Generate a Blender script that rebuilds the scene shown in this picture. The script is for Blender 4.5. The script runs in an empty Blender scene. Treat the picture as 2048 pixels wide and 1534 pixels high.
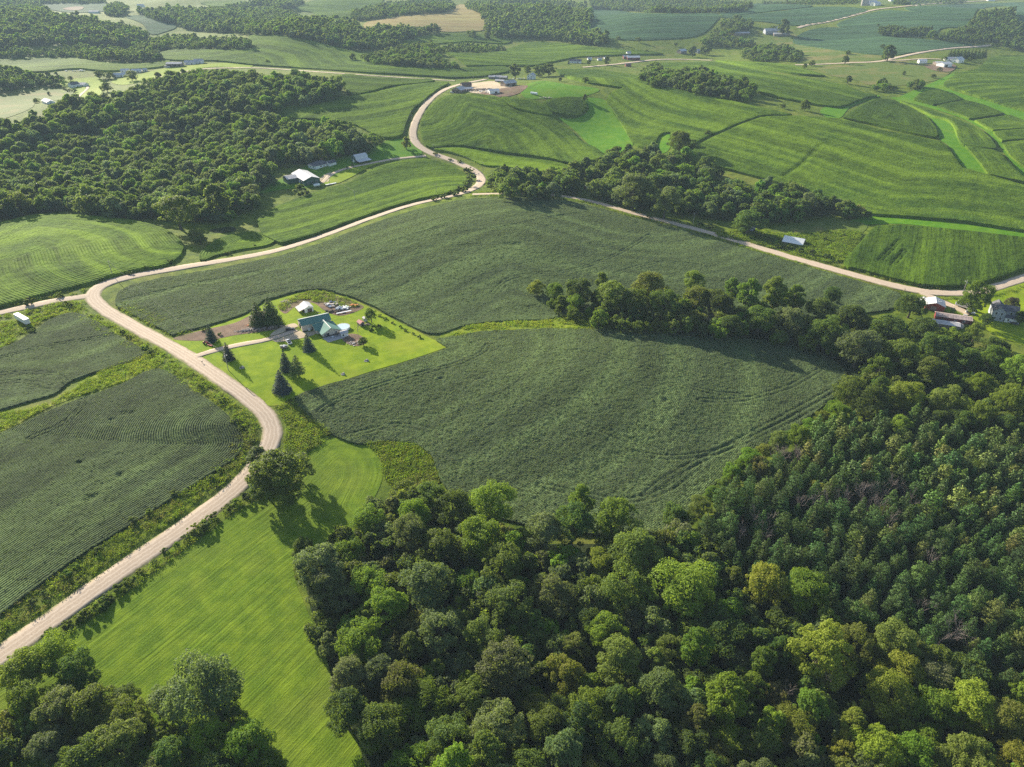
import bpy, math, random
import numpy as np
from mathutils import Vector, Matrix

random.seed(7)
RNG = np.random.default_rng(11)
SC = bpy.context.scene
COL = SC.collection
PI = math.pi

# ------------------------------------------------------------------ camera
PITCH = math.radians(32.0)
CAM_H = 180.0
FPX = 1422.0                      # focal length in pixels of the 2048 wide photograph
cam_d = bpy.data.cameras.new('camera')
cam_d.sensor_width = 36.0
cam_d.lens = 36.0 * FPX / 2048.0
cam_d.clip_start = 1.0
cam_d.clip_end = 30000.0
cam = bpy.data.objects.new('camera', cam_d)
COL.objects.link(cam)
cam.location = (0, 0, CAM_H)
cam.rotation_euler = (PI / 2 - PITCH, 0, 0)
SC.camera = cam

# ------------------------------------------------------------------ sky, sun, exposure
SUN_EL = math.radians(19.5)
SUN_AZ = math.atan2(-0.654, 0.756)         # clockwise from +Y
sun_vec = Vector((math.sin(SUN_AZ) * math.cos(SUN_EL), math.cos(SUN_AZ) * math.cos(SUN_EL), math.sin(SUN_EL)))
world = bpy.data.worlds.new('World')
SC.world = world
world.use_nodes = True
wt = world.node_tree
wt.nodes.clear()
sky = wt.nodes.new('ShaderNodeTexSky')
sky.sky_type = 'NISHITA'
sky.sun_disc = False
sky.sun_elevation = SUN_EL
sky.sun_rotation = SUN_AZ % (2 * PI)
sky.altitude = 300
sky.air_density = 1.0
sky.dust_density = 1.2
sky.ozone_density = 1.0
bg = wt.nodes.new('ShaderNodeBackground')
bg.inputs['Strength'].default_value = 0.08
wo = wt.nodes.new('ShaderNodeOutputWorld')
wt.links.new(sky.outputs[0], bg.inputs['Color'])
wt.links.new(bg.outputs[0], wo.inputs['Surface'])
sl = bpy.data.lights.new('sun', 'SUN')
sl.energy = 5.0
sl.angle = math.radians(0.6)
sl.color = (1.0, 0.91, 0.74)
so = bpy.data.objects.new('sun', sl)
COL.objects.link(so)
so.location = (0, 0, 400)
so.rotation_euler = sun_vec.to_track_quat('Z', 'Y').to_euler()
vs = SC.view_settings
vs.view_transform = 'Standard'
vs.look = 'None'
vs.gamma = 1.0
vs.use_curve_mapping = False
vs.exposure = 1.3
cy = SC.cycles
cy.max_bounces = 5
cy.diffuse_bounces = 2
cy.glossy_bounces = 2
cy.transmission_bounces = 3
cy.volume_bounces = 0
cy.transparent_max_bounces = 6
cy.caustics_reflective = False
cy.caustics_refractive = False
cy.sample_clamp_direct = 1.2
cy.sample_clamp_indirect = 0.8
cy.use_adaptive_sampling = True
cy.adaptive_threshold = 0.006
cy.use_denoising = False

# ------------------------------------------------------------------ node helpers
class NT:
    def __init__(s, name):
        s.m = bpy.data.materials.new(name)
        s.m.use_nodes = True
        s.t = s.m.node_tree
        s.t.nodes.clear()
        s.out = s.t.nodes.new('ShaderNodeOutputMaterial')
    def n(s, typ, **kw):
        nd = s.t.nodes.new(typ)
        for k, v in kw.items():
            setattr(nd, k, v)
        return nd
    def put(s, sock, v):
        if isinstance(v, bpy.types.NodeSocket):
            s.t.links.new(v, sock)
        elif isinstance(v, (tuple, list)) and len(v) == 3 and sock.type == 'RGBA':
            sock.default_value = (*v, 1)
        else:
            sock.default_value = v
    def pos(s, scale=(1, 1, 1), local=False):
        if local:
            o = s.n('ShaderNodeTexCoord').outputs['Object']
        else:
            o = s.n('ShaderNodeNewGeometry').outputs['Position']
        mp = s.n('ShaderNodeMapping')
        s.put(mp.inputs[0], o)
        mp.inputs['Scale'].default_value = scale
        return mp.outputs[0]
    def noise(s, vec, scale, detail=3, rough=0.55):
        nd = s.n('ShaderNodeTexNoise')
        s.put(nd.inputs['Vector'], vec)
        nd.inputs['Scale'].default_value = scale
        nd.inputs['Detail'].default_value = detail
        nd.inputs['Roughness'].default_value = rough
        return nd.outputs[0]
    def voro(s, vec, scale, out=0):
        nd = s.n('ShaderNodeTexVoronoi')
        s.put(nd.inputs['Vector'], vec)
        nd.inputs['Scale'].default_value = scale
        return nd.outputs[out]
    def math(s, op, a, b=0.0, clamp=False):
        nd = s.n('ShaderNodeMath', operation=op)
        nd.use_clamp = clamp
        s.put(nd.inputs[0], a)
        s.put(nd.inputs[1], b)
        return nd.outputs[0]
    def mr(s, v, a, b, c=0.0, d=1.0):
        nd = s.n('ShaderNodeMapRange')
        s.put(nd.inputs[0], v)
        for i, x in enumerate((a, b, c, d)):
            nd.inputs[i + 1].default_value = x
        return nd.outputs[0]
    def mix(s, f, a, b, mode='MIX'):
        nd = s.n('ShaderNodeMix', data_type='RGBA', blend_type=mode)
        s.put(nd.inputs[0], f)
        s.put(nd.inputs[6], a)
        s.put(nd.inputs[7], b)
        return nd.outputs[2]
    def attr(s, name, typ='GEOMETRY'):
        nd = s.n('ShaderNodeAttribute')
        nd.attribute_name = name
        nd.attribute_type = typ
        return nd
    def bump(s, h, strength=0.5, dist=0.1):
        nd = s.n('ShaderNodeBump')
        s.put(nd.inputs['Height'], h)
        nd.inputs['Strength'].default_value = strength
        nd.inputs['Distance'].default_value = dist
        return nd.outputs[0]
    def surf(s, color, rough=0.8, spec=0.3, normal=None, trans=0.0, tcol=None, metal=0.0):
        p = s.n('ShaderNodeBsdfPrincipled')
        s.put(p.inputs['Base Color'], color)
        s.put(p.inputs['Roughness'], rough)
        p.inputs['Specular IOR Level'].default_value = spec
        p.inputs['Metallic'].default_value = metal
        if normal is not None:
            s.put(p.inputs['Normal'], normal)
        o = p.outputs[0]
        if trans > 0:
            t = s.n('ShaderNodeBsdfTranslucent')
            s.put(t.inputs['Color'], tcol if tcol is not None else color)
            if normal is not None:
                s.put(t.inputs['Normal'], normal)
            mx = s.n('ShaderNodeMixShader')
            mx.inputs[0].default_value = trans
            s.put(mx.inputs[1], o)
            s.put(mx.inputs[2], t.outputs[0])
            o = mx.outputs[0]
        s.t.links.new(o, s.out.inputs['Surface'])
        return s.m

def simple(name, col, rough=0.7, spec=0.3, grain=0.12, scale=3.0, metal=0.0, rib=0.0):
    """a painted or raw surface with slight grain; rib = spacing of pressed metal ribs along local x"""
    t = NT(name)
    p = t.pos(local=True)
    f = t.noise(p, scale, 4, 0.6)
    f2 = t.noise(p, scale * 0.15, 2)
    k = t.math('ADD', t.mr(f, 0.3, 0.7, 1 - grain, 1 + grain), t.mr(f2, 0.3, 0.7, -grain, grain))
    c = t.mix(1.0, col, (0, 0, 0), 'MIX')
    hs = t.n('ShaderNodeHueSaturation')
    t.put(hs.inputs['Color'], col)
    t.put(hs.inputs['Value'], k)
    nrm = None
    if rib:
        sx = t.n('ShaderNodeSeparateXYZ')
        t.put(sx.inputs[0], p)
        w = t.math('SINE', t.math('MULTIPLY', sx.outputs[0], 2 * PI / rib))
        w = t.math('POWER', t.mr(w, -1, 1, 0, 1), 6.0)
        nrm = t.bump(w, 0.6, 0.04)
    return t.surf(hs.outputs[0], rough, spec, nrm, metal=metal)

# ------------------------------------------------------------------ tagging
def tag(o, label, cat, group=None, kind=None):
    o['label'] = label
    o['category'] = cat
    if group:
        o['group'] = group
    if kind:
        o['kind'] = kind
    return o

def link(name, me, parent=None):
    o = bpy.data.objects.new(name, me)
    COL.objects.link(o)
    if parent is not None:
        o.parent = parent
    return o

def empty(name, loc, rz=0.0):
    o = bpy.data.objects.new(name, None)
    COL.objects.link(o)
    o.location = loc
    o.rotation_euler = (0, 0, rz)
    o.empty_display_size = 0.5
    return o

def mesh_np(name, V, F, mats, smooth=False, attrs=None, midx=None):
    """V (n,3); F (m,k) faces all with k corners"""
    V = np.asarray(V, dtype=np.float32)
    F = np.asarray(F, dtype=np.int32)
    me = bpy.data.meshes.new(name)
    k = F.shape[1]
    me.vertices.add(len(V))
    me.vertices.foreach_set('co', V.ravel())
    me.loops.add(F.size)
    me.loops.foreach_set('vertex_index', F.ravel())
    me.polygons.add(len(F))
    me.polygons.foreach_set('loop_start', np.arange(0, F.size, k, dtype=np.int32))
    me.polygons.foreach_set('use_smooth', np.full(len(F), smooth, dtype=bool))
    if midx is not None:
        me.polygons.foreach_set('material_index', np.asarray(midx, dtype=np.int32))
    me.update(calc_edges=True)
    for m in (mats if isinstance(mats, (list, tuple)) else [mats]):
        me.materials.append(m)
    if attrs:
        for an, arr in attrs.items():
            a = me.attributes.new(an, 'FLOAT', 'POINT')
            a.data.foreach_set('value', np.asarray(arr, dtype=np.float32))
    return me

# ------------------------------------------------------------------ terrain height
def _flat(px, py, hh=0.0):
    x = (px - 1024.0) / FPX
    y = -(py - 767.0) / FPX
    d = np.array([x, y * math.sin(PITCH) + math.cos(PITCH), y * math.cos(PITCH) - math.sin(PITCH)])
    t = (hh - CAM_H) / d[2]
    return d[0] * t, d[1] * t

BUMPS = []
for (bx, by, amp, sig) in [
        (1000, 445, 13, 95), (850, 600, -4, 50), (1150, 930, -4, 45), (480, 600, -2, 60), (560, 650, 3, 80), (1450, 400, -11, 110), (1230, 760, 9, 52), (690, 900, -4, 45),
        (1060, 645, -4, 42), (1720, 720, -6, 70), (930, 330, -7, 75), (1010, 225, 12, 130), (1260, 200, 7, 130),
        (1195, 265, -8, 55), (1780, 340, 14, 150), (1960, 190, 15, 190), (200, 300, -12, 150), (430, 200, 9, 150),
        (660, 225, 8, 110), (560, 430, -6, 60), (190, 510, 5, 75), (150, 960, 3, 55), (1850, 560, 4, 70),
        (150, 60, 18, 230), (600, 95, 14, 200), (850, 35, 22, 230), (1300, 60, 18, 200), (1700, 45, 24, 260),
        (1960, 70, 16, 200), (400, 65, -14, 180), (1050, 85, -10, 140), (1450, 100, -12, 120), (1660, 115, 8, 150),
        (700, 20, -16, 200), (250, 105, -8, 110), (1100, 20, -14, 250), (500, 70, 8, 130), (1420, 215, 8, 110),
        (1400, 1300, -5, 70), (1800, 1000, 4, 60)]:
    fx, fy = _flat(bx, by)
    if by < 360:
        amp *= 1.5
    BUMPS.append((fx, fy, amp, sig))

def H(x, y):
    x = np.asarray(x, dtype=np.float64)
    y = np.asarray(y, dtype=np.float64)
    z = 1.6 * np.sin(x / 71.0 + 0.7) * np.sin(y / 83.0 + 1.9) + 2.2 * np.sin((x + 0.6 * y) / 171.0) * np.sin((y - 0.4 * x) / 143.0 + 0.5)
    far_ = np.clip((y - 450.0) / 500.0, 0, 1)
    z = z + far_ * (3.2 * np.sin((x + 0.3 * y) / 62.0) * np.sin((y - 0.5 * x) / 88.0 + 0.8) + 3.0 * np.sin((x - y) / 105.0 + 2.0))
    for bx, by, a, s in BUMPS:
        z = z + a * np.exp(-((x - bx) ** 2 + (y - by) ** 2) / (2 * s * s))
    return z

_ts = 60.0 * 1.0065 ** np.arange(0, 780)
def G(P, off=0.0):
    """pixels of the photograph -> points on the land (plus off metres)"""
    P = np.atleast_2d(np.asarray(P, dtype=np.float64))
    off = np.broadcast_to(np.asarray(off, dtype=np.float64), (len(P),))
    x = (P[:, 0] - 1024.0) / FPX
    y = -(P[:, 1] - 767.0) / FPX
    D = np.stack([x, y * math.sin(PITCH) + math.cos(PITCH), y * math.cos(PITCH) - math.sin(PITCH)], 1)
    D /= np.linalg.norm(D, axis=1)[:, None]
    out = np.zeros((len(P), 3))
    for i0 in range(0, len(P), 200):
        d = D[i0:i0 + 200]
        of = off[i0:i0 + 200]
        T = _ts[None, :]
        X = d[:, 0:1] * T
        Y = d[:, 1:2] * T
        Z = CAM_H + d[:, 2:3] * T
        below = Z < H(X, Y) + of[:, None]
        k = np.where(below.any(1), below.argmax(1), len(_ts) - 1)
        k = np.maximum(k, 1)
        lo = _ts[k - 1].copy()
        hi = _ts[k].copy()
        for _ in range(18):
            m = (lo + hi) / 2
            b = CAM_H + d[:, 2] * m < H(d[:, 0] * m, d[:, 1] * m) + of
            hi = np.where(b, m, hi)
            lo = np.where(b, lo, m)
        out[i0:i0 + 200] = np.stack([d[:, 0] * hi, d[:, 1] * hi, H(d[:, 0] * hi, d[:, 1] * hi)], 1)
    return out

def g1(px, py, off=0.0):
    return Vector(G([(px, py)], off)[0])

def pixscale(y):
    return (y + 122.0) * math.cos(PITCH) / CAM_H

def to_px(p):
    """world point -> pixel (only used to word labels and to drop what stands outside the frame)"""
    p = np.atleast_2d(p)
    rx = p[:, 0]
    dy = p[:, 1]
    dz = p[:, 2] - CAM_H
    f = dy * math.cos(PITCH) - dz * math.sin(PITCH)
    u = dy * math.sin(PITCH) + dz * math.cos(PITCH)
    f = np.maximum(f, 1e-3)
    return np.stack([1024 + FPX * rx / f, 767 - FPX * u / f], 1)

# ------------------------------------------------------------------ 2D tools
def catmull(P, closed, step=6):
    P = np.asarray(P, dtype=np.float64)
    n = len(P)
    if closed:
        Q = np.vstack([P[-1], P, P[0], P[1]])
        m = n
    else:
        Q = np.vstack([2 * P[0] - P[1], P, 2 * P[-1] - P[-2]])
        m = n - 1
    out = []
    for i in range(m):
        p0, p1, p2, p3 = Q[i], Q[i + 1], Q[i + 2], Q[i + 3]
        t0 = 0
        t1 = t0 + max(np.linalg.norm(p1 - p0), 1e-6) ** 0.5
        t2 = t1 + max(np.linalg.norm(p2 - p1), 1e-6) ** 0.5
        t3 = t2 + max(np.linalg.norm(p3 - p2), 1e-6) ** 0.5
        for t in np.linspace(t1, t2, step, endpoint=False):
            A1 = (t1 - t) / (t1 - t0) * p0 + (t - t0) / (t1 - t0) * p1
            A2 = (t2 - t) / (t2 - t1) * p1 + (t - t1) / (t2 - t1) * p2
            A3 = (t3 - t) / (t3 - t2) * p2 + (t - t2) / (t3 - t2) * p3
            B1 = (t2 - t) / (t2 - t0) * A1 + (t - t0) / (t2 - t0) * A2
            B2 = (t3 - t) / (t3 - t1) * A2 + (t - t1) / (t3 - t1) * A3
            out.append((t2 - t) / (t2 - t1) * B1 + (t - t1) / (t2 - t1) * B2)
    if not closed:
        out.append(P[-1])
    return np.array(out)

def resample(P, step):
    P = np.asarray(P)
    d = np.r_[0, np.cumsum(np.linalg.norm(np.diff(P, axis=0), axis=1))]
    n = max(2, int(d[-1] / step) + 1)
    t = np.linspace(0, d[-1], n)
    return np.stack([np.interp(t, d, P[:, i]) for i in range(P.shape[1])], 1)

def inside(P, poly):
    x, y = P[:, 0], P[:, 1]
    r = np.zeros(len(P), dtype=bool)
    n = len(poly)
    for i in range(n):
        x1, y1 = poly[i]
        x2, y2 = poly[(i + 1) % n]
        if y1 == y2:
            continue
        c = ((y1 > y) != (y2 > y)) & (x < (x2 - x1) * (y - y1) / (y2 - y1) + x1)
        r ^= c
    return r

def near_line(P, L, closed=False, prune=None):
    """distance of P to polyline L and the nearest points"""
    P = np.asarray(P, dtype=np.float64)
    best = np.full(len(P), 1e18)
    q = np.zeros((len(P), 2))
    n = len(L)
    for i in range(n if closed else n - 1):
        a = L[i]
        b = L[(i + 1) % n]
        ab = b - a
        l2 = ab @ ab
        if l2 < 1e-12:
            continue
        t = np.clip(((P - a) @ ab) / l2, 0, 1)
        c = a + t[:, None] * ab
        d = ((P - c) ** 2).sum(1)
        k = d < best
        best[k] = d[k]
        q[k] = c[k]
    return np.sqrt(best), q

def vnoise(x, y, scale, seed=0):
    """smooth value noise, 0..1"""
    u = np.asarray(x) / scale
    v = np.asarray(y) / scale
    iu = np.floor(u).astype(np.int64)
    iv = np.floor(v).astype(np.int64)
    fu = u - iu
    fv = v - iv
    fu = fu * fu * (3 - 2 * fu)
    fv = fv * fv * (3 - 2 * fv)
    def h(a, b):
        k = (a * 374761393 + b * 668265263 + seed * 974634777) & 0x7fffffff
        k = ((k ^ (k >> 13)) * 1274126177) & 0x7fffffff
        k = k ^ (k >> 16)
        return (k % 65536) / 65535.0
    return (h(iu, iv) * (1 - fu) + h(iu + 1, iv) * fu) * (1 - fv) + (h(iu, iv + 1) * (1 - fu) + h(iu + 1, iv + 1) * fu) * fv

def poly_world(px, smooth=True, off=0.0):
    """outline in the photograph -> outline on the land (2D)"""
    px = np.asarray(px, dtype=np.float64)
    if smooth:
        q = catmull(px, True, 5)
    else:
        q = resample(np.vstack([px, px[0]]), 14)[:-1]
    return G(q, off)[:, :2]

def area(poly):
    x, y = poly[:, 0], poly[:, 1]
    return 0.5 * abs(np.dot(x, np.roll(y, -1)) - np.dot(y, np.roll(x, -1)))

# ------------------------------------------------------------------ roads: centre lines (pixels) and widths (m)
ROADS = {
    'main': ([(-90, 1374), (0, 1312), (100, 1243), (250, 1136), (400, 1033), (485, 965), (530, 908), (547, 868), (535, 832), (500, 800),
              (440, 757), (370, 710), (300, 670), (240, 638), (200, 612), (183, 592), (197, 574), (250, 556), (330, 541), (450, 521),
              (550, 502), (640, 474), (740, 437), (830, 408), (900, 393), (942, 380), (963, 364), (957, 348), (930, 332), (890, 316),
              (852, 302), (831, 285), (826, 262), (838, 230), (860, 200), (885, 182), (910, 172), (940, 165), (972, 159)], 8.2),
    'west': ([(178, 592), (100, 604), (0, 626), (-90, 644)], 7.0),
    'east': ([(945, 389), (1000, 388), (1100, 390), (1180, 402), (1260, 425), (1340, 445), (1420, 466), (1500, 490), (1600, 520),
              (1700, 548), (1790, 572), (1850, 584), (1920, 587), (1980, 578), (2048, 556), (2130, 526)], 7.6),
    'ridge': ([(910, 162), (860, 159), (750, 152), (650, 145), (550, 138), (500, 136), (440, 137), (400, 139), (340, 150), (285, 164)], 7.5),
    'valley': ([(1165, 135), (1230, 129), (1265, 125), (1310, 120), (1360, 119), (1424, 121)], 8.0),
    'far': ([(1590, 130), (1640, 129), (1700, 126), (1760, 123), (1800, 114), (1850, 104), (1900, 97), (1962, 93), (1985, 90)], 8.5),
    'hill': ([(1596, 56), (1612, 51), (1650, 45), (1700, 33), (1748, 20), (1800, 14), (1850, 9), (1950, 3), (2060, -3)], 9.5),
    'lane_home': ([(392, 713), (425, 702), (480, 690), (535, 680), (572, 669), (592, 660)], 4.6),
    'lane_green': ([(852, 312), (790, 318), (722, 331), (690, 338), (664, 348), (652, 358), (645, 366)], 4.5),
    'lane_red': ([(1838, 582), (1860, 594), (1888, 606), (1915, 616), (1940, 629)], 5.0),
    'lane_white': ([(1762, 122), (1800, 121), (1845, 118), (1882, 119)], 5.5),
    'lane_left': ([(156, 196), (166, 186), (176, 176), (174, 172)], 4.0),
}
ROADW = {}
for k, (pts, w) in ROADS.items():
    c = G(catmull(np.array(pts, dtype=float), False, 6))[:, :2]
    c = resample(c, 4.0)
    for _ in range(3):
        c[1:-1] = (c[:-2] + 2 * c[1:-1] + c[2:]) / 4
    ROADW[k] = (c, w)

def cut_by_roads(P, margin):
    """mask of the points clear of every road, with the nearest road point and its half width"""
    ok = np.ones(len(P), dtype=bool)
    lo = P.min(0) - 25
    hi = P.max(0) + 25
    segs = []
    for k, (c, w) in ROADW.items():
        m = ((c >= lo) & (c <= hi)).all(1)
        if not m.any():
            continue
        i = np.where(m)[0]
        cc = c[max(0, i[0] - 1):i[-1] + 2]
        d, q = near_line(P, cc)
        ok &= d > w / 2 + margin
        segs.append((cc, w / 2 + margin))
    return ok, segs

def grid_region(poly, cell, margin=2.6, roads=True, ang=0.0):
    """quads filling an outline, border vertices pulled onto the outline or onto the road verge"""
    ca, sa = math.cos(ang), math.sin(ang)
    R = np.array([[ca, sa], [-sa, ca]])
    q = poly @ R.T
    lo = q.min(0) - cell
    hi = q.max(0) + cell
    nx = int((hi[0] - lo[0]) / cell) + 2
    ny = int((hi[1] - lo[1]) / cell) + 2
    gx = lo[0] + cell * np.arange(nx)
    gy = lo[1] + cell * np.arange(ny)
    CX, CY = np.meshgrid(gx[:-1] + cell / 2, gy[:-1] + cell / 2)
    C = np.stack([CX.ravel(), CY.ravel()], 1)
    keep = inside(C, q)
    segs = []
    if roads:
        idx = np.where(keep)[0]
        if len(idx):
            ok, segs = cut_by_roads(C[idx] @ R, margin)
            keep[idx] &= ok
    K = keep.reshape(ny - 1, nx - 1)
    jj, ii = np.where(K)
    vid = lambda j, i: j * nx + i
    F = np.stack([vid(jj, ii), vid(jj, ii + 1), vid(jj + 1, ii + 1), vid(jj + 1, ii)], 1)
    used, inv = np.unique(F.ravel(), return_inverse=True)
    F = inv.reshape(-1, 4)
    V = np.stack([gx[used % nx], gy[used // nx]], 1) @ R
    cnt = np.bincount(F.ravel(), minlength=len(V))
    b = np.where(cnt < 4)[0]
    if len(b):
        d, c = near_line(V[b], poly, True)
        m = d < 1.15 * cell
        newv = V[b].copy()
        newv[m] = c[m]
        for cc, w in segs:
            d2, c2 = near_line(V[b], cc)
            m2 = (~m) & (abs(d2 - w) < 1.15 * cell) & (d2 > 0.01)
            newv[m2] = c2[m2] + (V[b][m2] - c2[m2]) / d2[m2][:, None] * w
        V[b] = newv
    E = np.concatenate([F[:, [0, 1]], F[:, [1, 2]], F[:, [2, 3]], F[:, [3, 0]]])
    key = np.sort(E, 1)
    kk = key[:, 0].astype(np.int64) * (len(V) + 1) + key[:, 1]
    u, first, c = np.unique(kk, return_index=True, return_counts=True)
    be = E[first[c == 1]]
    return V, F, be, b

def dist_cam(V):
    return np.sqrt((V[:, 0]) ** 2 + (V[:, 1]) ** 2 + CAM_H ** 2)

def lift(V):
    return 0.03 + 0.00025 * dist_cam(V)
# ------------------------------------------------------------------ land materials
def mat_crop(name, dark, light, patch, row_sp, row_amp, lump, lump_scale, patch_amt=0.5, bump_d=0.5, spec=0.25, trans=0.15, rough=0.6):
    t = NT(name)
    p = t.pos()
    row = t.attr('row').outputs['Fac']
    n1 = t.noise(p, lump_scale, 3, 0.6)
    n0 = t.noise(p, lump_scale * 3.1, 2, 0.5)
    big = t.noise(p, 0.021, 3, 0.5)
    mid = t.noise(p, 0.13, 3, 0.6)
    cmb = t.n('ShaderNodeCombineXYZ')
    t.put(cmb.inputs[0], row)
    sp = t.n('ShaderNodeSeparateXYZ')
    t.put(sp.inputs[0], t.pos(scale=(0.05, 0.05, 0.05)))
    t.put(cmb.inputs[1], sp.outputs[0])
    t.put(cmb.inputs[2], sp.outputs[1])
    streak = t.noise(cmb.outputs[0], 0.42, 3, 0.65)
    band = t.noise(cmb.outputs[0], 0.075, 2, 0.5)
    h = t.math('ADD', t.math('MULTIPLY', n1, lump), t.math('MULTIPLY', n0, lump * 0.4))
    rw = t.math('SINE', t.math('MULTIPLY', row, 2 * PI / row_sp))
    mask = t.mr(t.noise(p, 0.035, 2, 0.5), 0.40, 0.58, 0.35, 1.0)
    h = t.math('ADD', h, t.math('MULTIPLY', t.math('MULTIPLY', rw, row_amp), mask))
    h = t.math('ADD', h, t.math('MULTIPLY', streak, lump * (0.35 if lump_scale > 1 else 0.8)))
    f = t.math('ADD', t.mr(n1, 0.3, 0.7, 0.0, 0.55), t.mr(n0, 0.3, 0.7, 0.0, 0.45))
    f = t.math('ADD', f, t.math('MULTIPLY', rw, row_amp * 0.55), True)
    c = t.mix(f, dark, light)
    pm = t.mr(t.math('ADD', t.math('MULTIPLY', big, 0.6), t.math('MULTIPLY', mid, 0.4)), 0.42, 0.60, 0.0, patch_amt)
    c = t.mix(pm, c, patch)
    c = t.mix(t.mr(band, 0.48, 0.60, 0.0, 0.6), c, patch)
    hs = t.n('ShaderNodeHueSaturation')
    t.put(hs.inputs['Color'], c)
    t.put(hs.inputs['Value'], t.math('ADD', t.math('ADD', t.mr(streak, 0.3, 0.7, 0.88 if lump_scale > 1 else 0.74, 1.10 if lump_scale > 1 else 1.22), t.mr(mid, 0.3, 0.7, -0.12, 0.12)), t.mr(band, 0.35, 0.65, -0.22, 0.18)))
    nrm = t.bump(h, 0.9, bump_d)
    return t.surf(hs.outputs[0], 0.8, spec * 0.06, nrm)

M = {}
M['soy_near'] = mat_crop('soybean leaves', (0.019, 0.035, 0.014), (0.125, 0.164, 0.082), (0.108, 0.154, 0.054), 0.76, 0.10, 0.7, 1.25, 0.40, 0.85)
M['soy_row'] = mat_crop('soybean leaves in open rows', (0.013, 0.026, 0.012), (0.116, 0.154, 0.076), (0.100, 0.146, 0.050), 0.95, 0.75, 0.5, 1.25, 0.35, 0.85)
M['soy_far'] = mat_crop('distant soybean leaves', (0.030, 0.066, 0.032), (0.070, 0.122, 0.064), (0.064, 0.125, 0.050), 3.0, 0.0, 0.5, 0.35, 0.5, 0.7)
M['corn'] = mat_crop('corn leaves and tassels', (0.020, 0.056, 0.007), (0.092, 0.158, 0.020), (0.115, 0.180, 0.014), 1.5, 0.0, 0.8, 0.55, 0.6, 0.95)
M['corn_row'] = mat_crop('corn leaves in open rows', (0.026, 0.072, 0.006), (0.130, 0.215, 0.018), (0.150, 0.230, 0.014), 1.9, 0.26, 0.5, 0.7, 0.5, 0.9)
M['corn_dark'] = mat_crop('dark corn leaves', (0.014, 0.040, 0.005), (0.070, 0.122, 0.015), (0.085, 0.140, 0.010), 1.5, 0.0, 0.8, 0.5, 0.5, 0.9)
M['grain'] = mat_crop('ripening small grain', (0.25, 0.19, 0.085), (0.42, 0.32, 0.15), (0.26, 0.24, 0.09), 4.0, 0.0, 0.3, 0.3, 0.5, 0.3)

def mat_grass(name, dark, mid_, light, dry, dry_amt=0.3, bump_s=0.8, bump_d=0.25, rows=0.0, row_sp=1.6, scale=1.1, trans=0.18):
    t = NT(name)
    p = t.pos()
    n1 = t.noise(p, scale, 4, 0.65)
    n2 = t.noise(p, 0.16, 4, 0.6)
    n3 = t.noise(p, 0.03, 3, 0.5)
    n4 = t.noise(p, scale * 4, 2, 0.5)
    f = t.mr(n1, 0.32, 0.68, 0, 1)
    c = t.mix(f, dark, mid_)
    c = t.mix(t.mr(n2, 0.42, 0.66, 0, 1), c, light)
    c = t.mix(t.mr(n3, 0.5, 0.68, 0, dry_amt), c, dry)
    h = t.math('ADD', n1, t.math('MULTIPLY', n4, 0.4))
    v = t.mr(n4, 0.3, 0.7, 0.85, 1.15)
    if rows:
        row = t.attr('row').outputs['Fac']
        cb = t.n('ShaderNodeCombineXYZ')
        t.put(cb.inputs[0], t.math('ADD', row, t.math('MULTIPLY', n2, 0.8)))
        sp = t.n('ShaderNodeSeparateXYZ')
        t.put(sp.inputs[0], t.pos(scale=(0.035, 0.035, 0.035)))
        t.put(cb.inputs[1], sp.outputs[0])
        t.put(cb.inputs[2], sp.outputs[1])
        ww = t.math('SUBTRACT', t.math('MULTIPLY', t.noise(cb.outputs[0], 1.0 / row_sp, 4, 0.7), 2.0), 1.0)
        h = t.math('ADD', h, t.math('MULTIPLY', ww, rows))
        v = t.math('ADD', v, t.math('MULTIPLY', ww, rows * 0.30))
    hs = t.n('ShaderNodeHueSaturation')
    t.put(hs.inputs['Color'], c)
    t.put(hs.inputs['Value'], v)
    return t.surf(hs.outputs[0], 0.85, 0.05, t.bump(h, bump_s, bump_d))

M['rough'] = mat_grass('rough verge grass', (0.045, 0.080, 0.010), (0.105, 0.155, 0.016), (0.165, 0.215, 0.022), (0.20, 0.19, 0.05), 0.5, 0.7, 0.28, scale=0.9)
M['lawn'] = mat_grass('mown lawn', (0.13, 0.21, 0.006), (0.18, 0.265, 0.008), (0.235, 0.315, 0.010), (0.27, 0.29, 0.03), 0.5, 0.5, 0.07, 0.7, 1.6)
M['hay'] = mat_grass('cut hay stubble', (0.078, 0.140, 0.008), (0.116, 0.190, 0.010), (0.158, 0.232, 0.013), (0.16, 0.19, 0.03), 0.4, 0.8, 0.15, 1.4, 1.3, scale=1.6)
M['strip'] = mat_grass('grass waterway', (0.060, 0.170, 0.006), (0.085, 0.215, 0.008), (0.115, 0.24, 0.010), (0.16, 0.22, 0.02), 0.4, 0.4, 0.12, scale=0.5)
M['pasture'] = mat_grass('grazed pasture', (0.075, 0.115, 0.022), (0.10, 0.145, 0.026), (0.13, 0.17, 0.035), (0.21, 0.175, 0.065), 0.8, 0.5, 0.2, scale=0.4)
M['weeds'] = mat_grass('tall weeds', (0.075, 0.125, 0.012), (0.155, 0.215, 0.018), (0.21, 0.255, 0.024), (0.24, 0.20, 0.06), 0.5, 0.4, 0.15, scale=0.8)
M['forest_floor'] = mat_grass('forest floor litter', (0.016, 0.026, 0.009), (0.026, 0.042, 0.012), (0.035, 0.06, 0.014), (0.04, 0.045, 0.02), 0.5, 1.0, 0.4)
M['dirt'] = mat_grass('trampled bare earth', (0.13, 0.085, 0.06), (0.20, 0.14, 0.10), (0.25, 0.17, 0.12), (0.14, 0.16, 0.04), 0.6, 0.8, 0.2, trans=0.0)
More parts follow.
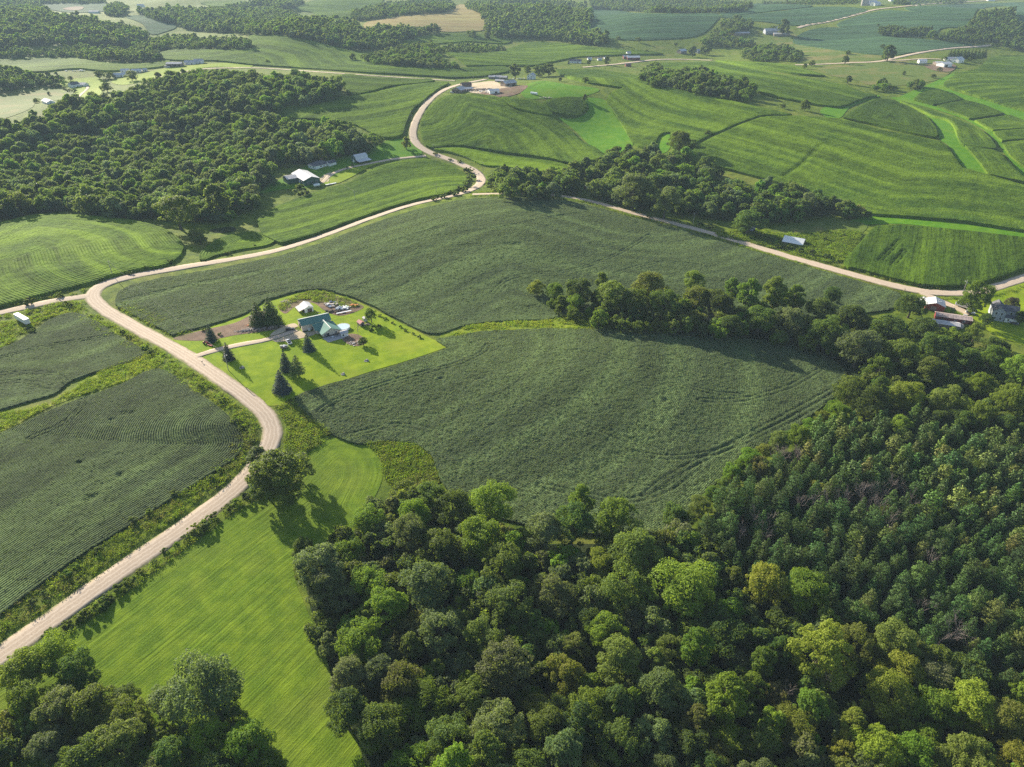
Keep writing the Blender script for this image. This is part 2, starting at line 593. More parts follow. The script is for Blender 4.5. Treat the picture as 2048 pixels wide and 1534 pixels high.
M['sand'] = mat_grass('pale yard gravel', (0.40, 0.32, 0.22), (0.48, 0.39, 0.27), (0.55, 0.45, 0.32), (0.3, 0.28, 0.15), 0.3, 0.4, 0.1, trans=0.0)

t = NT('gravel road')
p = t.pos()
u = t.math('ABSOLUTE', t.attr('u').outputs['Fac'])
n1 = t.noise(p, 2.2, 4, 0.7)
n2 = t.noise(p, 0.10, 3, 0.5)
c = t.mix(t.mr(n1, 0.3, 0.7), (0.40, 0.305, 0.22), (0.57, 0.455, 0.345))
uu = t.math('ADD', u, t.math('ADD', t.mr(n2, 0.3, 0.7, -0.06, 0.06), t.mr(t.noise(p, 0.55, 3, 0.6), 0.3, 0.7, -0.09, 0.09)))
trk = t.math('MAXIMUM', t.math('SUBTRACT', 1.0, t.math('DIVIDE', t.math('ABSOLUTE', t.math('SUBTRACT', uu, 0.22)), 0.10)), t.math('SUBTRACT', 1.0, t.math('DIVIDE', t.math('ABSOLUTE', t.math('SUBTRACT', uu, 0.62)), 0.13)), True)
c = t.mix(t.mr(n2, 0.45, 0.7, 0, 0.35), c, (0.34, 0.27, 0.21))
c = t.mix(t.math('MULTIPLY', trk, 0.65), c, (0.67, 0.555, 0.435))
c = t.mix(t.mr(uu, 0.84, 1.02, 0, 0.9), c, (0.19, 0.19, 0.07))
M['road'] = t.surf(c, 0.9, 0.15, t.bump(n1, 0.5, 0.05))

# ------------------------------------------------------------------ ground sheet
ny, nx = 520, 300
ys = [-260.0]
st = 3.4
while len(ys) < ny:
    ys.append(ys[-1] + max(3.4, 0.0125 * max(ys[-1], 0)))
ys = np.array(ys)
ys = ys[ys < 7600]
us = np.linspace(-1, 1, nx)
hw = 330 + 0.98 * np.maximum(ys, 0)
X = us[None, :] * hw[:, None]
Y = np.repeat(ys[:, None], nx, 1)
Z = H(X, Y)
nr = len(ys)
ii, jj = np.meshgrid(np.arange(nx - 1), np.arange(nr - 1))
v0 = (jj * nx + ii).ravel()
F = np.stack([v0, v0 + 1, v0 + nx + 1, v0 + nx], 1)
ground = link('ground', mesh_np('ground', np.stack([X.ravel(), Y.ravel(), Z.ravel()], 1), F, M['rough'], True))
tag(ground, 'rough grassy land rolling away under the fields and roads', 'ground', kind='structure')
# heights as the ground sheet really has them (it is made of flat quads)
_gys, _ghw = ys, hw
def HG(x, y):
    x = np.asarray(x, dtype=np.float64)
    y = np.asarray(y, dtype=np.float64)
    j = np.clip(np.searchsorted(_gys, y) - 1, 0, nr - 2)
    fy = np.clip((y - _gys[j]) / (_gys[j + 1] - _gys[j]), 0, 1)
    def row(jx):
        w = _ghw[jx]
        fu = np.clip((x / w + 1) / 2 * (nx - 1), 0, nx - 1.001)
        i = fu.astype(int)
        fr = fu - i
        return Z[jx, i] * (1 - fr) + Z[jx, i + 1] * fr
    return row(j) * (1 - fy) + row(j + 1) * fy

# ------------------------------------------------------------------ roads
ROADLABEL = {
    'main': ('gravel_road', 'pale gravel county road bending past the house lot'),
    'west': ('gravel_road', 'narrow gravel side road leaving the junction westwards'),
    'east': ('gravel_road', 'gravel road sloping down past the long tree belt'),
    'ridge': ('gravel_road', 'straight gravel road along the ridge above the cornfields'),
    'valley': ('gravel_road', 'thin gravel road past the red sheds beyond the hilltop farm'),
    'far': ('gravel_road', 'gravel road passing the white farm with the evergreen row'),
    'hill': ('gravel_road', 'gravel road climbing to the silos on the far hill'),
    'lane_home': ('driveway', 'gravel driveway to the green roofed house'),
    'lane_green': ('driveway', 'grassy driveway to the green sided long shed'),
    'lane_red': ('driveway', 'dirt driveway past the red barn and camper'),
    'lane_white': ('driveway', 'dirt lane to the white sheds by the evergreen row'),
    'lane_left': ('driveway', 'narrow lane to the white house above the woods'),
}
for q, (k, (c, w)) in enumerate(ROADW.items()):
    d = np.gradient(c, axis=0)
    d /= np.linalg.norm(d, axis=1)[:, None]
    nrm = np.stack([-d[:, 1], d[:, 0]], 1)
    us_ = np.array([-1.12, -1.0, -0.62, -0.22, 0.22, 0.62, 1.0, 1.12])
    V = []
    for uu_ in us_:
        jag = (vnoise(c[:, 0], c[:, 1], 7.0, 5 + int(uu_ * 9)) + 0.6 * vnoise(c[:, 0], c[:, 1], 4.1, 15 + int(uu_ * 9)) - 0.8) * 1.0 if abs(uu_) >= 1 else 0
        pt = c + nrm * (uu_ * w / 2 + np.sign(uu_) * jag)[:, None] if abs(uu_) >= 1 else c + nrm * (uu_ * w / 2)
        z = HG(pt[:, 0], pt[:, 1]) + lift(pt) * 1.4 + 0.004 * q + (0.10 * (1 - uu_ ** 2) if abs(uu_) <= 1 else -0.35)
        V.append(np.column_stack([pt, z]))
    n = len(c)
    V = np.concatenate(V)
    F = []
    for a in range(len(us_) - 1):
        i = np.arange(n - 1)
        F.append(np.stack([a * n + i, a * n + i + 1, (a + 1) * n + i + 1, (a + 1) * n + i], 1)[:, ::-1])
    o = link(ROADLABEL[k][0], mesh_np(ROADLABEL[k][0], V, np.concatenate(F), M['road'], True, {'u': np.repeat(np.clip(us_, -1, 1), n)}))
    tag(o, ROADLABEL[k][1], 'road', kind='structure')

# ------------------------------------------------------------------ flat covers (lawn, hay, waterways, bare earth)
LAYER = [0]
def cover(name, label, cat, px, mat, cell, smooth=True, row=None, kind='structure', extra=0.0, margin=0.4, off=0.0):
    poly = poly_world(px, smooth, off)
    V, F, be, b = grid_region(poly, cell, margin)
    if not len(F):
        print('EMPTY', label)
        return None
    LAYER[0] += 1
    z = HG(V[:, 0], V[:, 1]) + lift(V) + extra + 0.0035 * (LAYER[0] % 9)
    at = {}
    if row is not None:
        at['row'] = rowcoord(V, poly, row)
    o = link(name, mesh_np(name, np.column_stack([V, z]), F, mat, True, at))
    tag(o, label, cat, kind=kind)
    return poly

def rowcoord(V, poly, row):
    if row == 'edge':
        return near_line(V, poly, True)[0]
    if isinstance(row, (int, float)):
        a = math.radians(row)
        return -V[:, 0] * math.sin(a) + V[:, 1] * math.cos(a)
    L = G(catmull(np.array(row, dtype=float), False, 5))[:, :2]
    return near_line(V, L)[0]

CROPS = []
PLANTS = []
def crop(name, label, cat, px, mat, ht, cell, row='edge', smooth=True, tracks=(), holes=(), rough=0.12, fray=0.0, margin=2.6, ang=0.0, plants=0.0, inrow=0.0):
    poly = poly_world(px, smooth, ht * 0.6)
    if fray:
        k = (vnoise(poly[:, 0], poly[:, 1], 9.0, 77) - 0.5)[:, None] * fray
        d = np.roll(poly, -1, 0) - np.roll(poly, 1, 0)
        d /= np.maximum(np.linalg.norm(d, axis=1), 1e-6)[:, None]
        poly = poly + np.stack([d[:, 1], -d[:, 0]], 1) * k
    V, F, be, b = grid_region(poly, cell, margin, ang=ang)
    if not len(F):
        print('EMPTY', label)
        return poly
    r = rowcoord(V, poly, row)
    x, y = V[:, 0], V[:, 1]
    z = H(x, y) + ht + lift(V)
    amp = rough * ht
    z += amp * (vnoise(x, y, max(1.3, cell * 1.4), 1) - 0.5) * 1.3 + amp * (vnoise(x, y, max(4.0, cell * 2), 2) - 0.5) + 2.0 * amp * (vnoise(x, y, 17.0, 3) - 0.5)
    for tr in tracks:
        L = G(catmull(np.array(tr, dtype=float), False, 7), ht)[:, :2]
        m = ((V > L.min(0) - 4) & (V < L.max(0) + 4)).all(1)
        d, _ = near_line(V[m], L)
        k = np.exp(-((d - 1.25) / max(0.42, cell * 0.55)) ** 2)
        wob = 0.45 + 1.1 * vnoise(x[m], y[m], 11.0, 9)
        z[m] -= 0.48 * ht * k * np.minimum(wob, 1.0)
        z[m] += 0.08 * ht * np.exp(-((d - 2.6) / 0.6) ** 2)
    for (hx, hy, hr, hs) in holes:
        c = g1(hx, hy, ht)
        d = np.hypot((x - c.x), (y - c.y) * hs) / hr + 0.9 * (vnoise(x, y, 2.2, 21) - 0.5)
        z -= 0.75 * ht * np.clip(1.5 - d, 0, 1)
    z[b] -= 0.12 * ht
    n = len(V)
    # skirt down to the ground
    sv = np.unique(be.ravel())
    mp = np.full(n, -1)
    mp[sv] = np.arange(len(sv))
    top = np.column_stack([V, z])
    s_top = top[sv]
    s_bot = np.column_stack([V[sv], HG(V[sv, 0], V[sv, 1]) - 0.3])
    VV = np.concatenate([top, s_top, s_bot])
    a, c = mp[be[:, 0]], mp[be[:, 1]]
    SF = np.stack([n + c, n + a, n + len(sv) + a, n + len(sv) + c], 1)
    o = link(name, mesh_np(name, VV, np.concatenate([F, SF]), mat, True, {'row': np.concatenate([r, r[sv], r[sv]])}))
    tag(o, label, cat, kind='stuff')
    CROPS.append((name, len(F)))
    if plants:
        PLANTS.append((o, V, F, z, r, plants, inrow, poly))
    return poly

# ---- covers
lawn_px = [(335, 681), (370, 668), (402, 660), (450, 645), (492, 632), (530, 606), (600, 586), (640, 581), (700, 597), (745, 617), (800, 646), (850, 671), (896, 694),
           (850, 710), (800, 726), (745, 742), (690, 760), (630, 778), (590, 792), (560, 812), (532, 812), (500, 792), (445, 750), (385, 705)]
HOME = cover('lawn', 'bright mown lawn round the green roofed house', 'lawn', lawn_px, M['lawn'], 2.0, False, row=[(895, 696), (700, 758), (560, 815)])
hay_px = [(120, 1283), (260, 1183), (400, 1078), (500, 1008), (560, 990), (600, 940), (618, 905), (665, 877), (722, 884), (752, 905), (766, 950), (742, 1010), (716, 1075),
          (640, 1100), (590, 1140), (610, 1210), (650, 1300), (680, 1400), (730, 1610), (300, 1700), (-140, 1640), (-140, 1420), (0, 1352)]
HAY = cover('hay_meadow', 'freshly cut bright green hay meadow with curved mowing lines', 'meadow', hay_px, M['hay'], 1.6, True,
            row=[(-140, 1450), (100, 1300), (260, 1185), (400, 1080), (500, 1010), (575, 955), (625, 905), (668, 880), (720, 885), (752, 910), (762, 950), (738, 1010)])
cover('bare_earth', 'brown earth strip of junk along the back of the lot', 'earth', [(345, 678), (400, 662), (470, 646), (528, 622), (552, 640), (566, 655), (520, 664), (470, 671), (424, 680), (385, 682)], M['dirt'], 1.5, extra=0.05)
cover('bare_earth', 'weedy brown scrap yard behind the grey shed', 'earth', [(556, 612), (600, 590), (640, 584), (690, 598), (728, 614), (716, 622), (680, 632), (650, 622), (625, 606), (590, 614), (570, 628)], M['dirt'], 1.5, extra=0.05)
cover('bare_earth', 'brown planting bed beside the white summerhouse', 'earth', [(684, 678), (700, 668), (722, 672), (732, 684), (720, 692), (700, 690)], M['dirt'], 0.8, extra=0.05)
cover('gravel_apron', 'gravel parking apron in front of the open pole barn', 'gravel', [(540, 672), (566, 654), (592, 648), (603, 664), (640, 661), (628, 670), (580, 681), (550, 684)], M['sand'], 1.2, extra=0.09)
cover('lawn', 'bright mown lawn beside the arched white barn', 'lawn', [(500, 392), (560, 380), (640, 373), (690, 361), (730, 336), (800, 317), (848, 311), (842, 296), (812, 276), (770, 282), (735, 300), (690, 312), (640, 318), (560, 360), (510, 380)], M['strip'], 4, smooth=False)
cover('lawn', 'yellow green mown slope below the grey roofed house', 'lawn', [(640, 371), (668, 352), (700, 338), (745, 328), (795, 319), (745, 332), (700, 356), (672, 368)], M['lawn'], 3, extra=0.1, row=10)
cover('gravel_apron', 'dirt yard beside the green sided shed', 'gravel', [(640, 358), (660, 345), (676, 344), (664, 352), (656, 364), (642, 368)], M['sand'], 1.5, extra=0.14)
cover('lawn', 'bright lawn round the grey two storey house', 'lawn', [(1800, 600), (1860, 606), (1900, 600), (1960, 592), (2048, 566), (2120, 548), (2120, 720), (2048, 690), (1990, 672), (1950, 640), (1900, 625), (1850, 614)], M['lawn'], 2.5, row=20)
cover('lawn', 'sunlit green lawn round the two far white houses', 'lawn', [(107, 166), (160, 157), (204, 158), (206, 176), (200, 190), (158, 199), (125, 190)], M['lawn'], 6, row=0)
cover('lawn', 'green roadside lawn by the white houses on the ridge', 'lawn', [(222, 164), (275, 150), (330, 137), (400, 129), (505, 128), (505, 134), (430, 134), (395, 138), (330, 152), (285, 164), (240, 170)], M['lawn'], 6, row=0)
cover('pasture', 'pale dry pasture left of the white house', 'pasture', [(-60, 187), (0, 181), (95, 168), (150, 184), (120, 200), (75, 200), (66, 214), (0, 240), (-60, 250)], M['pasture'], 6)
cover('pasture', 'yellow dry pasture below the white sheds', 'pasture', [(1634, 135), (1700, 131), (1757, 125), (1856, 121), (1909, 128), (1901, 145), (1869, 162), (1741, 171), (1714, 161), (1660, 151)], M['pasture'], 6)
cover('pasture', 'pasture below the grey barns on the far rise', 'pasture', [(1440, 68), (1500, 58), (1580, 62), (1600, 80), (1585, 86), (1640, 95), (1790, 114), (1750, 121), (1620, 127), (1560, 100), (1500, 84), (1430, 76)], M['pasture'], 10)
cover('waterway', 'vivid green grass waterway between the cornfields', 'grass', [(1170, 198), (1213, 202), (1228, 228), (1254, 268), (1266, 290), (1222, 312), (1196, 304), (1172, 284), (1150, 262), (1108, 232), (1085, 222), (1120, 236), (1155, 236), (1178, 218)], M['strip'], 4)
cover('waterway', 'small green pocket of grass cut into the corn', 'grass', [(1313, 285), (1322, 267), (1346, 265), (1342, 292), (1330, 306), (1314, 303)], M['strip'], 3)
cover('waterway', 'green grass strip crossing between corn plots', 'grass', [(1790, 202), (1860, 168), (1917, 143), (1890, 170), (1955, 197), (2060, 226), (2060, 245), (1990, 225), (1925, 205), (1862, 182), (1826, 200), (1815, 215)], M['strip'], 5)
cover('waterway', 'green curved grass strip below the oval corn plot', 'grass', [(1848, 226), (1896, 245), (1925, 289), (1975, 350), (1930, 338), (1895, 290), (1880, 280), (1872, 252)], M['strip'], 4)
cover('waterway', 'narrow grass lane between the right hand corn plots', 'grass', [(1780, 196), (1850, 214), (1930, 240), (1985, 275), (2003, 300), (2060, 365), (2060, 340), (2014, 300), (1990, 262), (1940, 232), (1870, 208), (1820, 196)], M['strip'], 4)
cover('waterway', 'green grass band below the big cornfield', 'grass', [(1735, 432), (1800, 436), (1920, 444), (2060, 462), (2060, 478), (1920, 462), (1800, 448), (1720, 450), (1690, 448)], M['strip'], 4)
cover('waterway', 'grassy slope between the far corn contour strips', 'grass', [(1640, 222), (1690, 200), (1740, 190), (1760, 192), (1700, 215), (1680, 236), (1655, 236)], M['strip'], 4)
cover('pasture', 'sunny rough pasture below the wood at the corn edge', 'pasture', [(1545, 460), (1600, 445), (1680, 440), (1735, 452), (1720, 468), (1650, 466), (1580, 472)], M['pasture'], 3)
cover('weed_strip', 'bright weedy draw between the two soybean fields', 'weeds', [(880, 672), (930, 652), (1000, 644), (1090, 640), (1150, 628), (1190, 640), (1250, 656), (1150, 660), (1040, 662), (950, 670), (900, 690)], M['weeds'], 2)
cover('weed_strip', 'yellow green weedy corner beside the road bend', 'weeds', [(560, 815), (585, 800), (612, 830), (662, 868), (640, 890), (612, 905), (590, 920), (572, 890), (575, 855)], M['weeds'], 1.5)
cover('weed_strip', 'tall weed patch between the hay meadow and soybeans', 'weeds', [(724, 884), (780, 886), (830, 890), (858, 912), (880, 960), (860, 985), (800, 985), (768, 950), (754, 905)], M['weeds'], 1.5)
cover('weed_strip', 'scrubby bank of weeds round the tin roofed shed', 'weeds', [(1430, 470), (1500, 455), (1560, 466), (1640, 462), (1725, 462), (1690, 520), (1660, 528), (1590, 512), (1500, 488)], M['weeds'], 2)
cover('grass_strip', 'light grass waterway crossing the left soybean field', 'grass', [(-60, 850), (100, 806), (200, 745), (290, 712), (318, 730), (240, 766), (160, 792), (100, 815), (0, 866), (-60, 886)], M['weeds'], 1.6)
cover('farm_yard', 'pale trampled yard between the hilltop barns', 'yard', [(938, 170), (960, 165), (990, 163), (1000, 168), (1020, 170), (1030, 180), (1000, 190), (960, 188), (935, 182)], M['sand'], 3, extra=0.1)
cover('bare_earth', 'brown muddy lot beside the hilltop barn', 'earth', [(960, 188), (1000, 178), (1040, 172), (1056, 172), (1040, 186), (1010, 194), (975, 193)], M['dirt'], 3, extra=0.15)
cover('pasture', 'grazed paddock right of the hilltop farm', 'pasture', [(1040, 178), (1076, 163), (1140, 170), (1200, 180), (1162, 194), (1100, 197), (1050, 196)], M['strip'], 5)
cover('bare_earth', 'brown lot round the white open shed', 'earth', [(1848, 132), (1880, 128), (1912, 132), (1905, 142), (1870, 142)], M['dirt'], 4, extra=0.2)
cover('bare_earth', 'dark muddy hollow by the wood edge', 'earth', [(418, 462), (440, 456), (470, 456), (472, 461), (440, 466)], M['forest_floor'], 2, extra=0.1)
cover('bare_earth', 'pale bare patch in the far soybean field', 'earth', [(126, 19), (145, 15), (168, 16), (165, 20), (140, 22)], M['dirt'], 15, extra=1.6)

# ---- crops
crop('soybean_crop', 'large upper soybean field sloping behind the house lot', 'soybeans',
     [(236, 582), (262, 570), (330, 555), (450, 535), (550, 515), (640, 488), (740, 450), (830, 420), (900, 404), (950, 397), (1000, 394), (1100, 396), (1175, 409), (1255, 433), (1335, 453),
      (1415, 475), (1500, 500), (1600, 530), (1700, 558), (1800, 586), (1806, 600), (1780, 620), (1700, 632), (1500, 640), (1350, 640), (1250, 636), (1150, 630), (1090, 638), (1000, 642), (930, 650), (880, 668),
      (852, 666), (800, 641), (748, 613), (702, 593), (642, 577), (598, 581), (528, 601), (490, 627), (448, 641), (400, 656), (368, 664), (330, 676), (292, 656), (256, 634), (228, 612)],
     M['soy_near'], 0.85, 0.85, row=[(236, 582), (330, 555), (550, 515), (740, 450), (900, 404), (1000, 394), (1100, 396), (1255, 433)], smooth=False, fray=1.5,
     tracks=[[(985, 585), (1010, 562), (1060, 548), (1120, 545), (1180, 530), (1240, 505), (1300, 470)], [(880, 470), (1000, 455), (1100, 435), (1180, 424)],
             [(250, 600), (400, 565), (560, 535), (700, 505), (860, 460), (960, 420)], [(990, 590), (1010, 606), (1050, 615), (1080, 612)], [(1230, 548), (1270, 535), (1330, 524), (1400, 530)],
             [(1300, 470), (1450, 505), (1600, 545), (1740, 585)], [(1450, 560), (1560, 575), (1690, 605), (1750, 600), (1735, 590)], [(300, 650), (450, 610), (560, 580), (700, 575), (820, 610), (930, 640)],
             [(620, 545), (800, 500), (960, 490)]],
     holes=[(1026, 488, 5.5, 2.0), (1275, 445, 3, 1)], rough=0.3, plants=1.15, inrow=0)
crop('soybean_crop', 'lower soybean field with curving wheel tracks, wood on two sides', 'soybeans',
     [(897, 696), (868, 678), (905, 672), (960, 664), (1040, 659), (1150, 657), (1260, 660), (1400, 668), (1540, 682), (1640, 704), (1692, 742), (1690, 770), (1660, 800), (1600, 850), (1500, 905),
      (1440, 955), (1395, 1005), (1330, 1060), (1200, 1070), (1050, 1050), (930, 1020), (884, 965), (862, 912), (832, 888), (780, 883), (718, 890), (664, 868), (620, 834), (582, 798), (600, 786), (690, 762), (800, 729)],
     M['soy_near'], 0.8, 0.62, row=[(582, 798), (690, 762), (800, 729), (897, 696)], smooth=False, fray=1.2,
     tracks=[[(640, 822), (660, 808), (760, 770), (860, 742), (930, 722), (970, 700), (975, 690)], [(1670, 790), (1560, 850), (1420, 905), (1330, 915), (1270, 905)], [(1690, 765), (1560, 838), (1440, 900), (1330, 960), (1290, 990)],
             [(1640, 740), (1560, 780), (1470, 800), (1400, 800)], [(1080, 970), (1150, 985), (1250, 1000), (1330, 980), (1400, 930)], [(700, 870), (800, 850), (900, 870)],
             [(1150, 700), (1280, 730), (1400, 780), (1500, 790)], [(960, 760), (1060, 800), (1200, 860), (1330, 905)]],
     holes=[(668, 812, 1.5, 1), (880, 757, 1.2, 1), (1170, 980, 2.0, 2), (1330, 800, 1.3, 1)], rough=0.34, plants=2.3, inrow=0)
crop('soybean_crop', 'left foreground soybean field planted in tight rows along the road', 'soybeans',
     [(-90, 905), (0, 868), (100, 822), (160, 798), (240, 770), (318, 738), (390, 782), (440, 817), (473, 850), (487, 884), (470, 915), (400, 962), (300, 1025), (150, 1120), (0, 1230), (-90, 1295)],
     M['soy_row'], 0.8, 0.55, row=[(-90, 1295), (0, 1230), (150, 1120), (300, 1025), (400, 962), (470, 915), (487, 884), (473, 850)], tracks=[[(60, 875), (120, 850), (162, 815), (168, 798)]],
     holes=[(252, 826, 2.4, 1.3), (222, 838, 1.6, 1.6), (182, 995, 2.2, 1), (240, 950, 1.5, 1), (160, 925, 1.2, 1)], rough=0.22, plants=3.2, inrow=0.95)
crop('soybean_crop', 'left soybean plot near the white trailer', 'soybeans',
     [(60, 668), (100, 640), (150, 626), (196, 644), (232, 668), (290, 706), (262, 722), (200, 742), (140, 764), (112, 786), (60, 802), (0, 820), (-60, 840), (-60, 720), (20, 690)],
     M['soy_row'], 0.8, 0.7, row=[(-60, 790), (136, 764), (200, 742), (262, 722), (290, 706)], tracks=[[(0, 715), (80, 695), (160, 680), (230, 668)], [(-60, 756), (0, 748), (70, 745), (120, 752), (136, 766)], [(-60, 772), (0, 764), (60, 764), (100, 774)]], rough=0.25, plants=2.6, inrow=0.95)
crop('corn_crop', 'bright corn field left of the junction with curved rows', 'corn',
     [(-60, 468), (0, 448), (60, 432), (130, 430), (200, 433), (280, 444), (340, 464), (367, 490), (364, 506), (348, 522), (300, 538), (200, 560), (100, 586), (0, 612), (-60, 626)],
     M['corn_row'], 1.7, 1.3, row=[(-60, 468), (60, 432), (200, 433), (280, 444), (340, 464), (367, 490)], rough=0.16)
crop('corn_crop', 'small bright green crop plot above the road by the pond', 'corn', [(398, 512), (420, 488), (455, 472), (520, 466), (556, 476), (540, 489), (480, 500), (430, 512), (402, 522)], M['corn_row'], 1.2, 1.3, rough=0.15)
crop('corn_crop', 'bright cornfield between the green farm and the road', 'corn',
     [(525, 470), (512, 440), (560, 410), (640, 382), (700, 366), (745, 338), (800, 322), (850, 317), (895, 329), (925, 344), (940, 356), (936, 370), (905, 384), (850, 400), (770, 426), (700, 448), (640, 466), (560, 488)],
     M['corn'], 2.2, 1.5, row=[(560, 488), (640, 466), (770, 426), (905, 384)], smooth=False)
crop('corn_crop', 'cornfield on the slope left of the winding road', 'corn',
     [(541, 228), (571, 206), (614, 199), (686, 194), (736, 189), (792, 175), (881, 165), (898, 166), (874, 180), (848, 200), (824, 222), (811, 250), (805, 268), (780, 276), (754, 271), (703, 247), (640, 239), (576, 235)],
     M['corn'], 2.3, 2.0, row=[(541, 224), (614, 198), (736, 188), (881, 163)])
crop('corn_crop', 'dark corn strip under the ridge road', 'corn', [(684, 151), (750, 156), (870, 161), (840, 167), (784, 172), (729, 186), (700, 190), (690, 176)], M['corn_dark'], 2.3, 3, row=0)
crop('corn_crop', 'contour cornfield below the hilltop farm', 'corn',
     [(843, 240), (866, 208), (893, 192), (940, 190), (1000, 197), (1025, 219), (1060, 228), (1100, 236), (1122, 247), (1152, 272), (1163, 283), (1193, 298), (1208, 314), (1142, 326), (1100, 317), (1003, 304), (907, 291), (856, 294), (842, 270)],
     M['corn'], 2.3, 1.7, row=[(843, 240), (893, 192), (1000, 197), (1122, 247), (1208, 314)])
crop('corn_crop', 'upper contour strip of corn under the hilltop farm fence', 'corn', [(1003, 196), (1030, 197), (1070, 202), (1100, 222), (1106, 230), (1060, 224), (1028, 215)], M['corn'], 2.3, 2)
crop('corn_crop', 'narrow corn strip in rows above the road bend', 'corn', [(862, 299), (917, 296), (1003, 310), (1136, 333), (1126, 344), (1000, 333), (966, 330), (930, 314), (890, 302)], M['corn_row'], 1.6, 1.6, row=[(862, 299), (917, 296), (1003, 310), (1136, 333)])
crop('corn_crop', 'oval island of corn beside the grass waterway', 'corn', [(1085, 207), (1100, 199), (1165, 198), (1174, 214), (1160, 231), (1122, 229), (1096, 219)], M['corn_dark'], 2.4, 1.6)
crop('corn_crop', 'broad cornfield rising right of the waterway', 'corn',
     [(1112, 140), (1200, 140), (1285, 153), (1310, 170), (1436, 196), (1530, 218), (1590, 231), (1520, 231), (1470, 250), (1407, 276), (1372, 298), (1345, 300), (1342, 284), (1346, 265), (1320, 266), (1311, 286),
      (1312, 304), (1268, 290), (1244, 250), (1224, 216), (1209, 200), (1228, 182), (1250, 176), (1178, 166), (1122, 151)],
     M['corn'], 2.3, 2.0, row=[(1112, 138), (1285, 152), (1436, 195), (1590, 232)], smooth=False)
crop('corn_crop', 'very large cornfield on the right hillside', 'corn',
     [(1372, 312), (1410, 282), (1472, 254), (1525, 234), (1594, 233), (1682, 238), (1768, 262), (1848, 278), (1888, 286), (1901, 304), (1923, 336), (1976, 351), (2048, 372), (2120, 384), (2120, 478), (2048, 461),
      (1920, 442), (1800, 432), (1735, 428), (1700, 408), (1600, 378), (1500, 350), (1420, 330)],
     M['corn'], 2.3, 1.9, row=[(1372, 312), (1500, 350), (1735, 428), (1920, 442), (2120, 478)], smooth=False, tracks=[[(1570, 350), (1600, 330), (1640, 290)]])
crop('corn_crop', 'half round corn plot with a grass strip to its right', 'corn', [(1685, 236), (1727, 207), (1749, 198), (1781, 199), (1821, 215), (1856, 236), (1872, 258), (1877, 277), (1821, 266), (1754, 250)], M['corn_dark'], 2.3, 2, smooth=False)
crop('corn_crop', 'long corn slope above the pasture strip on the right', 'corn',
     [(1290, 133), (1320, 127), (1432, 124), (1500, 137), (1567, 151), (1687, 170), (1727, 186), (1757, 191), (1719, 199), (1693, 211), (1674, 214), (1620, 207), (1553, 194), (1520, 185), (1440, 160), (1340, 150)],
     M['corn'], 2.3, 2.6, row=[(1290, 133), (1432, 124), (1567, 151), (1757, 191)], smooth=False)
crop('corn_crop', 'thin upper corn strip beside the far road', 'corn', [(1430, 121), (1500, 124), (1553, 127), (1600, 135), (1652, 152), (1607, 150), (1500, 134)], M['corn'], 2.3, 3, smooth=False)
crop('corn_crop', 'big tawny cornfield under the white farm', 'corn', [(1886, 169), (1917, 147), (1955, 137), (1982, 116), (2048, 112), (2140, 118), (2140, 240), (2048, 222), (1955, 193), (1905, 176)], M['corn'], 2.3, 2.6, row=20)
crop('corn_crop', 'square corn plot left of the crossing grass strip', 'corn', [(1826, 199), (1840, 186), (1872, 178), (1901, 186), (1928, 199), (1872, 211)], M['corn_dark'], 2.3, 2, smooth=False)
crop('corn_crop', 'second corn plot down the right hand grass lane', 'corn', [(1874, 212), (1928, 201), (1968, 210), (2008, 228), (1942, 239)], M['corn_dark'], 2.3, 2, smooth=False)
crop('corn_crop', 'third corn plot down the right hand grass lane', 'corn', [(1949, 242), (2020, 231), (2048, 242), (2120, 252), (2120, 264), (2048, 257), (1982, 261)], M['corn'], 2.3, 2, smooth=False)
crop('corn_crop', 'fourth corn plot down the right hand grass lane', 'corn', [(1986, 264), (2048, 259), (2120, 266), (2120, 284), (2048, 279), (2000, 283)], M['corn_dark'], 2.3, 2, smooth=False)
crop('corn_crop', 'lowest corn plot down the right hand grass lane', 'corn', [(2005, 287), (2048, 281), (2120, 286), (2120, 356), (2050, 336), (2016, 308)], M['corn'], 2.3, 2, smooth=False)
crop('corn_crop', 'curved corn strip between two grass lanes', 'corn', [(1800, 203), (1848, 216), (1926, 243), (1964, 263), (1992, 296), (1975, 297), (1928, 290), (1919, 284), (1902, 246), (1861, 231), (1821, 212)], M['corn'], 2.3, 2)
crop('corn_crop', 'corn wedge at the right edge below the curved strip', 'corn', [(1930, 292), (1995, 302), (2030, 338), (2060, 368), (1976, 349), (1957, 322)], M['corn'], 2.3, 2, smooth=False)
crop('corn_crop', 'dark green corn plot enclosed by the bending right road', 'corn',
     [(1688, 524), (1702, 506), (1735, 470), (1750, 455), (1800, 452), (1920, 462), (2060, 478), (2120, 490), (2120, 524), (2044, 550), (1978, 572), (1920, 580), (1856, 578), (1795, 566), (1730, 549), (1700, 538)],
     M['corn_dark'], 2.2, 1.2, row=62, tracks=[[(1760, 520), (1800, 480)], [(1785, 530), (1810, 500)]])
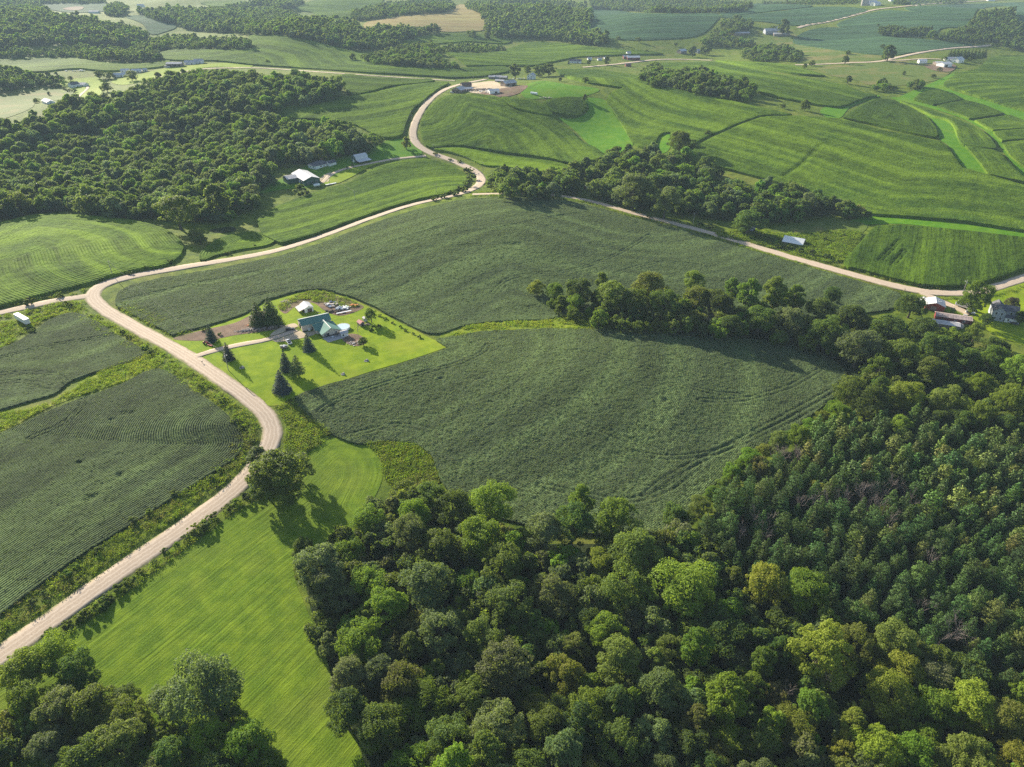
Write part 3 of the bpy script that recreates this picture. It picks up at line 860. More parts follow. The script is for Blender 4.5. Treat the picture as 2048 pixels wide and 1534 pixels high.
# far fields
crop('soybean_crop', 'blue green soybean hill beyond the woods, centre right', 'soybeans', [(1186, 20), (1216, 18), (1267, 26), (1356, 28), (1440, 31), (1432, 43), (1402, 69), (1318, 79), (1224, 77), (1186, 61), (1132, 52), (1183, 46)], M['soy_far'], 0.9, 7, row=10)
crop('soybean_crop', 'blue green soybean slope below the silos', 'soybeans', [(1440, 34), (1500, 29), (1560, 23), (1640, 14), (1735, 20), (1666, 42), (1600, 51), (1530, 44), (1480, 39)], M['soy_far'], 0.9, 8, row=12)
crop('soybean_crop', 'darker soybean strip behind the silo slope', 'soybeans', [(1500, 8), (1560, 8), (1625, 12), (1553, 21), (1500, 27), (1440, 30), (1445, 16)], M['soy_far'], 0.9, 12, row=12)
crop('soybean_crop', 'soybean hill right of the climbing road', 'soybeans', [(1673, 50), (1757, 23), (1802, 22), (1955, 48), (1939, 55), (1883, 57), (1869, 68), (1768, 72), (1719, 63)], M['soy_far'], 0.9, 8, row=-10)
crop('soybean_crop', 'soybean field along the skyline at the right', 'soybeans', [(1808, 17), (1861, 12), (2048, 5), (2140, 4), (2140, 66), (2035, 44), (2030, 17), (1955, 20), (1941, 40)], M['soy_far'], 0.9, 10, row=-5)
crop('soybean_crop', 'wide soybean slope above the far road', 'soybeans', [(1585, 84), (1607, 65), (1666, 55), (1768, 73), (1848, 79), (1950, 90), (1901, 95), (1821, 106), (1794, 110), (1768, 111), (1634, 95)], M['soy_far'], 0.9, 6, row=-8)
crop('corn_crop', 'long light green crop swells beyond the ridge road', 'corn',
     [(300, 110), (356, 97), (420, 100), (500, 96), (497, 70), (550, 70), (607, 77), (650, 89), (690, 100), (735, 109), (740, 128), (805, 133), (880, 138), (930, 136), (1010, 133), (1024, 142), (965, 153), (905, 156), (860, 152), (750, 146), (650, 139), (500, 129), (430, 121), (368, 121), (325, 119)],
     M['corn'], 2.2, 4.5, row=[(300, 110), (420, 98), (550, 69), (690, 99), (740, 127), (1010, 132)], smooth=False)
crop('corn_crop', 'green crop field in front of the far left wood', 'corn', [(-80, 112), (76, 113), (127, 109), (165, 119), (230, 128), (305, 126), (340, 122), (335, 130), (255, 139), (215, 142), (150, 137), (65, 144), (20, 136), (-80, 128)], M['corn'], 2.2, 6, row=5)
crop('corn_crop', 'pale green field tucked behind the tree clumps', 'corn', [(800, 95), (812, 80), (869, 70), (917, 68), (1020, 77), (1020, 85), (932, 83), (876, 87), (838, 85)], M['corn'], 2.2, 6, row=5)
crop('corn_crop', 'green field right of the tree row by the hilltop farm', 'corn', [(886, 104), (958, 108), (1000, 103), (1060, 84), (1114, 86), (1198, 96), (1305, 103), (1330, 108), (1254, 109), (1153, 114), (1100, 125), (1064, 132), (1000, 131), (932, 132), (914, 116)], M['corn'], 2.2, 5, row=-5, smooth=False)
crop('grain_crop', 'tan ripening grain field on the far hill', 'grain', [(728, 48), (780, 37), (856, 24), (907, 19), (915, 10), (970, 19), (983, 38), (973, 58), (932, 63), (881, 63), (840, 54), (729, 60)], M['grain'], 0.8, 9, row=10)
crop('corn_crop', 'hazy light green field left of the tan hill', 'corn', [(553, 19), (609, 6), (650, -2), (767, -2), (754, 12), (703, 28), (700, 38), (637, 31), (622, 24)], M['corn'], 2.0, 12, row=5)
crop('soybean_crop', 'hazy oval soybean field between the far left woods', 'soybeans', [(252, 34), (292, 32), (330, 42), (353, 54), (330, 64), (302, 69), (285, 48)], M['soy_far'], 0.9, 9, row=5)
crop('soybean_crop', 'hazy soybean field at the upper left corner', 'soybeans', [(79, 13), (127, 6), (211, 5), (214, 20), (178, 25), (122, 23)], M['soy_far'], 0.9, 14, row=5)
crop('corn_crop', 'far light green strip near the top left', 'corn', [(400, 6), (483, 2), (495, 6), (432, 13)], M['corn'], 2.0, 15, row=5)
# ------------------------------------------------------------------ foliage materials
def mat_leaf(name, trans=0.52, hue_var=0.014, val_var=0.22, wood=False):
    t = NT(name)
    oi = t.n('ShaderNodeObjectInfo')
    ocol = t.attr('tone', 'INSTANCER').outputs['Color'] if wood else oi.outputs['Color']
    tint = t.attr('tint').outputs['Fac']
    hs = t.n('ShaderNodeHueSaturation')
    t.put(hs.inputs['Color'], ocol)
    t.put(hs.inputs['Hue'], t.math('ADD', t.mr(oi.outputs['Random'], 0, 1, 0.5 - hue_var, 0.5 + hue_var), t.mr(tint, 0, 1, 0.006, -0.012)))
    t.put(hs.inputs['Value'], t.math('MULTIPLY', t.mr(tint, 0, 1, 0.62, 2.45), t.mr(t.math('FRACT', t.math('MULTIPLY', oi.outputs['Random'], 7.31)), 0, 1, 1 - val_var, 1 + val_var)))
    tc = t.mix(0.45, hs.outputs[0], (0.34, 0.44, 0.02))
    return t.surf(hs.outputs[0], 0.55, 0.18, None, trans, tc)

M['leaf'] = mat_leaf('broad leaves')
M['needle'] = mat_leaf('needles', 0.16, 0.012, 0.2)
M['leaf_wood'] = mat_leaf('leaves of woodland trees', wood=True)
M['needle_wood'] = mat_leaf('needles of woodland trees', 0.16, 0.012, 0.2, wood=True)
M['bark'] = simple('bark', (0.10, 0.085, 0.07), 0.9, 0.1, 0.3, 2.0)
M['deadwood'] = simple('weathered dead wood', (0.21, 0.175, 0.16), 0.9, 0.1, 0.25, 2.0)

def unit(v):
    return v / np.maximum(np.linalg.norm(v, axis=-1, keepdims=True), 1e-9)

def leaf_quads(P, N, size, tint, narrow=0.62, rng=RNG):
    n = len(P)
    a = unit(rng.normal(size=(n, 3)))
    t = unit(np.cross(N, a))
    b = np.cross(N, t)
    s = np.asarray(size)[:, None] * np.ones((n, 1))
    V = np.stack([P + t * s, P + b * s * narrow + N * s * 0.22, P - t * s, P - b * s * narrow + N * s * 0.22], 1).reshape(-1, 3)
    F = np.arange(4 * n).reshape(n, 4)
    return V, F, np.repeat(tint, 4)

def tube(pts, rad, n=6):
    pts = np.asarray(pts, dtype=float)
    V, F = [], []
    k = len(pts)
    for i in range(k):
        d = pts[min(i + 1, k - 1)] - pts[max(i - 1, 0)]
        d = d / max(np.linalg.norm(d), 1e-9)
        a = np.array([1, 0, 0]) if abs(d[0]) < 0.8 else np.array([0, 1, 0])
        u = unit(np.cross(d, a))
        w = np.cross(d, u)
        for j in range(n):
            th = 2 * PI * j / n
            V.append(pts[i] + rad[i] * (u * math.cos(th) + w * math.sin(th)))
    for i in range(k - 1):
        for j in range(n):
            F.append([i * n + j, i * n + (j + 1) % n, (i + 1) * n + (j + 1) % n, (i + 1) * n + j])
    return np.array(V), np.array(F)

def join(parts):
    V, F, o = [], [], 0
    for v, f in parts:
        V.append(v)
        F.append(np.asarray(f) + o)
        o += len(v)
    return np.concatenate(V), np.concatenate(F)

def broadleaf(seed, Ht, R, base, nlobe, nleaf, lsize, form='round'):
    """crown (lobes of leaves round limbs) and trunk with limbs"""
    rng = np.random.default_rng(seed)
    ch = Ht - base
    lobes = []
    for i in range(nlobe):
        u = rng.uniform(-0.75, 1.0)
        th = rng.uniform(0, 2 * PI)
        if form == 'tall':
            prof = (1 - max(u, 0) ** 1.6 * 0.85) * (0.72 + 0.28 * (u + 1) / 1.75)
        elif form == 'spread':
            prof = math.sqrt(max(0, 1 - max(u, 0) ** 2.6)) * (0.80 + 0.2 * min(1, u + 0.75))
        else:
            prof = math.sqrt(max(0.02, 1 - (abs(u) ** 2.0) * (0.92 if u > 0 else 0.55)))
        rr = R * prof * (0.82 if i % 4 else rng.uniform(0.2, 0.6)) * rng.uniform(0.66, 1.22)
        c = np.array([rr * math.cos(th), rr * math.sin(th), base + ch * (0.43 + 0.45 * u)])
        lr = R * (0.115 + 0.25 * rng.random() ** 1.9) * (1.0 if u > -0.2 else 0.85)
        lobes.append((c, lr, rng.uniform(0, 1)))
    w = np.array([l[1] ** 2 for l in lobes])
    cnt = np.maximum(6, (nleaf * w / w.sum()).astype(int))
    PP, NN, TT = [], [], []
    mid = np.array([0, 0, base + ch * 0.38])
    for (c, lr, tn), k in zip(lobes, cnt):
        d = unit(rng.normal(size=(k * 2, 3)))
        out = unit(c - mid)
        keep = (d @ out) + 0.35 * d[:, 2] > rng.uniform(-0.75, 0.0, size=k * 2)
        d = d[keep][:k]
        rad = lr * (1 - 0.35 * rng.random(len(d)) ** 2) * (1 + 0.18 * np.sin(d[:, 0] * 7 + d[:, 1] * 5 + tn * 9))
        p = c + d * rad[:, None] * np.array([1, 1, 0.86])
        PP.append(p)
        NN.append(unit(d * 0.75 + rng.normal(size=d.shape) * 0.42 + np.array([0, 0, 0.30])))
        TT.append(np.clip(0.28 * tn + 0.36 + 0.3 * (rng.random(len(d)) - 0.5) + 0.12 * d[:, 2], 0, 1))  # upper side of each lobe tinted lighter, sunlit tips put into the colour
    P, N, T = np.concatenate(PP), np.concatenate(NN), np.concatenate(TT)
    V, F, tt = leaf_quads(P, N, lsize * rng.uniform(0.65, 1.3, len(P)), T, rng=rng)
    parts = [tube([(0, 0, -0.6), (0.05 * R, 0, base * 0.7), (0.02 * R, 0.05 * R, base + ch * 0.35), (0, 0, base + ch * 0.75)], [0.035 * Ht, 0.026 * Ht, 0.018 * Ht, 0.005 * Ht], 6)]
    for i in range(min(9, nlobe)):
        c = lobes[(i * 3) % nlobe][0]
        z0 = base * 0.75 + ch * 0.25 * (i % 4) / 4
        parts.append(tube([(0.03 * R, 0, z0), c * np.array([0.5, 0.5, 0]) + np.array([0, 0, (z0 + c[2]) / 2 + 0.3]), c], [0.012 * Ht, 0.008 * Ht, 0.003 * Ht], 4))
    return (V, F, tt), join(parts)

def pine(seed, Ht, R, nleaf, lsize, dense=False, round_top=False):
    rng = np.random.default_rng(seed)
    PP, NN, TT = [], [], []
    limbs = [tube([(0, 0, -0.5), (0, 0, Ht * 0.5), (0, 0, Ht * 0.98)], [0.022 * Ht, 0.014 * Ht, 0.003 * Ht], 6)]
    base = 0.05 * Ht if dense else 0.16 * Ht
    whorls = int((Ht - base) / (0.62 if dense else 0.75))
    tot = []
    for i in range(whorls):
        f = (i + 0.5 * rng.random()) / whorls
        z = base + (Ht - base) * f
        if dense:
            r = R * (1 - f) ** 0.86 + 0.10
        elif round_top:
            r = R * min(1, 0.55 + 1.6 * f) * math.sqrt(max(0.03, 1 - f ** 3.0))
        else:
            r = R * (1 - f ** 1.1) ** 0.85 + 0.12
        nb = max(4, int((9 if dense else 6) * (0.55 + 0.6 * (1 - f))))
        a0 = rng.uniform(0, 2 * PI)
        for j in range(nb):
            th = a0 + 2 * PI * j / nb + rng.normal() * 0.16
            L = r * rng.uniform(0.78, 1.1)
            up = (0.28 if not dense else -0.05) + 0.5 * f + rng.normal() * 0.08
            tot.append((z, th, L, up, f))
    wsum = sum(b[2] ** 1.5 for b in tot)
    for (z, th, L, up, f) in tot:
        k = max(4, int(nleaf * L ** 1.5 / wsum))
        s = rng.random(k) ** 0.62
        droop = -0.22 * s ** 2 * L if dense else -0.05 * s * L
        dirv = np.array([math.cos(th), math.sin(th), 0])
        side = np.array([-math.sin(th), math.cos(th), 0])
        wid = 0.30 * L * (1 - 0.6 * s) * (0.4 + s)
        P = np.array([0, 0, z]) + dirv * (s * L)[:, None] + side * (rng.normal(size=k) * wid)[:, None]
        P[:, 2] += up * s * L * 0.7 + droop + rng.normal(size=k) * 0.10
        PP.append(P)
        NN.append(unit(np.array([0, 0, 0.75]) + dirv * 0.55 + rng.normal(size=(k, 3)) * 0.42))
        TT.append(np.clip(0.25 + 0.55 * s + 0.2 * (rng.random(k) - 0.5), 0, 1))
        if not dense and L > 0.8:
            limbs.append(tube([(0, 0, z), (math.cos(th) * L * 0.8, math.sin(th) * L * 0.8, z + up * L * 0.5)], [0.05, 0.015], 3))
    P, N, T = np.concatenate(PP), np.concatenate(NN), np.concatenate(TT)
    V, F, tt = leaf_quads(P, N, lsize * rng.uniform(0.7, 1.25, len(P)), T, 0.45, rng=rng)
    return (V, F, tt), join(limbs)

def deadtree(seed, Ht):
    rng = np.random.default_rng(seed)
    parts = []
    def branch(p, d, L, r, depth):
        j_ = 0.35 if depth == 3 else 1.0
        mid = p + d * L * 0.5 + rng.normal(size=3) * L * 0.05 * j_
        e = p + d * L + rng.normal(size=3) * L * 0.08 * j_
        parts.append(tube([p, mid, e], [r, r * 0.75, r * 0.5], 4))
        if depth == 0:
            return
        for i in range(6 if depth == 3 else 4):
            f = rng.uniform(0.45, 1.0)
            q = p + (e - p) * f
            nd = unit(d * 0.8 + rng.normal(size=3) * 0.5 + np.array([0, 0, 0.45]))
            branch(q, nd, L * rng.uniform(0.45, 0.7), r * 0.5, depth - 1)
    branch(np.array([0, 0, -0.4]), np.array([0.03, 0.02, 1.0]), Ht * 0.6, 0.015 * Ht, 3)
    return join(parts)

class Kind:
    def __init__(s, crown, trunk, ht, R, leafmat):
        V, F, tt = crown
        s.crown = mesh_np('crown', V, F, leafmat, False, {'tint': tt})
        s.trunk = mesh_np('trunk', trunk[0], trunk[1], M['bark'], True)
        s.ht, s.R = ht, R
        V2 = np.concatenate([V, trunk[0]])
        F2 = np.concatenate([F, trunk[1] + len(V)])
        s.both = (V2, F2, np.concatenate([tt, np.zeros(len(trunk[0]))]), np.r_[np.zeros(len(F), int), np.ones(len(trunk[1]), int)])

FORMS = ['round', 'spread', 'tall', 'round', 'spread', 'round', 'tall', 'round']
def spec(i):
    f = FORMS[i % 8]
    return {'round': (16.0, 6.0, 3.2), 'spread': (14.0, 7.0, 3.0), 'tall': (18.0, 4.6, 3.0)}[f], f
NEAR = []
for i in range(10):
    (h_, r_, b_), f = spec(i)
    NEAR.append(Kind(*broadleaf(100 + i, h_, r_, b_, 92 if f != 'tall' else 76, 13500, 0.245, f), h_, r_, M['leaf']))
    NEAR[-1].form = f
MID = []
for i in range(8):
    (h_, r_, b_), f = spec(i)
    h_ *= 0.82
    MID.append(Kind(*broadleaf(200 + i, h_, r_, b_ * 0.6, 52, 3000, 0.46, f), h_, r_, M['leaf']))
FAR = []
for i in range(6):
    (h_, r_, b_), f = spec(i)
    h_ *= 0.88
    FAR.append(Kind(*broadleaf(300 + i, h_, r_, b_ * 0.6, 17, 520, 1.15, f), h_, r_, M['leaf']))
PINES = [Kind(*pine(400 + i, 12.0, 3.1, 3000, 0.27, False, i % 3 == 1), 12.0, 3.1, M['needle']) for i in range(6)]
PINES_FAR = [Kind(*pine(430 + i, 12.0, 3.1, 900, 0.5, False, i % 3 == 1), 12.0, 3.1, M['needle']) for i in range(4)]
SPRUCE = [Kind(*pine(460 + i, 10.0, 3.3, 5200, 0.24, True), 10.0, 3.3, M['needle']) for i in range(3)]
DEAD = [mesh_np('trunk', *deadtree(480 + i, 11.0), M['deadwood'], True) for i in range(4)]
SHRUB = []
for i in range(4):
    (V, F, tt), tr = broadleaf(500 + i, 3.2, 2.2, 0.25, 16, 1100, 0.27, 'round')
    SHRUB.append(Kind((V, F, tt), tr, 3.2, 2.2, M['leaf']))

TONE = {
    'dark green': (0.034, 0.066, 0.016), 'mid green': (0.052, 0.094, 0.018), 'bright green': (0.085, 0.150, 0.014),
    'yellow green': (0.135, 0.172, 0.020), 'grey green': (0.082, 0.108, 0.044), 'olive': (0.088, 0.116, 0.024),
    'weed': (0.125, 0.200, 0.015), 'weed light': (0.20, 0.255, 0.030), 'blue green': (0.043, 0.083, 0.019), 'deep blue': (0.026, 0.046, 0.046), 'tan': (0.13, 0.128, 0.045), 'purple brown': (0.055, 0.035, 0.035),
}

def place(kind, name, label, cat, x, y, sc, tone, rz=None, group=None, scz=1.0, parts=('crown', 'trunk')):
    r = empty(name, (x, y, float(HG(x, y)) - 0.05), random.uniform(0, 2 * PI) if rz is None else rz)
    r.scale = (sc, sc, sc * scz)
    tag(r, label, cat, group)
    c = link('crown', kind.crown, r)
    j = [random.uniform(0.88, 1.12) for _ in range(3)]
    c.color = (*[TONE[tone][k] * j[k] for k in range(3)], 1)
    if kind.trunk:
        link('trunk', kind.trunk, r)
    return r

# ------------------------------------------------------------------ scattering woods too large to count
def gn_scatter(name, label, cat, pts, rot, scl, idx, protos, tones):
    """one mesh of points; a node group sets a tree on every point"""
    col = bpy.data.collections.new(name + '_kinds')
    for i, o in enumerate(protos):
        col.objects.link(o)
    me = bpy.data.meshes.new(name)
    me.vertices.add(len(pts))
    me.vertices.foreach_set('co', np.asarray(pts, dtype=np.float32).ravel())
    for an, arr, ty in (('rotz', rot, 'FLOAT'), ('scl', scl, 'FLOAT'), ('idx', idx, 'INT')):
        a = me.attributes.new(an, ty, 'POINT')
        a.data.foreach_set('value', np.asarray(arr, dtype=np.float32 if ty == 'FLOAT' else np.int32))
    a = me.attributes.new('tone', 'FLOAT_COLOR', 'POINT')
    a.data.foreach_set('color', np.column_stack([tones, np.ones(len(pts))]).astype(np.float32).ravel())
    o = link(name, me)
    tag(o, label, cat, kind='stuff')
    ng = bpy.data.node_groups.new(name, 'GeometryNodeTree')
    ng.interface.new_socket('Geometry', in_out='INPUT', socket_type='NodeSocketGeometry')
    ng.interface.new_socket('Geometry', in_out='OUTPUT', socket_type='NodeSocketGeometry')
    gi = ng.nodes.new('NodeGroupInput')
    go = ng.nodes.new('NodeGroupOutput')
    ci = ng.nodes.new('GeometryNodeCollectionInfo')
    ci.inputs['Collection'].default_value = col
    ci.inputs['Separate Children'].default_value = True
    ci.inputs['Reset Children'].default_value = True
    ip = ng.nodes.new('GeometryNodeInstanceOnPoints')
    ip.inputs['Pick Instance'].default_value = True
    def na(n, t):
        nd = ng.nodes.new('GeometryNodeInputNamedAttribute')
        nd.data_type = t
        nd.inputs['Name'].default_value = n
        return nd.outputs['Attribute']
    cx = ng.nodes.new('ShaderNodeCombineXYZ')
    ng.links.new(na('rotz', 'FLOAT'), cx.inputs[2])
    ng.links.new(gi.outputs[0], ip.inputs['Points'])
    ng.links.new(ci.outputs[0], ip.inputs['Instance'])
    ng.links.new(na('idx', 'INT'), ip.inputs['Instance Index'])
    ng.links.new(cx.outputs[0], ip.inputs['Rotation'])
    ng.links.new(na('scl', 'FLOAT'), ip.inputs['Scale'])
    ng.links.new(ip.outputs[0], go.inputs[0])
    md = o.modifiers.new('scatter', 'NODES')
    md.node_group = ng
    return o

_pc = {}
def protos(kinds):
    """unlinked source objects, one per mesh; the name order is the index order"""
    out = []
    for k in kinds:
        if id(k) not in _pc:
            V, F, tt, mi = k.both
            lm = M['needle_wood'] if k.crown.materials[0] == M['needle'] else M['leaf_wood']
            _pc[id(k)] = mesh_np('tree', V, F, [lm, M['bark']], False, {'tint': tt}, mi)
        out.append(bpy.data.objects.new('woodland_tree', _pc[id(k)]))
    out.sort(key=lambda o: o.name)
    return out

def tone_mix(n, tones, P=None):
    """tree colours in drifts: neighbours tend to share a tone"""
    k = RNG.integers(0, len(tones), n)
    if P is not None:
        d = (vnoise(P[:, 0], P[:, 1], 22.0, 31) * 1.4 - 0.2) * len(tones)
        k = np.where(RNG.random(n) < 0.45, np.clip(d.astype(int), 0, len(tones) - 1), k)
    return np.array([TONE[t_] for t_ in tones])[k] * RNG.uniform(0.85, 1.15, (n, 3)), k

def wood_poly(px, th=13.0, smooth=True):
    """outline of a wood as seen (crown tops at the back, feet of the front trees) -> outline of its ground"""
    px = np.asarray(px, dtype=float)
    q = catmull(px, True, 4) if smooth else resample(np.vstack([px, px[0]]), 20)[:-1]
    y0, y1 = q[:, 1].min(), q[:, 1].max()
    f = np.clip((y1 - q[:, 1]) / max(y1 - y0, 1e-6), 0, 1)
    f = np.minimum(1.0, f * 1.5)
    return G(q, th * 0.85 * f)[:, :2]

def fill(poly, sp, jit=0.42, rng=RNG):
    lo, hi = poly.min(0), poly.max(0)
    nx_ = int((hi[0] - lo[0]) / sp) + 2
    ny_ = int((hi[1] - lo[1]) / (sp * 0.866)) + 2
    X_, Y_ = np.meshgrid(np.arange(nx_), np.arange(ny_))
    P = np.stack([lo[0] + (X_ + 0.5 * (Y_ % 2)) * sp, lo[1] + Y_ * sp * 0.866], -1).reshape(-1, 2)
    P = P + rng.uniform(-jit, jit, P.shape) * sp
    P = P[inside(P, poly)]
    if len(P):
        ok, _ = cut_by_roads(P, 5.0)
        P = P[ok]
    return P

BTONES = ['dark green', 'mid green', 'grey green', 'olive', 'mid green', 'bright green']
def wood(name, label, px, kinds, sp, tones, sc=(0.75, 1.1), smooth=True, cat='woodland', th=13.0, skip=None):
    poly = wood_poly(px, th, smooth)
    P = fill(poly, sp)
    if len(P):
        d_, _ = near_line(P, poly, True)
        P = P[(d_ > sp * 1.1) | (vnoise(P[:, 0], P[:, 1], sp * 3.0, 61) > 0.42)]
    if skip is not None and len(P):
        P = P[~skip(P)]
    if not len(P):
        print('EMPTY WOOD', label)
        return
    pr = protos(kinds)
    n = len(P)
    z = HG(P[:, 0], P[:, 1])
    s = (sc[0] * 0.78 + (sc[1] * 1.18 - sc[0] * 0.78) * RNG.random(n) ** 1.3) * (0.78 + 0.44 * vnoise(P[:, 0], P[:, 1], 60, 4))
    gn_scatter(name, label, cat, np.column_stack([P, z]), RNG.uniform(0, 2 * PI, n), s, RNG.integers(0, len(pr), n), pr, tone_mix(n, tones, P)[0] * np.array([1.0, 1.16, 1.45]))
    NW.append((label, n))
NW = []
FT = ['dark green', 'mid green', 'grey green', 'mid green', 'olive', 'bright green']
# mid distance
wood('woodland', 'large dark wood filling the valley left of the winding road',
     [(-60, 270), (0, 245), (70, 225), (140, 200), (200, 190), (260, 172), (300, 158), (340, 152), (390, 142), (440, 138), (470, 142), (540, 150), (620, 148), (680, 158), (683, 180), (640, 196), (570, 202), (540, 224), (575, 238), (640, 246), (700, 258),
      (745, 275), (742, 292), (700, 300), (640, 312), (560, 325), (500, 330), (545, 352), (560, 372), (515, 390), (505, 412), (470, 440), (400, 455), (330, 448), (250, 438), (150, 426), (60, 428), (-60, 450)],
     MID, 8.7, ['dark green', 'mid green', 'grey green', 'olive', 'mid green', 'bright green'], (0.80, 1.22), False)
wood('woodland', 'dense dark wood in the valley above the sloping road',
     [(972, 330), (1010, 328), (1060, 338), (1120, 330), (1180, 318), (1230, 300), (1290, 296), (1340, 302), (1400, 318), (1480, 345), (1560, 365), (1620, 385), (1700, 400), (1738, 420), (1735, 442), (1680, 445), (1600, 444), (1540, 444), (1460, 450), (1400, 440), (1340, 428), (1270, 410), (1200, 396), (1150, 384), (1060, 384), (985, 382), (968, 360)],
     MID, 8.4, ['dark green', 'mid green', 'olive', 'dark green', 'grey green', 'bright green'], (0.72, 1.12), False,
     skip=lambda P: np.hypot(P[:, 0] - g1(1178, 380).x, P[:, 1] - g1(1178, 380).y) < 16)
wood('woodland', 'dark oblong wood between two cornfields on the right hill', [(1285, 140), (1310, 128), (1345, 140), (1400, 134), (1440, 145), (1480, 160), (1512, 190), (1510, 205), (1470, 202), (1400, 188), (1330, 170), (1290, 158)], MID, 8.5, FT, (0.7, 1.0))
# far
wood('woodland', 'hazy wooded hill at the upper left', [(-80, 12), (0, 10), (75, 12), (122, 28), (180, 33), (230, 45), (282, 55), (297, 72), (270, 88), (240, 96), (150, 90), (60, 96), (-80, 100)], FAR, 11.6, FT, (0.95, 1.4))
wood('woodland', 'tree band below the hazy wooded hill', [(-80, 97), (60, 96), (150, 88), (240, 96), (300, 97), (326, 116), (300, 125), (255, 126), (210, 124), (178, 117), (140, 109), (60, 110), (-80, 110)], FAR, 10.5, FT, (0.7, 1.05))
wood('woodland', 'tree tongue above the light green crop swells', [(268, 90), (300, 82), (330, 72), (380, 70), (430, 71), (495, 76), (500, 92), (420, 97), (345, 96), (310, 106), (280, 100)], FAR, 10.5, FT, (0.7, 1.0))
wood('woodland', 'long hazy wood along the upper left valley',
     [(270, 18), (330, 12), (400, 14), (440, 14), (500, 2), (560, -6), (608, 0), (600, 8), (552, 20), (600, 30), (650, 38), (700, 42), (722, 48), (722, 62), (760, 52), (840, 54), (882, 54), (880, 64), (840, 70), (805, 80), (795, 96), (735, 104), (690, 98), (640, 84), (560, 70), (500, 66), (440, 60), (380, 56), (340, 42), (300, 30)], FAR, 10.8, FT, (0.85, 1.25), False)
wood('woodland', 'hazy tree clump by the pale bare patch', [(212, 14), (225, 4), (252, 6), (256, 26), (240, 34), (215, 30)], FAR, 12, FT, (0.8, 1.1))
wood('woodland', 'thin hazy tree strip along the top left edge', [(-80, -6), (60, -5), (140, -4), (210, -3), (210, 3), (130, 5), (70, 8), (-80, 8)], FAR, 14, FT, (0.8, 1.1))
wood('woodland', 'narrow wood behind the tan grain hill', [(700, 26), (740, 12), (790, 2), (850, -3), (906, 2), (905, 16), (860, 22), (780, 34), (735, 42), (704, 40)], FAR, 10.5, FT, (0.7, 1.0))
wood('woodland', 'round tree clumps in front of the light green field', [(735, 108), (765, 95), (800, 90), (820, 86), (876, 84), (883, 108), (884, 124), (922, 128), (920, 138), (880, 138), (818, 136), (760, 128), (735, 124)], MID, 9, FT, (0.55, 0.85))
wood('woodland', 'tree row between two pale green fields', [(876, 90), (932, 84), (1011, 89), (1000, 100), (960, 107), (900, 102)], FAR, 9.5, FT, (0.5, 0.8))
wood('woodland', 'hazy wooded slope at the top centre', [(930, 4), (990, -5), (1100, -2), (1178, 8), (1184, 46), (1160, 52), (1130, 52), (1186, 62), (1222, 86), (1200, 94), (1132, 86), (1107, 78), (1040, 76), (1000, 77), (970, 70), (975, 40), (960, 20)], FAR, 10.4, FT, (0.85, 1.25), False)
wood('woodland', 'long hazy tree belt along the top right of centre', [(1178, -4), (1300, -6), (1420, -2), (1508, 4), (1503, 24), (1432, 28), (1280, 23), (1183, 15)], FAR, 12, FT, (0.7, 1.0), False)
wood('woodland', 'scattered wood on the slope left of the grey barns', [(1400, 72), (1440, 50), (1445, 36), (1483, 36), (1520, 44), (1480, 60), (1430, 74), (1510, 84), (1512, 96), (1440, 97), (1392, 90)], FAR, 10, FT, (0.6, 0.95), False)
wood('woodland', 'bushy wood below the pasture of the grey barns', [(1500, 92), (1540, 85), (1575, 88), (1607, 102), (1604, 118), (1567, 125), (1500, 122), (1488, 106)], MID, 9, FT, (0.55, 0.9))
wood('woodland', 'dark wood behind the evergreen row at the right', [(1862, 70), (1890, 56), (1942, 46), (1958, 22), (2030, 16), (2036, 44), (2060, 52), (2120, 60), (2120, 112), (2048, 104), (1985, 92), (1960, 88), (1900, 80)], FAR, 10, ['dark green', 'mid green', 'dark green'], (0.7, 1.0), False)
wood('woodland', 'dark tree clump on the soybean hill', [(1757, 62), (1765, 50), (1800, 47), (1861, 53), (1861, 74), (1820, 74), (1770, 70)], FAR, 10, ['dark green', 'mid green', 'dark green'], (0.6, 0.9))
wood('woodland', 'line of trees below the yellow pasture', [(1740, 176), (1762, 152), (1790, 160), (1808, 158), (1845, 152), (1856, 168), (1840, 180), (1790, 181)], MID, 7.5, FT, (0.45, 0.7))
wood('woodland', 'dark wood left of the pale pasture', [(-80, 135), (0, 128), (60, 140), (135, 142), (135, 158), (95, 166), (0, 180), (-80, 190)], FAR, 9.5, FT, (0.6, 0.95))
wood('woodland', 'thin wood and hedges along the far top right skyline', [(1510, 4), (1620, -2), (1720, -4), (1720, 4), (1640, 10), (1560, 8)], FAR, 14, FT, (0.4, 0.7))
wood('woodland', 'tree cover beyond the silos at the top edge', [(1790, -4), (1850, -6), (1935, -5), (1930, 3), (1860, 8), (1800, 10)], FAR, 14, FT, (0.5, 0.8))
# ------------------------------------------------------------------ trees one can tell apart
TAKEN = []      # x, y, crown radius
def at_crown(px, py, wpx, kind, scz=1.0):
    """stand a tree so that its crown centre shows at a spot with a given width"""
    p = g1(px, py, 8.0)
    for _ in range(3):
        depth = p.y * math.cos(PITCH) + (CAM_H - p.z - 6) * math.sin(PITCH)
        sc = wpx / (FPX / depth) / 2 / kind.R
        p = g1(px, py, 0.60 * kind.ht * sc * scz)
    return p.x, p.y, sc

COUNT = {'broad': 0, 'pine': 0, 'shrub': 0, 'dead': 0, 'spruce': 0}
def pick(form, pool):
    c = [k for k in pool if getattr(k, 'form', 'round') == form] or pool
    return random.choice(c)

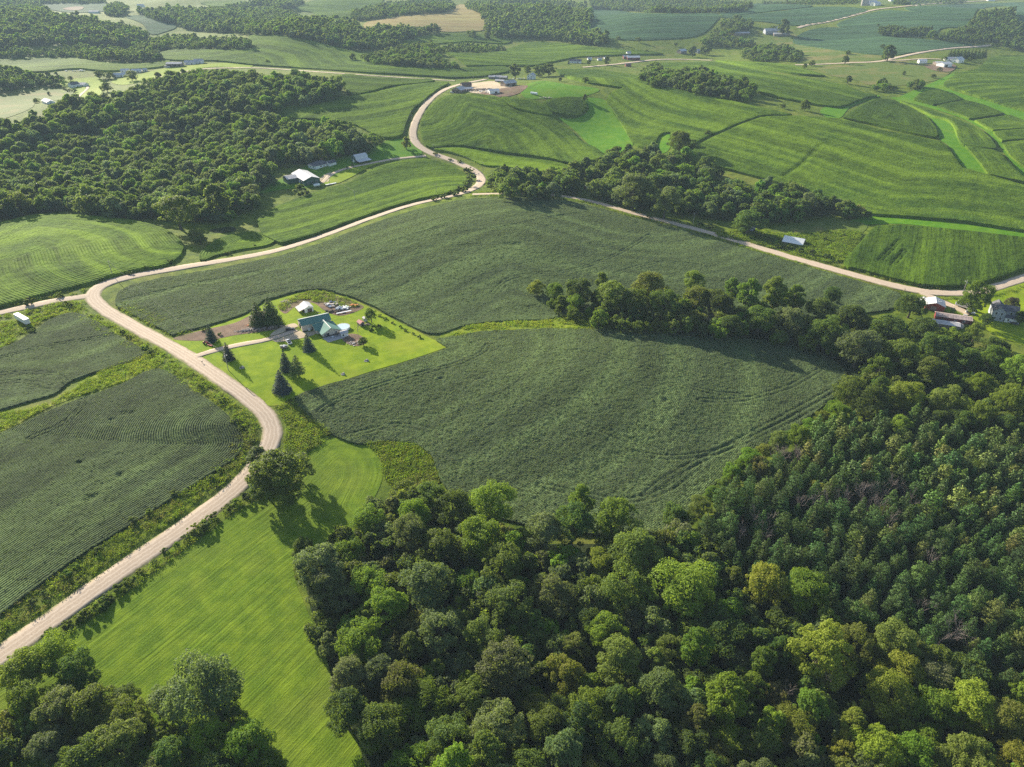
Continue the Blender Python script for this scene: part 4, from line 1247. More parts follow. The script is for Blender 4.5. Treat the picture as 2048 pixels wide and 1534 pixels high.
def lone(px, py, w, tone, label, form='round', pool=None, group=None, scz=1.0, name='broadleaf_tree', cat='tree'):
    pool = pool or (NEAR if py > 520 else MID)
    if pool is MID and scz == 1.0 and py < 320:
        scz = 0.74
    k = pick(form, pool) if pool is NEAR else random.choice(pool)
    x, y, sc = at_crown(px, py, w, k, scz)
    TAKEN.append((x, y, sc * k.R))
    COUNT['broad'] += 1
    if 'bush' in label or 'shrub' in label:
        name, cat = 'bush', 'bush'
    return place(k, name, label, cat, x, y, sc, tone, None, group, scz)

# notable trees of the wood in the foreground: crown centre, width, tone, form
WOOD1 = [
    (985, 1003, 92, 'yellow green', 'spread'), (905, 1012, 74, 'dark green', 'round'), (862, 990, 62, 'mid green', 'round'), (826, 1028, 62, 'bright green', 'round'),
    (642, 1130, 98, 'grey green', 'round'), (604, 1092, 44, 'mid green', 'round'), (738, 1036, 62, 'bright green', 'round'), (694, 1105, 72, 'bright green', 'spread'),
    (818, 1068, 72, 'grey green', 'round'), (874, 1096, 76, 'mid green', 'round'), (960, 1072, 88, 'bright green', 'round'), (1085, 1062, 76, 'grey green', 'round'),
    (1146, 1046, 84, 'mid green', 'round'), (1232, 1040, 94, 'bright green', 'round'), (1162, 1000, 52, 'bright green', 'tall'), (850, 1172, 104, 'grey green', 'round'),
    (742, 1168, 82, 'bright green', 'spread'), (772, 1216, 84, 'bright green', 'round'), (648, 1172, 78, 'grey green', 'round'), (688, 1196, 62, 'grey green', 'round'),
    (722, 1282, 94, 'bright green', 'spread'), (932, 1172, 72, 'bright green', 'spread'), (1004, 1132, 84, 'olive', 'round'), (1022, 1204, 92, 'mid green', 'round'),
    (1100, 1192, 84, 'grey green', 'round'), (1204, 1122, 62, 'yellow green', 'round'), (1274, 1108, 94, 'olive', 'round'), (1252, 1176, 104, 'olive', 'spread'),
    (1365, 1172, 132, 'yellow green', 'spread'), (1212, 1262, 84, 'bright green', 'round'), (882, 1262, 92, 'grey green', 'round'), (962, 1274, 92, 'olive', 'round'),
    (1012, 1332, 112, 'grey green', 'round'), (824, 1292, 52, 'olive', 'tall'), (1130, 1350, 82, 'yellow green', 'round'), (1242, 1322, 92, 'olive', 'round'),
    (1150, 1292, 62, 'olive', 'round'), (762, 1342, 72, 'grey green', 'round'), (806, 1364, 82, 'olive', 'round'), (1532, 1168, 84, 'yellow green', 'round'),
    (1612, 1178, 86, 'bright green', 'round'), (1440, 1262, 104, 'dark green', 'spread'), (1392, 1292, 68, 'bright green', 'tall'), (1342, 1292, 60, 'olive', 'round'),
    (1322, 1386, 92, 'grey green', 'round'), (1640, 1306, 118, 'yellow green', 'round'), (1712, 1290, 82, 'olive', 'round'), (1790, 1290, 88, 'olive', 'round'),
    (1802, 1336, 84, 'yellow green', 'round'), (1776, 1384, 92, 'yellow green', 'round'), (1560, 1300, 52, 'mid green', 'tall'), (1524, 1322, 56, 'bright green', 'tall'),
    (1452, 1392, 86, 'bright green', 'tall'), (1506, 1372, 60, 'bright green', 'round'), (1552, 1384, 50, 'tan', 'round'), (1622, 1412, 66, 'bright green', 'tall'),
    (1590, 1448, 82, 'yellow green', 'spread'), (1706, 1442, 52, 'yellow green', 'tall'), (1862, 1414, 98, 'bright green', 'spread'), (1938, 1408, 104, 'yellow green', 'round'),
    (2006, 1442, 92, 'olive', 'round'), (1868, 1352, 72, 'grey green', 'round'), (1452, 1482, 82, 'yellow green', 'spread'), (1520, 1484, 72, 'olive', 'round'),
    (1380, 1492, 74, 'dark green', 'round'), (1690, 1496, 62, 'yellow green', 'round'), (1756, 1494, 88, 'yellow green', 'round'), (1832, 1506, 82, 'bright green', 'round'),
    (1934, 1516, 104, 'olive', 'round'), (2030, 1520, 80, 'yellow green', 'round'), (700, 1352, 74, 'grey green', 'round'), (692, 1420, 86, 'dark green', 'round'), (760, 1450, 90, 'mid green', 'round'),
    (860, 1400, 92, 'bright green', 'spread'), (940, 1400, 84, 'olive', 'round'), (900, 1480, 96, 'mid green', 'round'), (1000, 1450, 100, 'grey green', 'round'), (1090, 1450, 90, 'olive', 'round'),
    (1180, 1420, 86, 'bright green', 'round'), (1240, 1490, 92, 'olive', 'round'), (1310, 1470, 84, 'grey green', 'round'), (1060, 1540, 96, 'mid green', 'round'), (820, 1530, 90, 'bright green', 'spread'), (1170, 1250, 70, 'dark green', 'round'),
]
WOOD3 = [
    (1074, 574, 34, 'yellow green', 'round'), (1110, 582, 36, 'bright green', 'round'), (1160, 580, 58, 'dark green', 'round'), (1150, 605, 40, 'bright green', 'round'), (1205, 560, 30, 'bright green', 'tall'),
    (1225, 590, 66, 'olive', 'round'), (1300, 575, 70, 'olive', 'round'), (1270, 600, 60, 'mid green', 'round'), (1330, 605, 64, 'mid green', 'round'), (1390, 560, 44, 'bright green', 'round'), (1400, 595, 56, 'olive', 'round'),
    (1440, 605, 60, 'dark green', 'round'), (1465, 578, 40, 'bright green', 'tall'), (1500, 585, 52, 'bright green', 'tall'), (1550, 585, 56, 'yellow green', 'tall'), (1590, 595, 46, 'bright green', 'tall'), (1520, 635, 60, 'mid green', 'round'),
    (1460, 650, 50, 'dark green', 'round'), (1580, 640, 62, 'grey green', 'round'), (1640, 620, 58, 'mid green', 'round'), (1667, 588, 36, 'dark green', 'round'), (1660, 660, 70, 'mid green', 'round'), (1700, 635, 64, 'dark green', 'round'),
    (1720, 690, 78, 'grey green', 'round'), (1780, 660, 70, 'mid green', 'round'), (1800, 710, 72, 'olive', 'round'), (1760, 735, 56, 'bright green', 'round'), (1850, 660, 60, 'dark green', 'round'), (1870, 700, 66, 'mid green', 'round'),
    (1930, 720, 62, 'mid green', 'round'), (1990, 720, 56, 'bright green', 'round'), (2040, 740, 60, 'yellow green', 'round'), (1820, 790, 60, 'yellow green', 'round'), (1900, 800, 62, 'olive', 'round'), (1960, 830, 64, 'yellow green', 'round'),
    (2020, 800, 66, 'yellow green', 'round'), (1700, 780, 60, 'mid green', 'round'), (1740, 800, 66, 'dark green', 'round'), (1800, 850, 46, 'yellow green', 'round'), (1680, 825, 46, 'bright green', 'round'), (1600, 870, 44, 'bright green', 'round'), (1560, 880, 40, 'olive', 'round'),
    (1500, 915, 46, 'bright green', 'round'), (1465, 945, 40, 'bright green', 'round'), (1350, 1030, 50, 'mid green', 'round'), (1400, 1010, 46, 'olive', 'round'), (1860, 740, 60, 'olive', 'round'), (1960, 770, 56, 'bright green', 'round'),
]
WOOD4 = [
    (98, 1312, 96, 'bright green', 'spread'), (40, 1340, 84, 'bright green', 'round'), (148, 1340, 80, 'mid green', 'round'), (56, 1400, 84, 'bright green', 'round'), (120, 1420, 92, 'grey green', 'round'), (190, 1416, 90, 'olive', 'round'),
    (250, 1432, 84, 'olive', 'round'), (402, 1378, 150, 'grey green', 'spread'), (334, 1398, 74, 'grey green', 'round'), (286, 1452, 46, 'yellow green', 'tall'), (420, 1478, 80, 'bright green', 'round'), (494, 1484, 90, 'bright green', 'round'),
    (236, 1490, 100, 'olive', 'round'), (100, 1490, 80, 'grey green', 'round'), (60, 1450, 60, 'mid green', 'round'), (344, 1510, 84, 'mid green', 'round'), (170, 1520, 96, 'mid green', 'round'), (540, 1530, 66, 'bright green', 'round'), (460, 1440, 60, 'mid green', 'round'),
    (440, 1540, 80, 'dark green', 'round'), (300, 1560, 80, 'grey green', 'round'), (250, 1392, 50, 'dark green', 'round'),
]
SOYLINE = G([(768, 905), (862, 912), (930, 1020), (1050, 1050), (1200, 1070), (1330, 1060), (1395, 1005), (1440, 955), (1600, 850), (1692, 742), (1540, 684), (1260, 662), (1130, 640)])[:, :2]
PINELINE = G([(1400, 1100), (1500, 1175), (1700, 1285), (1900, 1365), (2100, 1435)])[:, :2]
HAYLINE = G([(720, 1075), (640, 1100), (590, 1140), (610, 1210), (650, 1300), (680, 1400), (730, 1560)])[:, :2]
SIZEW = lambda sc: 'small' if sc < 0.62 else ('medium' if sc < 0.86 else ('tall' if sc < 1.12 else 'very large'))
FORMW = {'round': 'round-headed', 'spread': 'spreading', 'tall': 'upright'}
SEEN = {}
def near_label(x, y, sc, tone, form, where):
    if where == 'wood1':
        d = [near_line(np.array([[x, y]]), L)[0][0] for L in (HAYLINE, SOYLINE, PINELINE)]
        px = to_px(np.array([[x, y, float(HG(x, y)) + 8]]))[0]
        zone = ('at the hay meadow edge of the big wood' if d[0] < 11 else 'on the soybean edge of the big wood' if d[1] < 13 else
                'in the big wood beside the pines' if d[2] < 11 else 'at the bottom of the big wood' if px[1] > 1430 else
                'in the left half of the big wood' if px[0] < 1000 else 'in the centre of the big wood' if px[0] < 1400 else 'in the right half of the big wood')
    elif where == 'wood3':
        px = to_px(np.array([[x, y, float(HG(x, y)) + 6]]))[0]
        zone = ('at the pointed tip of the tree belt' if px[0] < 1170 else 'in the belt between the soybean fields' if px[0] < 1500 else
                'in the broad tree belt' if px[0] < 1720 and px[1] < 760 else 'on the field side of the pines' if px[0] < 1700 else
                'in the wood below the red barn' if px[1] < 740 else 'on the upper rim of the pines')
    else:
        px = to_px(np.array([[x, y, float(HG(x, y)) + 8]]))[0]
        zone = ('in the corner copse beside the road' if px[0] < 170 else 'in the middle of the corner copse' if px[0] < 320 else 'on the meadow side of the corner copse')
        if px[1] > 1460:
            zone += ', low down'
    return f'{SIZEW(sc)} {FORMW[form]} {tone} tree {zone}'

GROUPW = {'wood1': 'broadleaf trees of the foreground wood', 'wood3': 'broadleaf trees of the belt beside the soybeans', 'wood4': 'broadleaf trees of the corner copse'}
def notable(lst, where):
    for (px, py, w, tone, form) in lst:
        k = pick(form, NEAR)
        if where == 'wood3' and py < 700:
            scz = 0.82
        else:
            scz = random.uniform(0.86, 1.0)
        x, y, sc = at_crown(px, py, w, k, scz)
        TAKEN.append((x, y, sc * k.R))
        COUNT['broad'] += 1
        place(k, 'broadleaf_tree', near_label(x, y, sc * scz, tone, k.form, where), 'tree', x, y, sc, tone, None, GROUPW[where], scz)

notable(WOOD1, 'wood1')
notable(WOOD3, 'wood3')
notable(WOOD4, 'wood4')

def filler(px, sp, where, tones, rmin, rmax, budget, stuff_label, keep=0.66):
    poly = poly_world(px, False)
    P = fill(poly, sp, 0.40)
    T = np.array(TAKEN)
    ok = []
    for p in P:
        r = random.uniform(rmin, rmax)
        d = np.hypot(T[:, 0] - p[0], T[:, 1] - p[1]) - T[:, 2] * keep
        if d.min() > r * 0.42:
            ok.append((p[0], p[1], r))
    ok.sort(key=lambda q: q[0] ** 2 + q[1] ** 2)
    # what the frame can show comes first
    pix = to_px(np.array([[q[0], q[1], float(HG(q[0], q[1])) + 9] for q in ok]))
    vis = (pix[:, 0] > -60) & (pix[:, 0] < 2110) & (pix[:, 1] < 1600)
    rest = []
    for q, v in zip(ok, vis):
        if v and budget > 0:
            budget -= 1
            k = random.choice(NEAR)
            sc = q[2] / k.R
            tone = tones[int(np.clip((vnoise(q[0], q[1], 18.0, 41) * 1.5 - 0.25 + random.uniform(-0.3, 0.3)) * len(tones), 0, len(tones) - 1))]
            scz = random.uniform(0.85, 1.05)
            COUNT['broad'] += 1
            place(k, 'broadleaf_tree', near_label(q[0], q[1], sc * scz, tone, k.form, where), 'tree', q[0], q[1], sc, tone, None, GROUPW[where], scz)
        else:
            rest.append(q)
    if rest:
        R_ = np.array(rest)
        z = HG(R_[:, 0], R_[:, 1])
        pr = protos(MID)
        gn_scatter('woodland', stuff_label, 'woodland', np.column_stack([R_[:, :2], z]), RNG.uniform(0, 6.28, len(R_)), R_[:, 2] / 6.0, RNG.integers(0, len(pr), len(R_)), pr, tone_mix(len(R_), tones)[0])
    return len(ok), len(rest)

W1POLY = [(690, 1090), (740, 1040), (800, 1010), (880, 1030), (985, 1065), (1080, 1088), (1230, 1088), (1340, 1092), (1400, 1106), (1500, 1178), (1700, 1286), (1900, 1366), (2110, 1440), (2140, 1660), (770, 1660), (715, 1480), (672, 1390), (648, 1300), (620, 1215), (610, 1165), (640, 1130)]
print('W1', filler(W1POLY, 6.6, 'wood1', ['dark green', 'grey green', 'mid green', 'olive', 'bright green'], 3.4, 5.6, 40, 'remaining trees of the foreground wood at its lower rim'))
W3POLY = [(1080, 606), (1140, 610), (1250, 612), (1350, 608), (1500, 632), (1650, 655), (1780, 664), (1850, 676), (1900, 690), (1960, 712), (2060, 728), (2110, 745), (2110, 905), (2060, 905), (1900, 880), (1830, 850), (1750, 835), (1690, 800), (1698, 752), (1650, 717), (1540, 690), (1400, 680), (1300, 671), (1200, 662), (1130, 640)]
print('W3', filler(W3POLY, 7.0, 'wood3', ['dark green', 'mid green', 'olive', 'bright green'], 3.0, 5.0, 16, 'remaining trees of the belt beside the soybean fields'))
W4POLY = [(-60, 1360), (40, 1372), (150, 1370), (180, 1430), (260, 1450), (330, 1440), (400, 1440), (490, 1460), (560, 1540), (590, 1640), (-60, 1640)]
print('W4', filler(W4POLY, 7.0, 'wood4', ['dark green', 'mid green', 'olive', 'bright green'], 3.0, 4.6, 6, 'remaining trees of the corner copse at its lower rim'))

# dark floor of the woods, seen only through gaps
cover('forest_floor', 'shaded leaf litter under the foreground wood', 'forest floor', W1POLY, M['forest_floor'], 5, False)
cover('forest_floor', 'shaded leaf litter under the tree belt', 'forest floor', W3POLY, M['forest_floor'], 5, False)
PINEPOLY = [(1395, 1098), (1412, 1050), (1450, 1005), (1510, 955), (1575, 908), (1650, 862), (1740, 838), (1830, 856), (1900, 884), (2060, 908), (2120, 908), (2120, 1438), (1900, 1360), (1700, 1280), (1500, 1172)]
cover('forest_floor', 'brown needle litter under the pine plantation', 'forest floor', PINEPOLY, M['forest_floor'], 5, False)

# ---- pine plantation: the nearest 280 one by one, the rest as one mass
poly = poly_world(PINEPOLY, False)
P = fill(poly, 4.7, 0.42)
T = np.array(TAKEN)
P = np.array([p for p in P if (np.hypot(T[:, 0] - p[0], T[:, 1] - p[1]) - T[:, 2] * 0.8).min() > 1.0])
P = P[np.argsort(P[:, 0] ** 2 + P[:, 1] ** 2)]
pix = to_px(np.column_stack([P, HG(P[:, 0], P[:, 1]) + 8]))
vis = (pix[:, 0] < 2085) & (pix[:, 1] < 1560)
nind = 0
rest = []
PT = ['blue green', 'blue green', 'dark green', 'blue green', 'mid green', 'blue green', 'dark green', 'olive']
ndead = 0
for p, v, q in zip(P, vis, pix):
    dn = vnoise(p[0], p[1], 14.0, 55)
    if v and dn > 0.70 and random.random() < 0.5 and ndead < 34:
        ndead += 1
        r = empty('dead_tree', (p[0], p[1], float(HG(*p)) - 0.1), random.uniform(0, 6.28))
        sc = random.uniform(0.80, 1.1)
        r.scale = (sc, sc, sc)
        zone = ('in the left of the plantation' if q[0] < 1560 else 'left of the plantation centre' if q[0] < 1680 else 'in the plantation centre' if q[0] < 1800 else 'right of the plantation centre' if q[0] < 1930 else 'in the right of the plantation') + (', low down' if q[1] > 1130 else '')
        tag(r, f'{"tall" if sc > 0.95 else "short"} bare grey dead pine {zone}', 'dead tree', 'bare dead trees among the pines')
        link('trunk', random.choice(DEAD), r)
        continue
    if v and nind < 285:
        nind += 1
        k = random.choice(PINES)
        sc = random.uniform(0.60, 1.12) * (0.85 + 0.3 * vnoise(p[0], p[1], 20.0, 91))
        tone = random.choice(PT)
        zone = ('at the plantation foot by the big wood' if near_line(p[None], PINELINE)[0][0] < 12 else
                ('at the left corner' if q[0] < 1540 else 'left of centre' if q[0] < 1680 else 'in the centre' if q[0] < 1800 else 'right of centre' if q[0] < 1930 else 'at the right edge') +
                (' of the front rows' if q[1] > 1180 else ' of the middle rows' if q[1] > 1050 else ' of the back rows'))
        shape = 'rounded' if PINES.index(k) % 3 == 1 else 'pointed'
        place(k, 'pine_tree', f'{"tall" if sc > 0.9 else "medium" if sc > 0.74 else "short"} {shape} {tone} pine {zone}', 'pine tree', p[0], p[1], sc, tone, None, 'pines of the plantation')
    elif dn < 0.22 and random.random() < 0.5:
        rest.append((p[0], p[1], 1))
    else:
        rest.append((p[0], p[1], 0))
R_ = np.array(rest)
z = HG(R_[:, 0], R_[:, 1])
pr = protos(PINES_FAR)
n = len(R_)
gn_scatter('pine_plantation', 'upper rows of the dense blue green pine plantation', 'pine plantation', np.column_stack([R_[:, :2], z]), RNG.uniform(0, 6.28, n), RNG.uniform(0.6, 1.12, n), RNG.integers(0, len(pr), n), pr, tone_mix(n, PT + ['olive', 'mid green'])[0])
print('PINES', nind, 'rest', n, 'dead', ndead)
# broadleaf trees grown in among the pines
for (px, py, w, tone, what) in [(1630, 975, 36, 'yellow green', 'pale yellow green tree among the pines above the others'), (1700, 960, 36, 'olive', 'olive tree among the pines by the dead trees'), (1660, 1030, 40, 'olive', 'brownish olive tree in the middle pines'),
                                (1780, 1020, 38, 'olive', 'round olive tree left of the light one in the pines'), (1800, 1055, 26, 'yellow green', 'small bright tree standing alone amid the pines'), (1750, 1070, 44, 'olive', 'loose olive tree among the central pines'),
                                (1880, 1030, 40, 'yellow green', 'yellow tree in the right half of the pines'), (1950, 940, 46, 'mid green', 'dark round broadleaf in the upper right pines'), (1515, 930, 50, 'tan', 'pale tan tree at the plantation corner'),
                                (1590, 985, 30, 'bright green', 'bright small tree inside the plantation corner'), (1470, 985, 34, 'bright green', 'bright green bush on the plantation edge'), (1840, 1020, 30, 'yellow green', 'thin yellow tree between pines'), (1840, 1290, 40, 'tan', 'pale tree at the foot of the pines'),
                                (1790, 1205, 34, 'tan', 'orange tinged tree low in the pines')]:
    lone(px, py, w, tone, what, pool=NEAR, scz=0.8)

for (px, py, w, tone, what) in [(1425, 985, 36, 'bright green', 'bright bushy tree at the lowest soybean corner'), (1448, 966, 30, 'olive', 'olive tree above the lowest soybean corner'), (1482, 934, 34, 'bright green', 'rounded bright tree lower on the soybean edge'), (1530, 900, 34, 'yellow green', 'yellow green tree midway on the soybean edge'),
                                (1556, 886, 30, 'bright green', 'bright bush midway on the soybean edge'), (1582, 872, 30, 'mid green', 'darker small tree midway on the soybean edge'), (1622, 848, 34, 'bright green', 'bright leafy tree on the upper soybean edge'), (1645, 832, 30, 'yellow green', 'pale tree on the upper soybean edge'),
                                (1668, 812, 32, 'bright green', 'bright tree near the top of the soybean edge'), (1690, 790, 34, 'mid green', 'tree at the top of the soybean edge'), (1375, 1035, 36, 'mid green', 'green tree at the foot of the soybean edge')]:
    lone(px, py, w, tone, what, pool=NEAR, scz=0.75)

# ---- trees standing alone or in small knots
L_ = lone
L_(562, 948, 116, 'mid green', 'biggest dark tree at the road bend', 'round', NEAR, scz=0.8)
L_(530, 968, 62, 'dark green', 'lower dark tree hugging the big tree at the road bend', 'round', NEAR, scz=0.8)
L_(592, 930, 54, 'mid green', 'right hand tree hugging the big tree at the road bend', 'round', NEAR, scz=0.8)
L_(514, 912, 44, 'grey green', 'wispy grey tree leaning over the gravel road bend', 'tall', NEAR, scz=0.7)
L_(1954, 588, 58, 'bright green', 'big bright green maple beside the camper', 'round', NEAR, scz=0.95)
L_(1824, 608, 54, 'dark green', 'dark round tree left of the red barn', 'round', NEAR, scz=0.7)
L_(2024, 606, 26, 'purple brown', 'dark purple leaved tree behind the grey house', 'round', NEAR)
L_(1952, 662, 30, 'yellow green', 'small yellow green tree below the dirt lane', 'round', NEAR)
L_(1985, 690, 44, 'mid green', 'dark leafy tree in front of the grey house lawn', 'round', NEAR, scz=0.8)
L_(1972, 640, 26, 'dark green', 'small dark tree left of the grey house', 'round', NEAR)
L_(2044, 634, 24, 'dark green', 'dark bushy tree right of the trampoline', 'round', NEAR)
L_(1360, 282, 46, 'dark green', 'big solitary dark oak at the grass pocket in the corn', 'round', NEAR, scz=0.8)
L_(1385, 285, 22, 'mid green', 'smaller tree touching the solitary oak', 'round')
L_(1416, 265, 13, 'dark green', 'slim dark tree standing on the field line', 'tall')
L_(1612, 208, 20, 'dark green', 'tall dark tree on the grassy hedge line', 'tall', scz=1.3)
L_(1566, 211, 12, 'dark green', 'low bush tree left of the tall hedge line tree', 'round')
L_(757, 278, 24, 'mid green', 'leafy tree at the wood end by the arched barn', 'round')
L_(812, 283, 22, 'olive', 'tree right beside the gravel road bend', 'round')
L_(1500, 440, 62, 'mid green', 'bushy tree behind the blue roofed shelter', 'round', NEAR, scz=0.6)
L_(1482, 448, 36, 'bright green', 'small bright tree left of the blue roofed shelter', 'round', NEAR, scz=0.6)
L_(1715, 420, 30, 'tan', 'tawny tree at the right end of the valley wood', 'tall')
L_(1738, 428, 16, 'dark green', 'last small tree at the end of the valley wood', 'round')
L_(1268, 375, 74, 'grey green', 'large pale grey green tree by the sloping road', 'round', NEAR, scz=0.75)
L_(1332, 400, 60, 'grey green', 'pale blue green willow in front of the valley wood', 'round', NEAR, scz=0.8)
L_(1240, 330, 44, 'bright green', 'bright topped tree at the back of the valley wood', 'round', scz=0.8)
L_(352, 418, 76, 'olive', 'large pale olive tree in front of the dark wood', 'round', NEAR, scz=0.7)
L_(430, 395, 50, 'mid green', 'tall green tree at the corner of the dark wood', 'tall')
L_(390, 468, 30, 'olive', 'low scrubby tree beside the pond hollow', 'round', NEAR, scz=0.6)
L_(400, 478, 24, 'mid green', 'low bush below the pond hollow', 'round', NEAR, scz=0.6)
L_(535, 122, 9, 'dark green', 'small lone tree above the ridge road', 'tall')
for (px, py, w, tn, lb) in [(1030, 138, 26, 'dark green', 'brownish tree left of the white hilltop house'), (1056, 138, 20, 'mid green', 'narrow tree behind the white hilltop house'), (1078, 140, 26, 'dark green', 'dark tree right behind the white hilltop house'),
                        (1098, 136, 30, 'dark green', 'biggest dark tree right of the hilltop house'), (1120, 158, 10, 'mid green', 'small shrub tree right of the hilltop house'), (1171, 158, 14, 'dark green', 'bush on the hedge below the valley road'), (1170, 193, 12, 'dark green', 'shrub above the grass waterway'),
                        (197, 147, 20, 'dark green', 'dark tree left of the white ridge houses'), (218, 149, 20, 'dark green', 'dark tree beside the white ridge cottage'), (262, 150, 24, 'grey green', 'large tree in front of the white ridge houses'),
                        (124, 156, 11, 'grey green', 'pale tree behind the white woodland house'), (140, 156, 11, 'grey green', 'second pale tree behind the white woodland house'), (72, 200, 14, 'dark green', 'dark tree left of the white long house'), (132, 200, 12, 'dark green', 'dark tree right of the white long house'),
                        (97, 186, 7, 'dark green', 'tiny conifer-like tree in the pale pasture'), (212, 172, 24, 'dark green', 'dark tree right of the house lawn at the upper left'), (428, 150, 30, 'dark green', 'big tree beside the ridge road'), (705, 112, 14, 'dark green', 'low dark trees in the crop swells'),
                        (729, 112, 16, 'dark green', 'low dark tree in the crop swells, right one'), (861, 57, 18, 'dark green', 'dark tree at the foot of the tan field'), (876, 58, 14, 'dark green', 'smaller dark tree at the foot of the tan field'), (945, 66, 22, 'dark green', 'dark tree right below the tan field'), (975, 70, 18, 'dark green', 'dark tree at the lower corner of the tan field'),
                        (1237, 75, 10, 'dark green', 'slim tree below the blue green soybean hill'), (1277, 78, 12, 'dark green', 'round tree in the far grass swale'), (1352, 88, 9, 'dark green', 'small tree on the far pasture'), (1293, 101, 7, 'mid green', 'tiny bush tree above the red shed'),
                        (1386, 100, 18, 'dark green', 'dark tree beside the far white house'), (1412, 98, 22, 'dark green', 'big tree right of the far white house'), (1568, 50, 28, 'dark green', 'large dark tree behind the grey barns'), (1545, 56, 14, 'dark green', 'tree left of the far house by the grey barns'),
                        (1610, 130, 10, 'olive', 'small tree beside the far road'), (1624, 125, 14, 'olive', 'pale bush tree on the far roadside'), (1692, 117, 15, 'dark green', 'dark bush tree under the far road'), (1696, 104, 13, 'mid green', 'round bush in the far grass'),
                        (1779, 102, 28, 'dark green', 'dark tree clump at the lane to the white farm'), (1766, 92, 11, 'dark green', 'slim tree behind the lane tree clump'), (1809, 145, 8, 'dark green', 'small dark tree in the yellow pasture'), (1880, 138, 10, 'dark green', 'tree in front of the white open shed'),
                        (1867, 151, 11, 'dark green', 'bushy tree at the right pasture hedge'), (1698, 157, 14, 'mid green', 'round bush below the pasture'), (1941, 118, 10, 'mid green', 'bush right of the white farm house'), (1890, 116, 10, 'mid green', 'small tree left of the white farm house'), (1300, 133, 8, 'dark green', 'little tree near the red hut by the road'),
                        (1475, 33, 16, 'dark green', 'far round tree at the top of the soybean slope'), (1756, 50, 7, 'dark green', 'narrow tree left of the hill clump'), (1214, 119, 14, 'dark green', 'bush beside the red shed'), (1178, 123, 10, 'dark green', 'tree beside the valley house')]:
    L_(px, py, w, tn, lb)
L_(741, 628, 24, 'mid green', 'leafy tree behind the small red roofed hut', 'round', NEAR)
L_(726, 681, 19, 'dark green', 'small clipped round tree on the home lawn', 'round', NEAR, scz=0.75)

# ---- spruces
def spruce(px, py, hpx, label, tone='deep blue', wide=1.0, k=0, name='spruce_tree', group='spruces on the home lawn', kinds=None):
    K = (kinds or SPRUCE)[k % 3]
    p = g1(px, py)
    depth = p.y * math.cos(PITCH) + (CAM_H - p.z) * math.sin(PITCH)
    dep = math.atan2(CAM_H - p.z, p.y)
    hm = hpx / (FPX / depth) / math.cos(dep)
    sc = hm / K.ht
    r = place(K, name, label, 'spruce' if name == 'spruce_tree' else 'pine tree', p.x, p.y, sc * wide, tone, None, group, 1.0 / wide)
    return r
spruce(424, 683, 36, 'dark blue spruce behind the red tractor', k=0)
spruce(458, 719, 35, 'blue spruce beside the utility pole on the lawn', k=1)
spruce(618, 701, 36, 'blue spruce right in front of the house', k=2)
spruce(573, 741, 41, 'slim blue spruce touching the yellow green pine', k=0, wide=0.9)
spruce(565, 783, 44, 'broadest blue spruce at the lower lawn corner', k=1, wide=1.18)
spruce(518, 650, 46, 'left one of the two big dark pines behind the driveway', 'dark green', 1.25, 1, 'pine_tree', 'big dark pines behind the driveway')
spruce(544, 648, 54, 'right, taller one of the two big dark pines behind the driveway', 'dark green', 1.2, 2, 'pine_tree', 'big dark pines behind the driveway')
spruce(597, 752, 42, 'yellow green loose pine on the home lawn', 'olive', 1.25, 0, 'pine_tree', 'pine on the home lawn', PINES)
spruce(1137, 128, 8, 'small dark spruce left of the pair by the valley house', k=0, group='spruces by the valley house')
for i, (px, py) in enumerate([(1898, 117), (1905, 118), (1912, 117), (1919, 118), (1926, 117), (1933, 118), (1940, 117), (1947, 118), (1954, 117), (1961, 117), (1967, 116)]):
    lab = ['leftmost', 'second', 'third', 'fourth', 'fifth', 'sixth', 'seventh', 'eighth', 'ninth', 'tenth', 'rightmost'][i] + ' dark spruce from the left in the evergreen row behind the white farm' if 0 < i < 10 else ['leftmost', 'rightmost'][i > 0] + ' dark spruce in the evergreen row behind the white farm'
    spruce(px, py, 18 + (i * 7) % 3, lab, 'dark green', 1.0, i, 'spruce_tree', 'evergreen row behind the white farm')

# ---- shrubs
SHG = {'hedge': 'shrubs along the hay meadow hedge', 'verge': 'bushes in the roadside weeds', 'road': 'roadside shrubs at the upper road bend'}
def shrub(px, py, w, tone, label, group):
    k = random.choice(SHRUB)
    x, y, sc = at_crown(px, py, w, k, 0.8)
    COUNT['shrub'] += 1
    place(k, 'shrub', label, 'shrub', x, y, sc, tone, None, group, 0.8)
for i, (px, py, w, tn) in enumerate([(100, 1268, 34, 'dark green'), (128, 1248, 22, 'mid green'), (152, 1236, 20, 'mid green'), (172, 1222, 36, 'bright green'), (196, 1210, 34, 'mid green'), (212, 1198, 26, 'dark green'), (236, 1176, 26, 'mid green'), (258, 1160, 24, 'mid green'), (280, 1142, 16, 'olive'),
                                     (330, 1100, 18, 'mid green'), (352, 1088, 16, 'bright green'), (388, 1056, 32, 'yellow green'), (412, 1040, 32, 'mid green'), (430, 1030, 20, 'dark green'), (452, 1016, 20, 'mid green'), (470, 1004, 24, 'bright green'), (488, 990, 26, 'dark green'), (508, 984, 28, 'dark green'), (305, 1122, 14, 'bright green'), (370, 1072, 16, 'mid green')]):
    ord_ = ['lowest', 'second lowest'][i] if i < 2 else ''
    shrub(px, py, w, tn, f'{tn} shrub on the meadow hedge {"near the corner copse" if i < 3 else "where the hedge is tallest" if i < 9 else "in the thin middle stretch" if i in (9, 10, 18) else "beside the yellow bush" if i < 14 or i == 19 else "under the big roadside tree"}', SHG['hedge'])
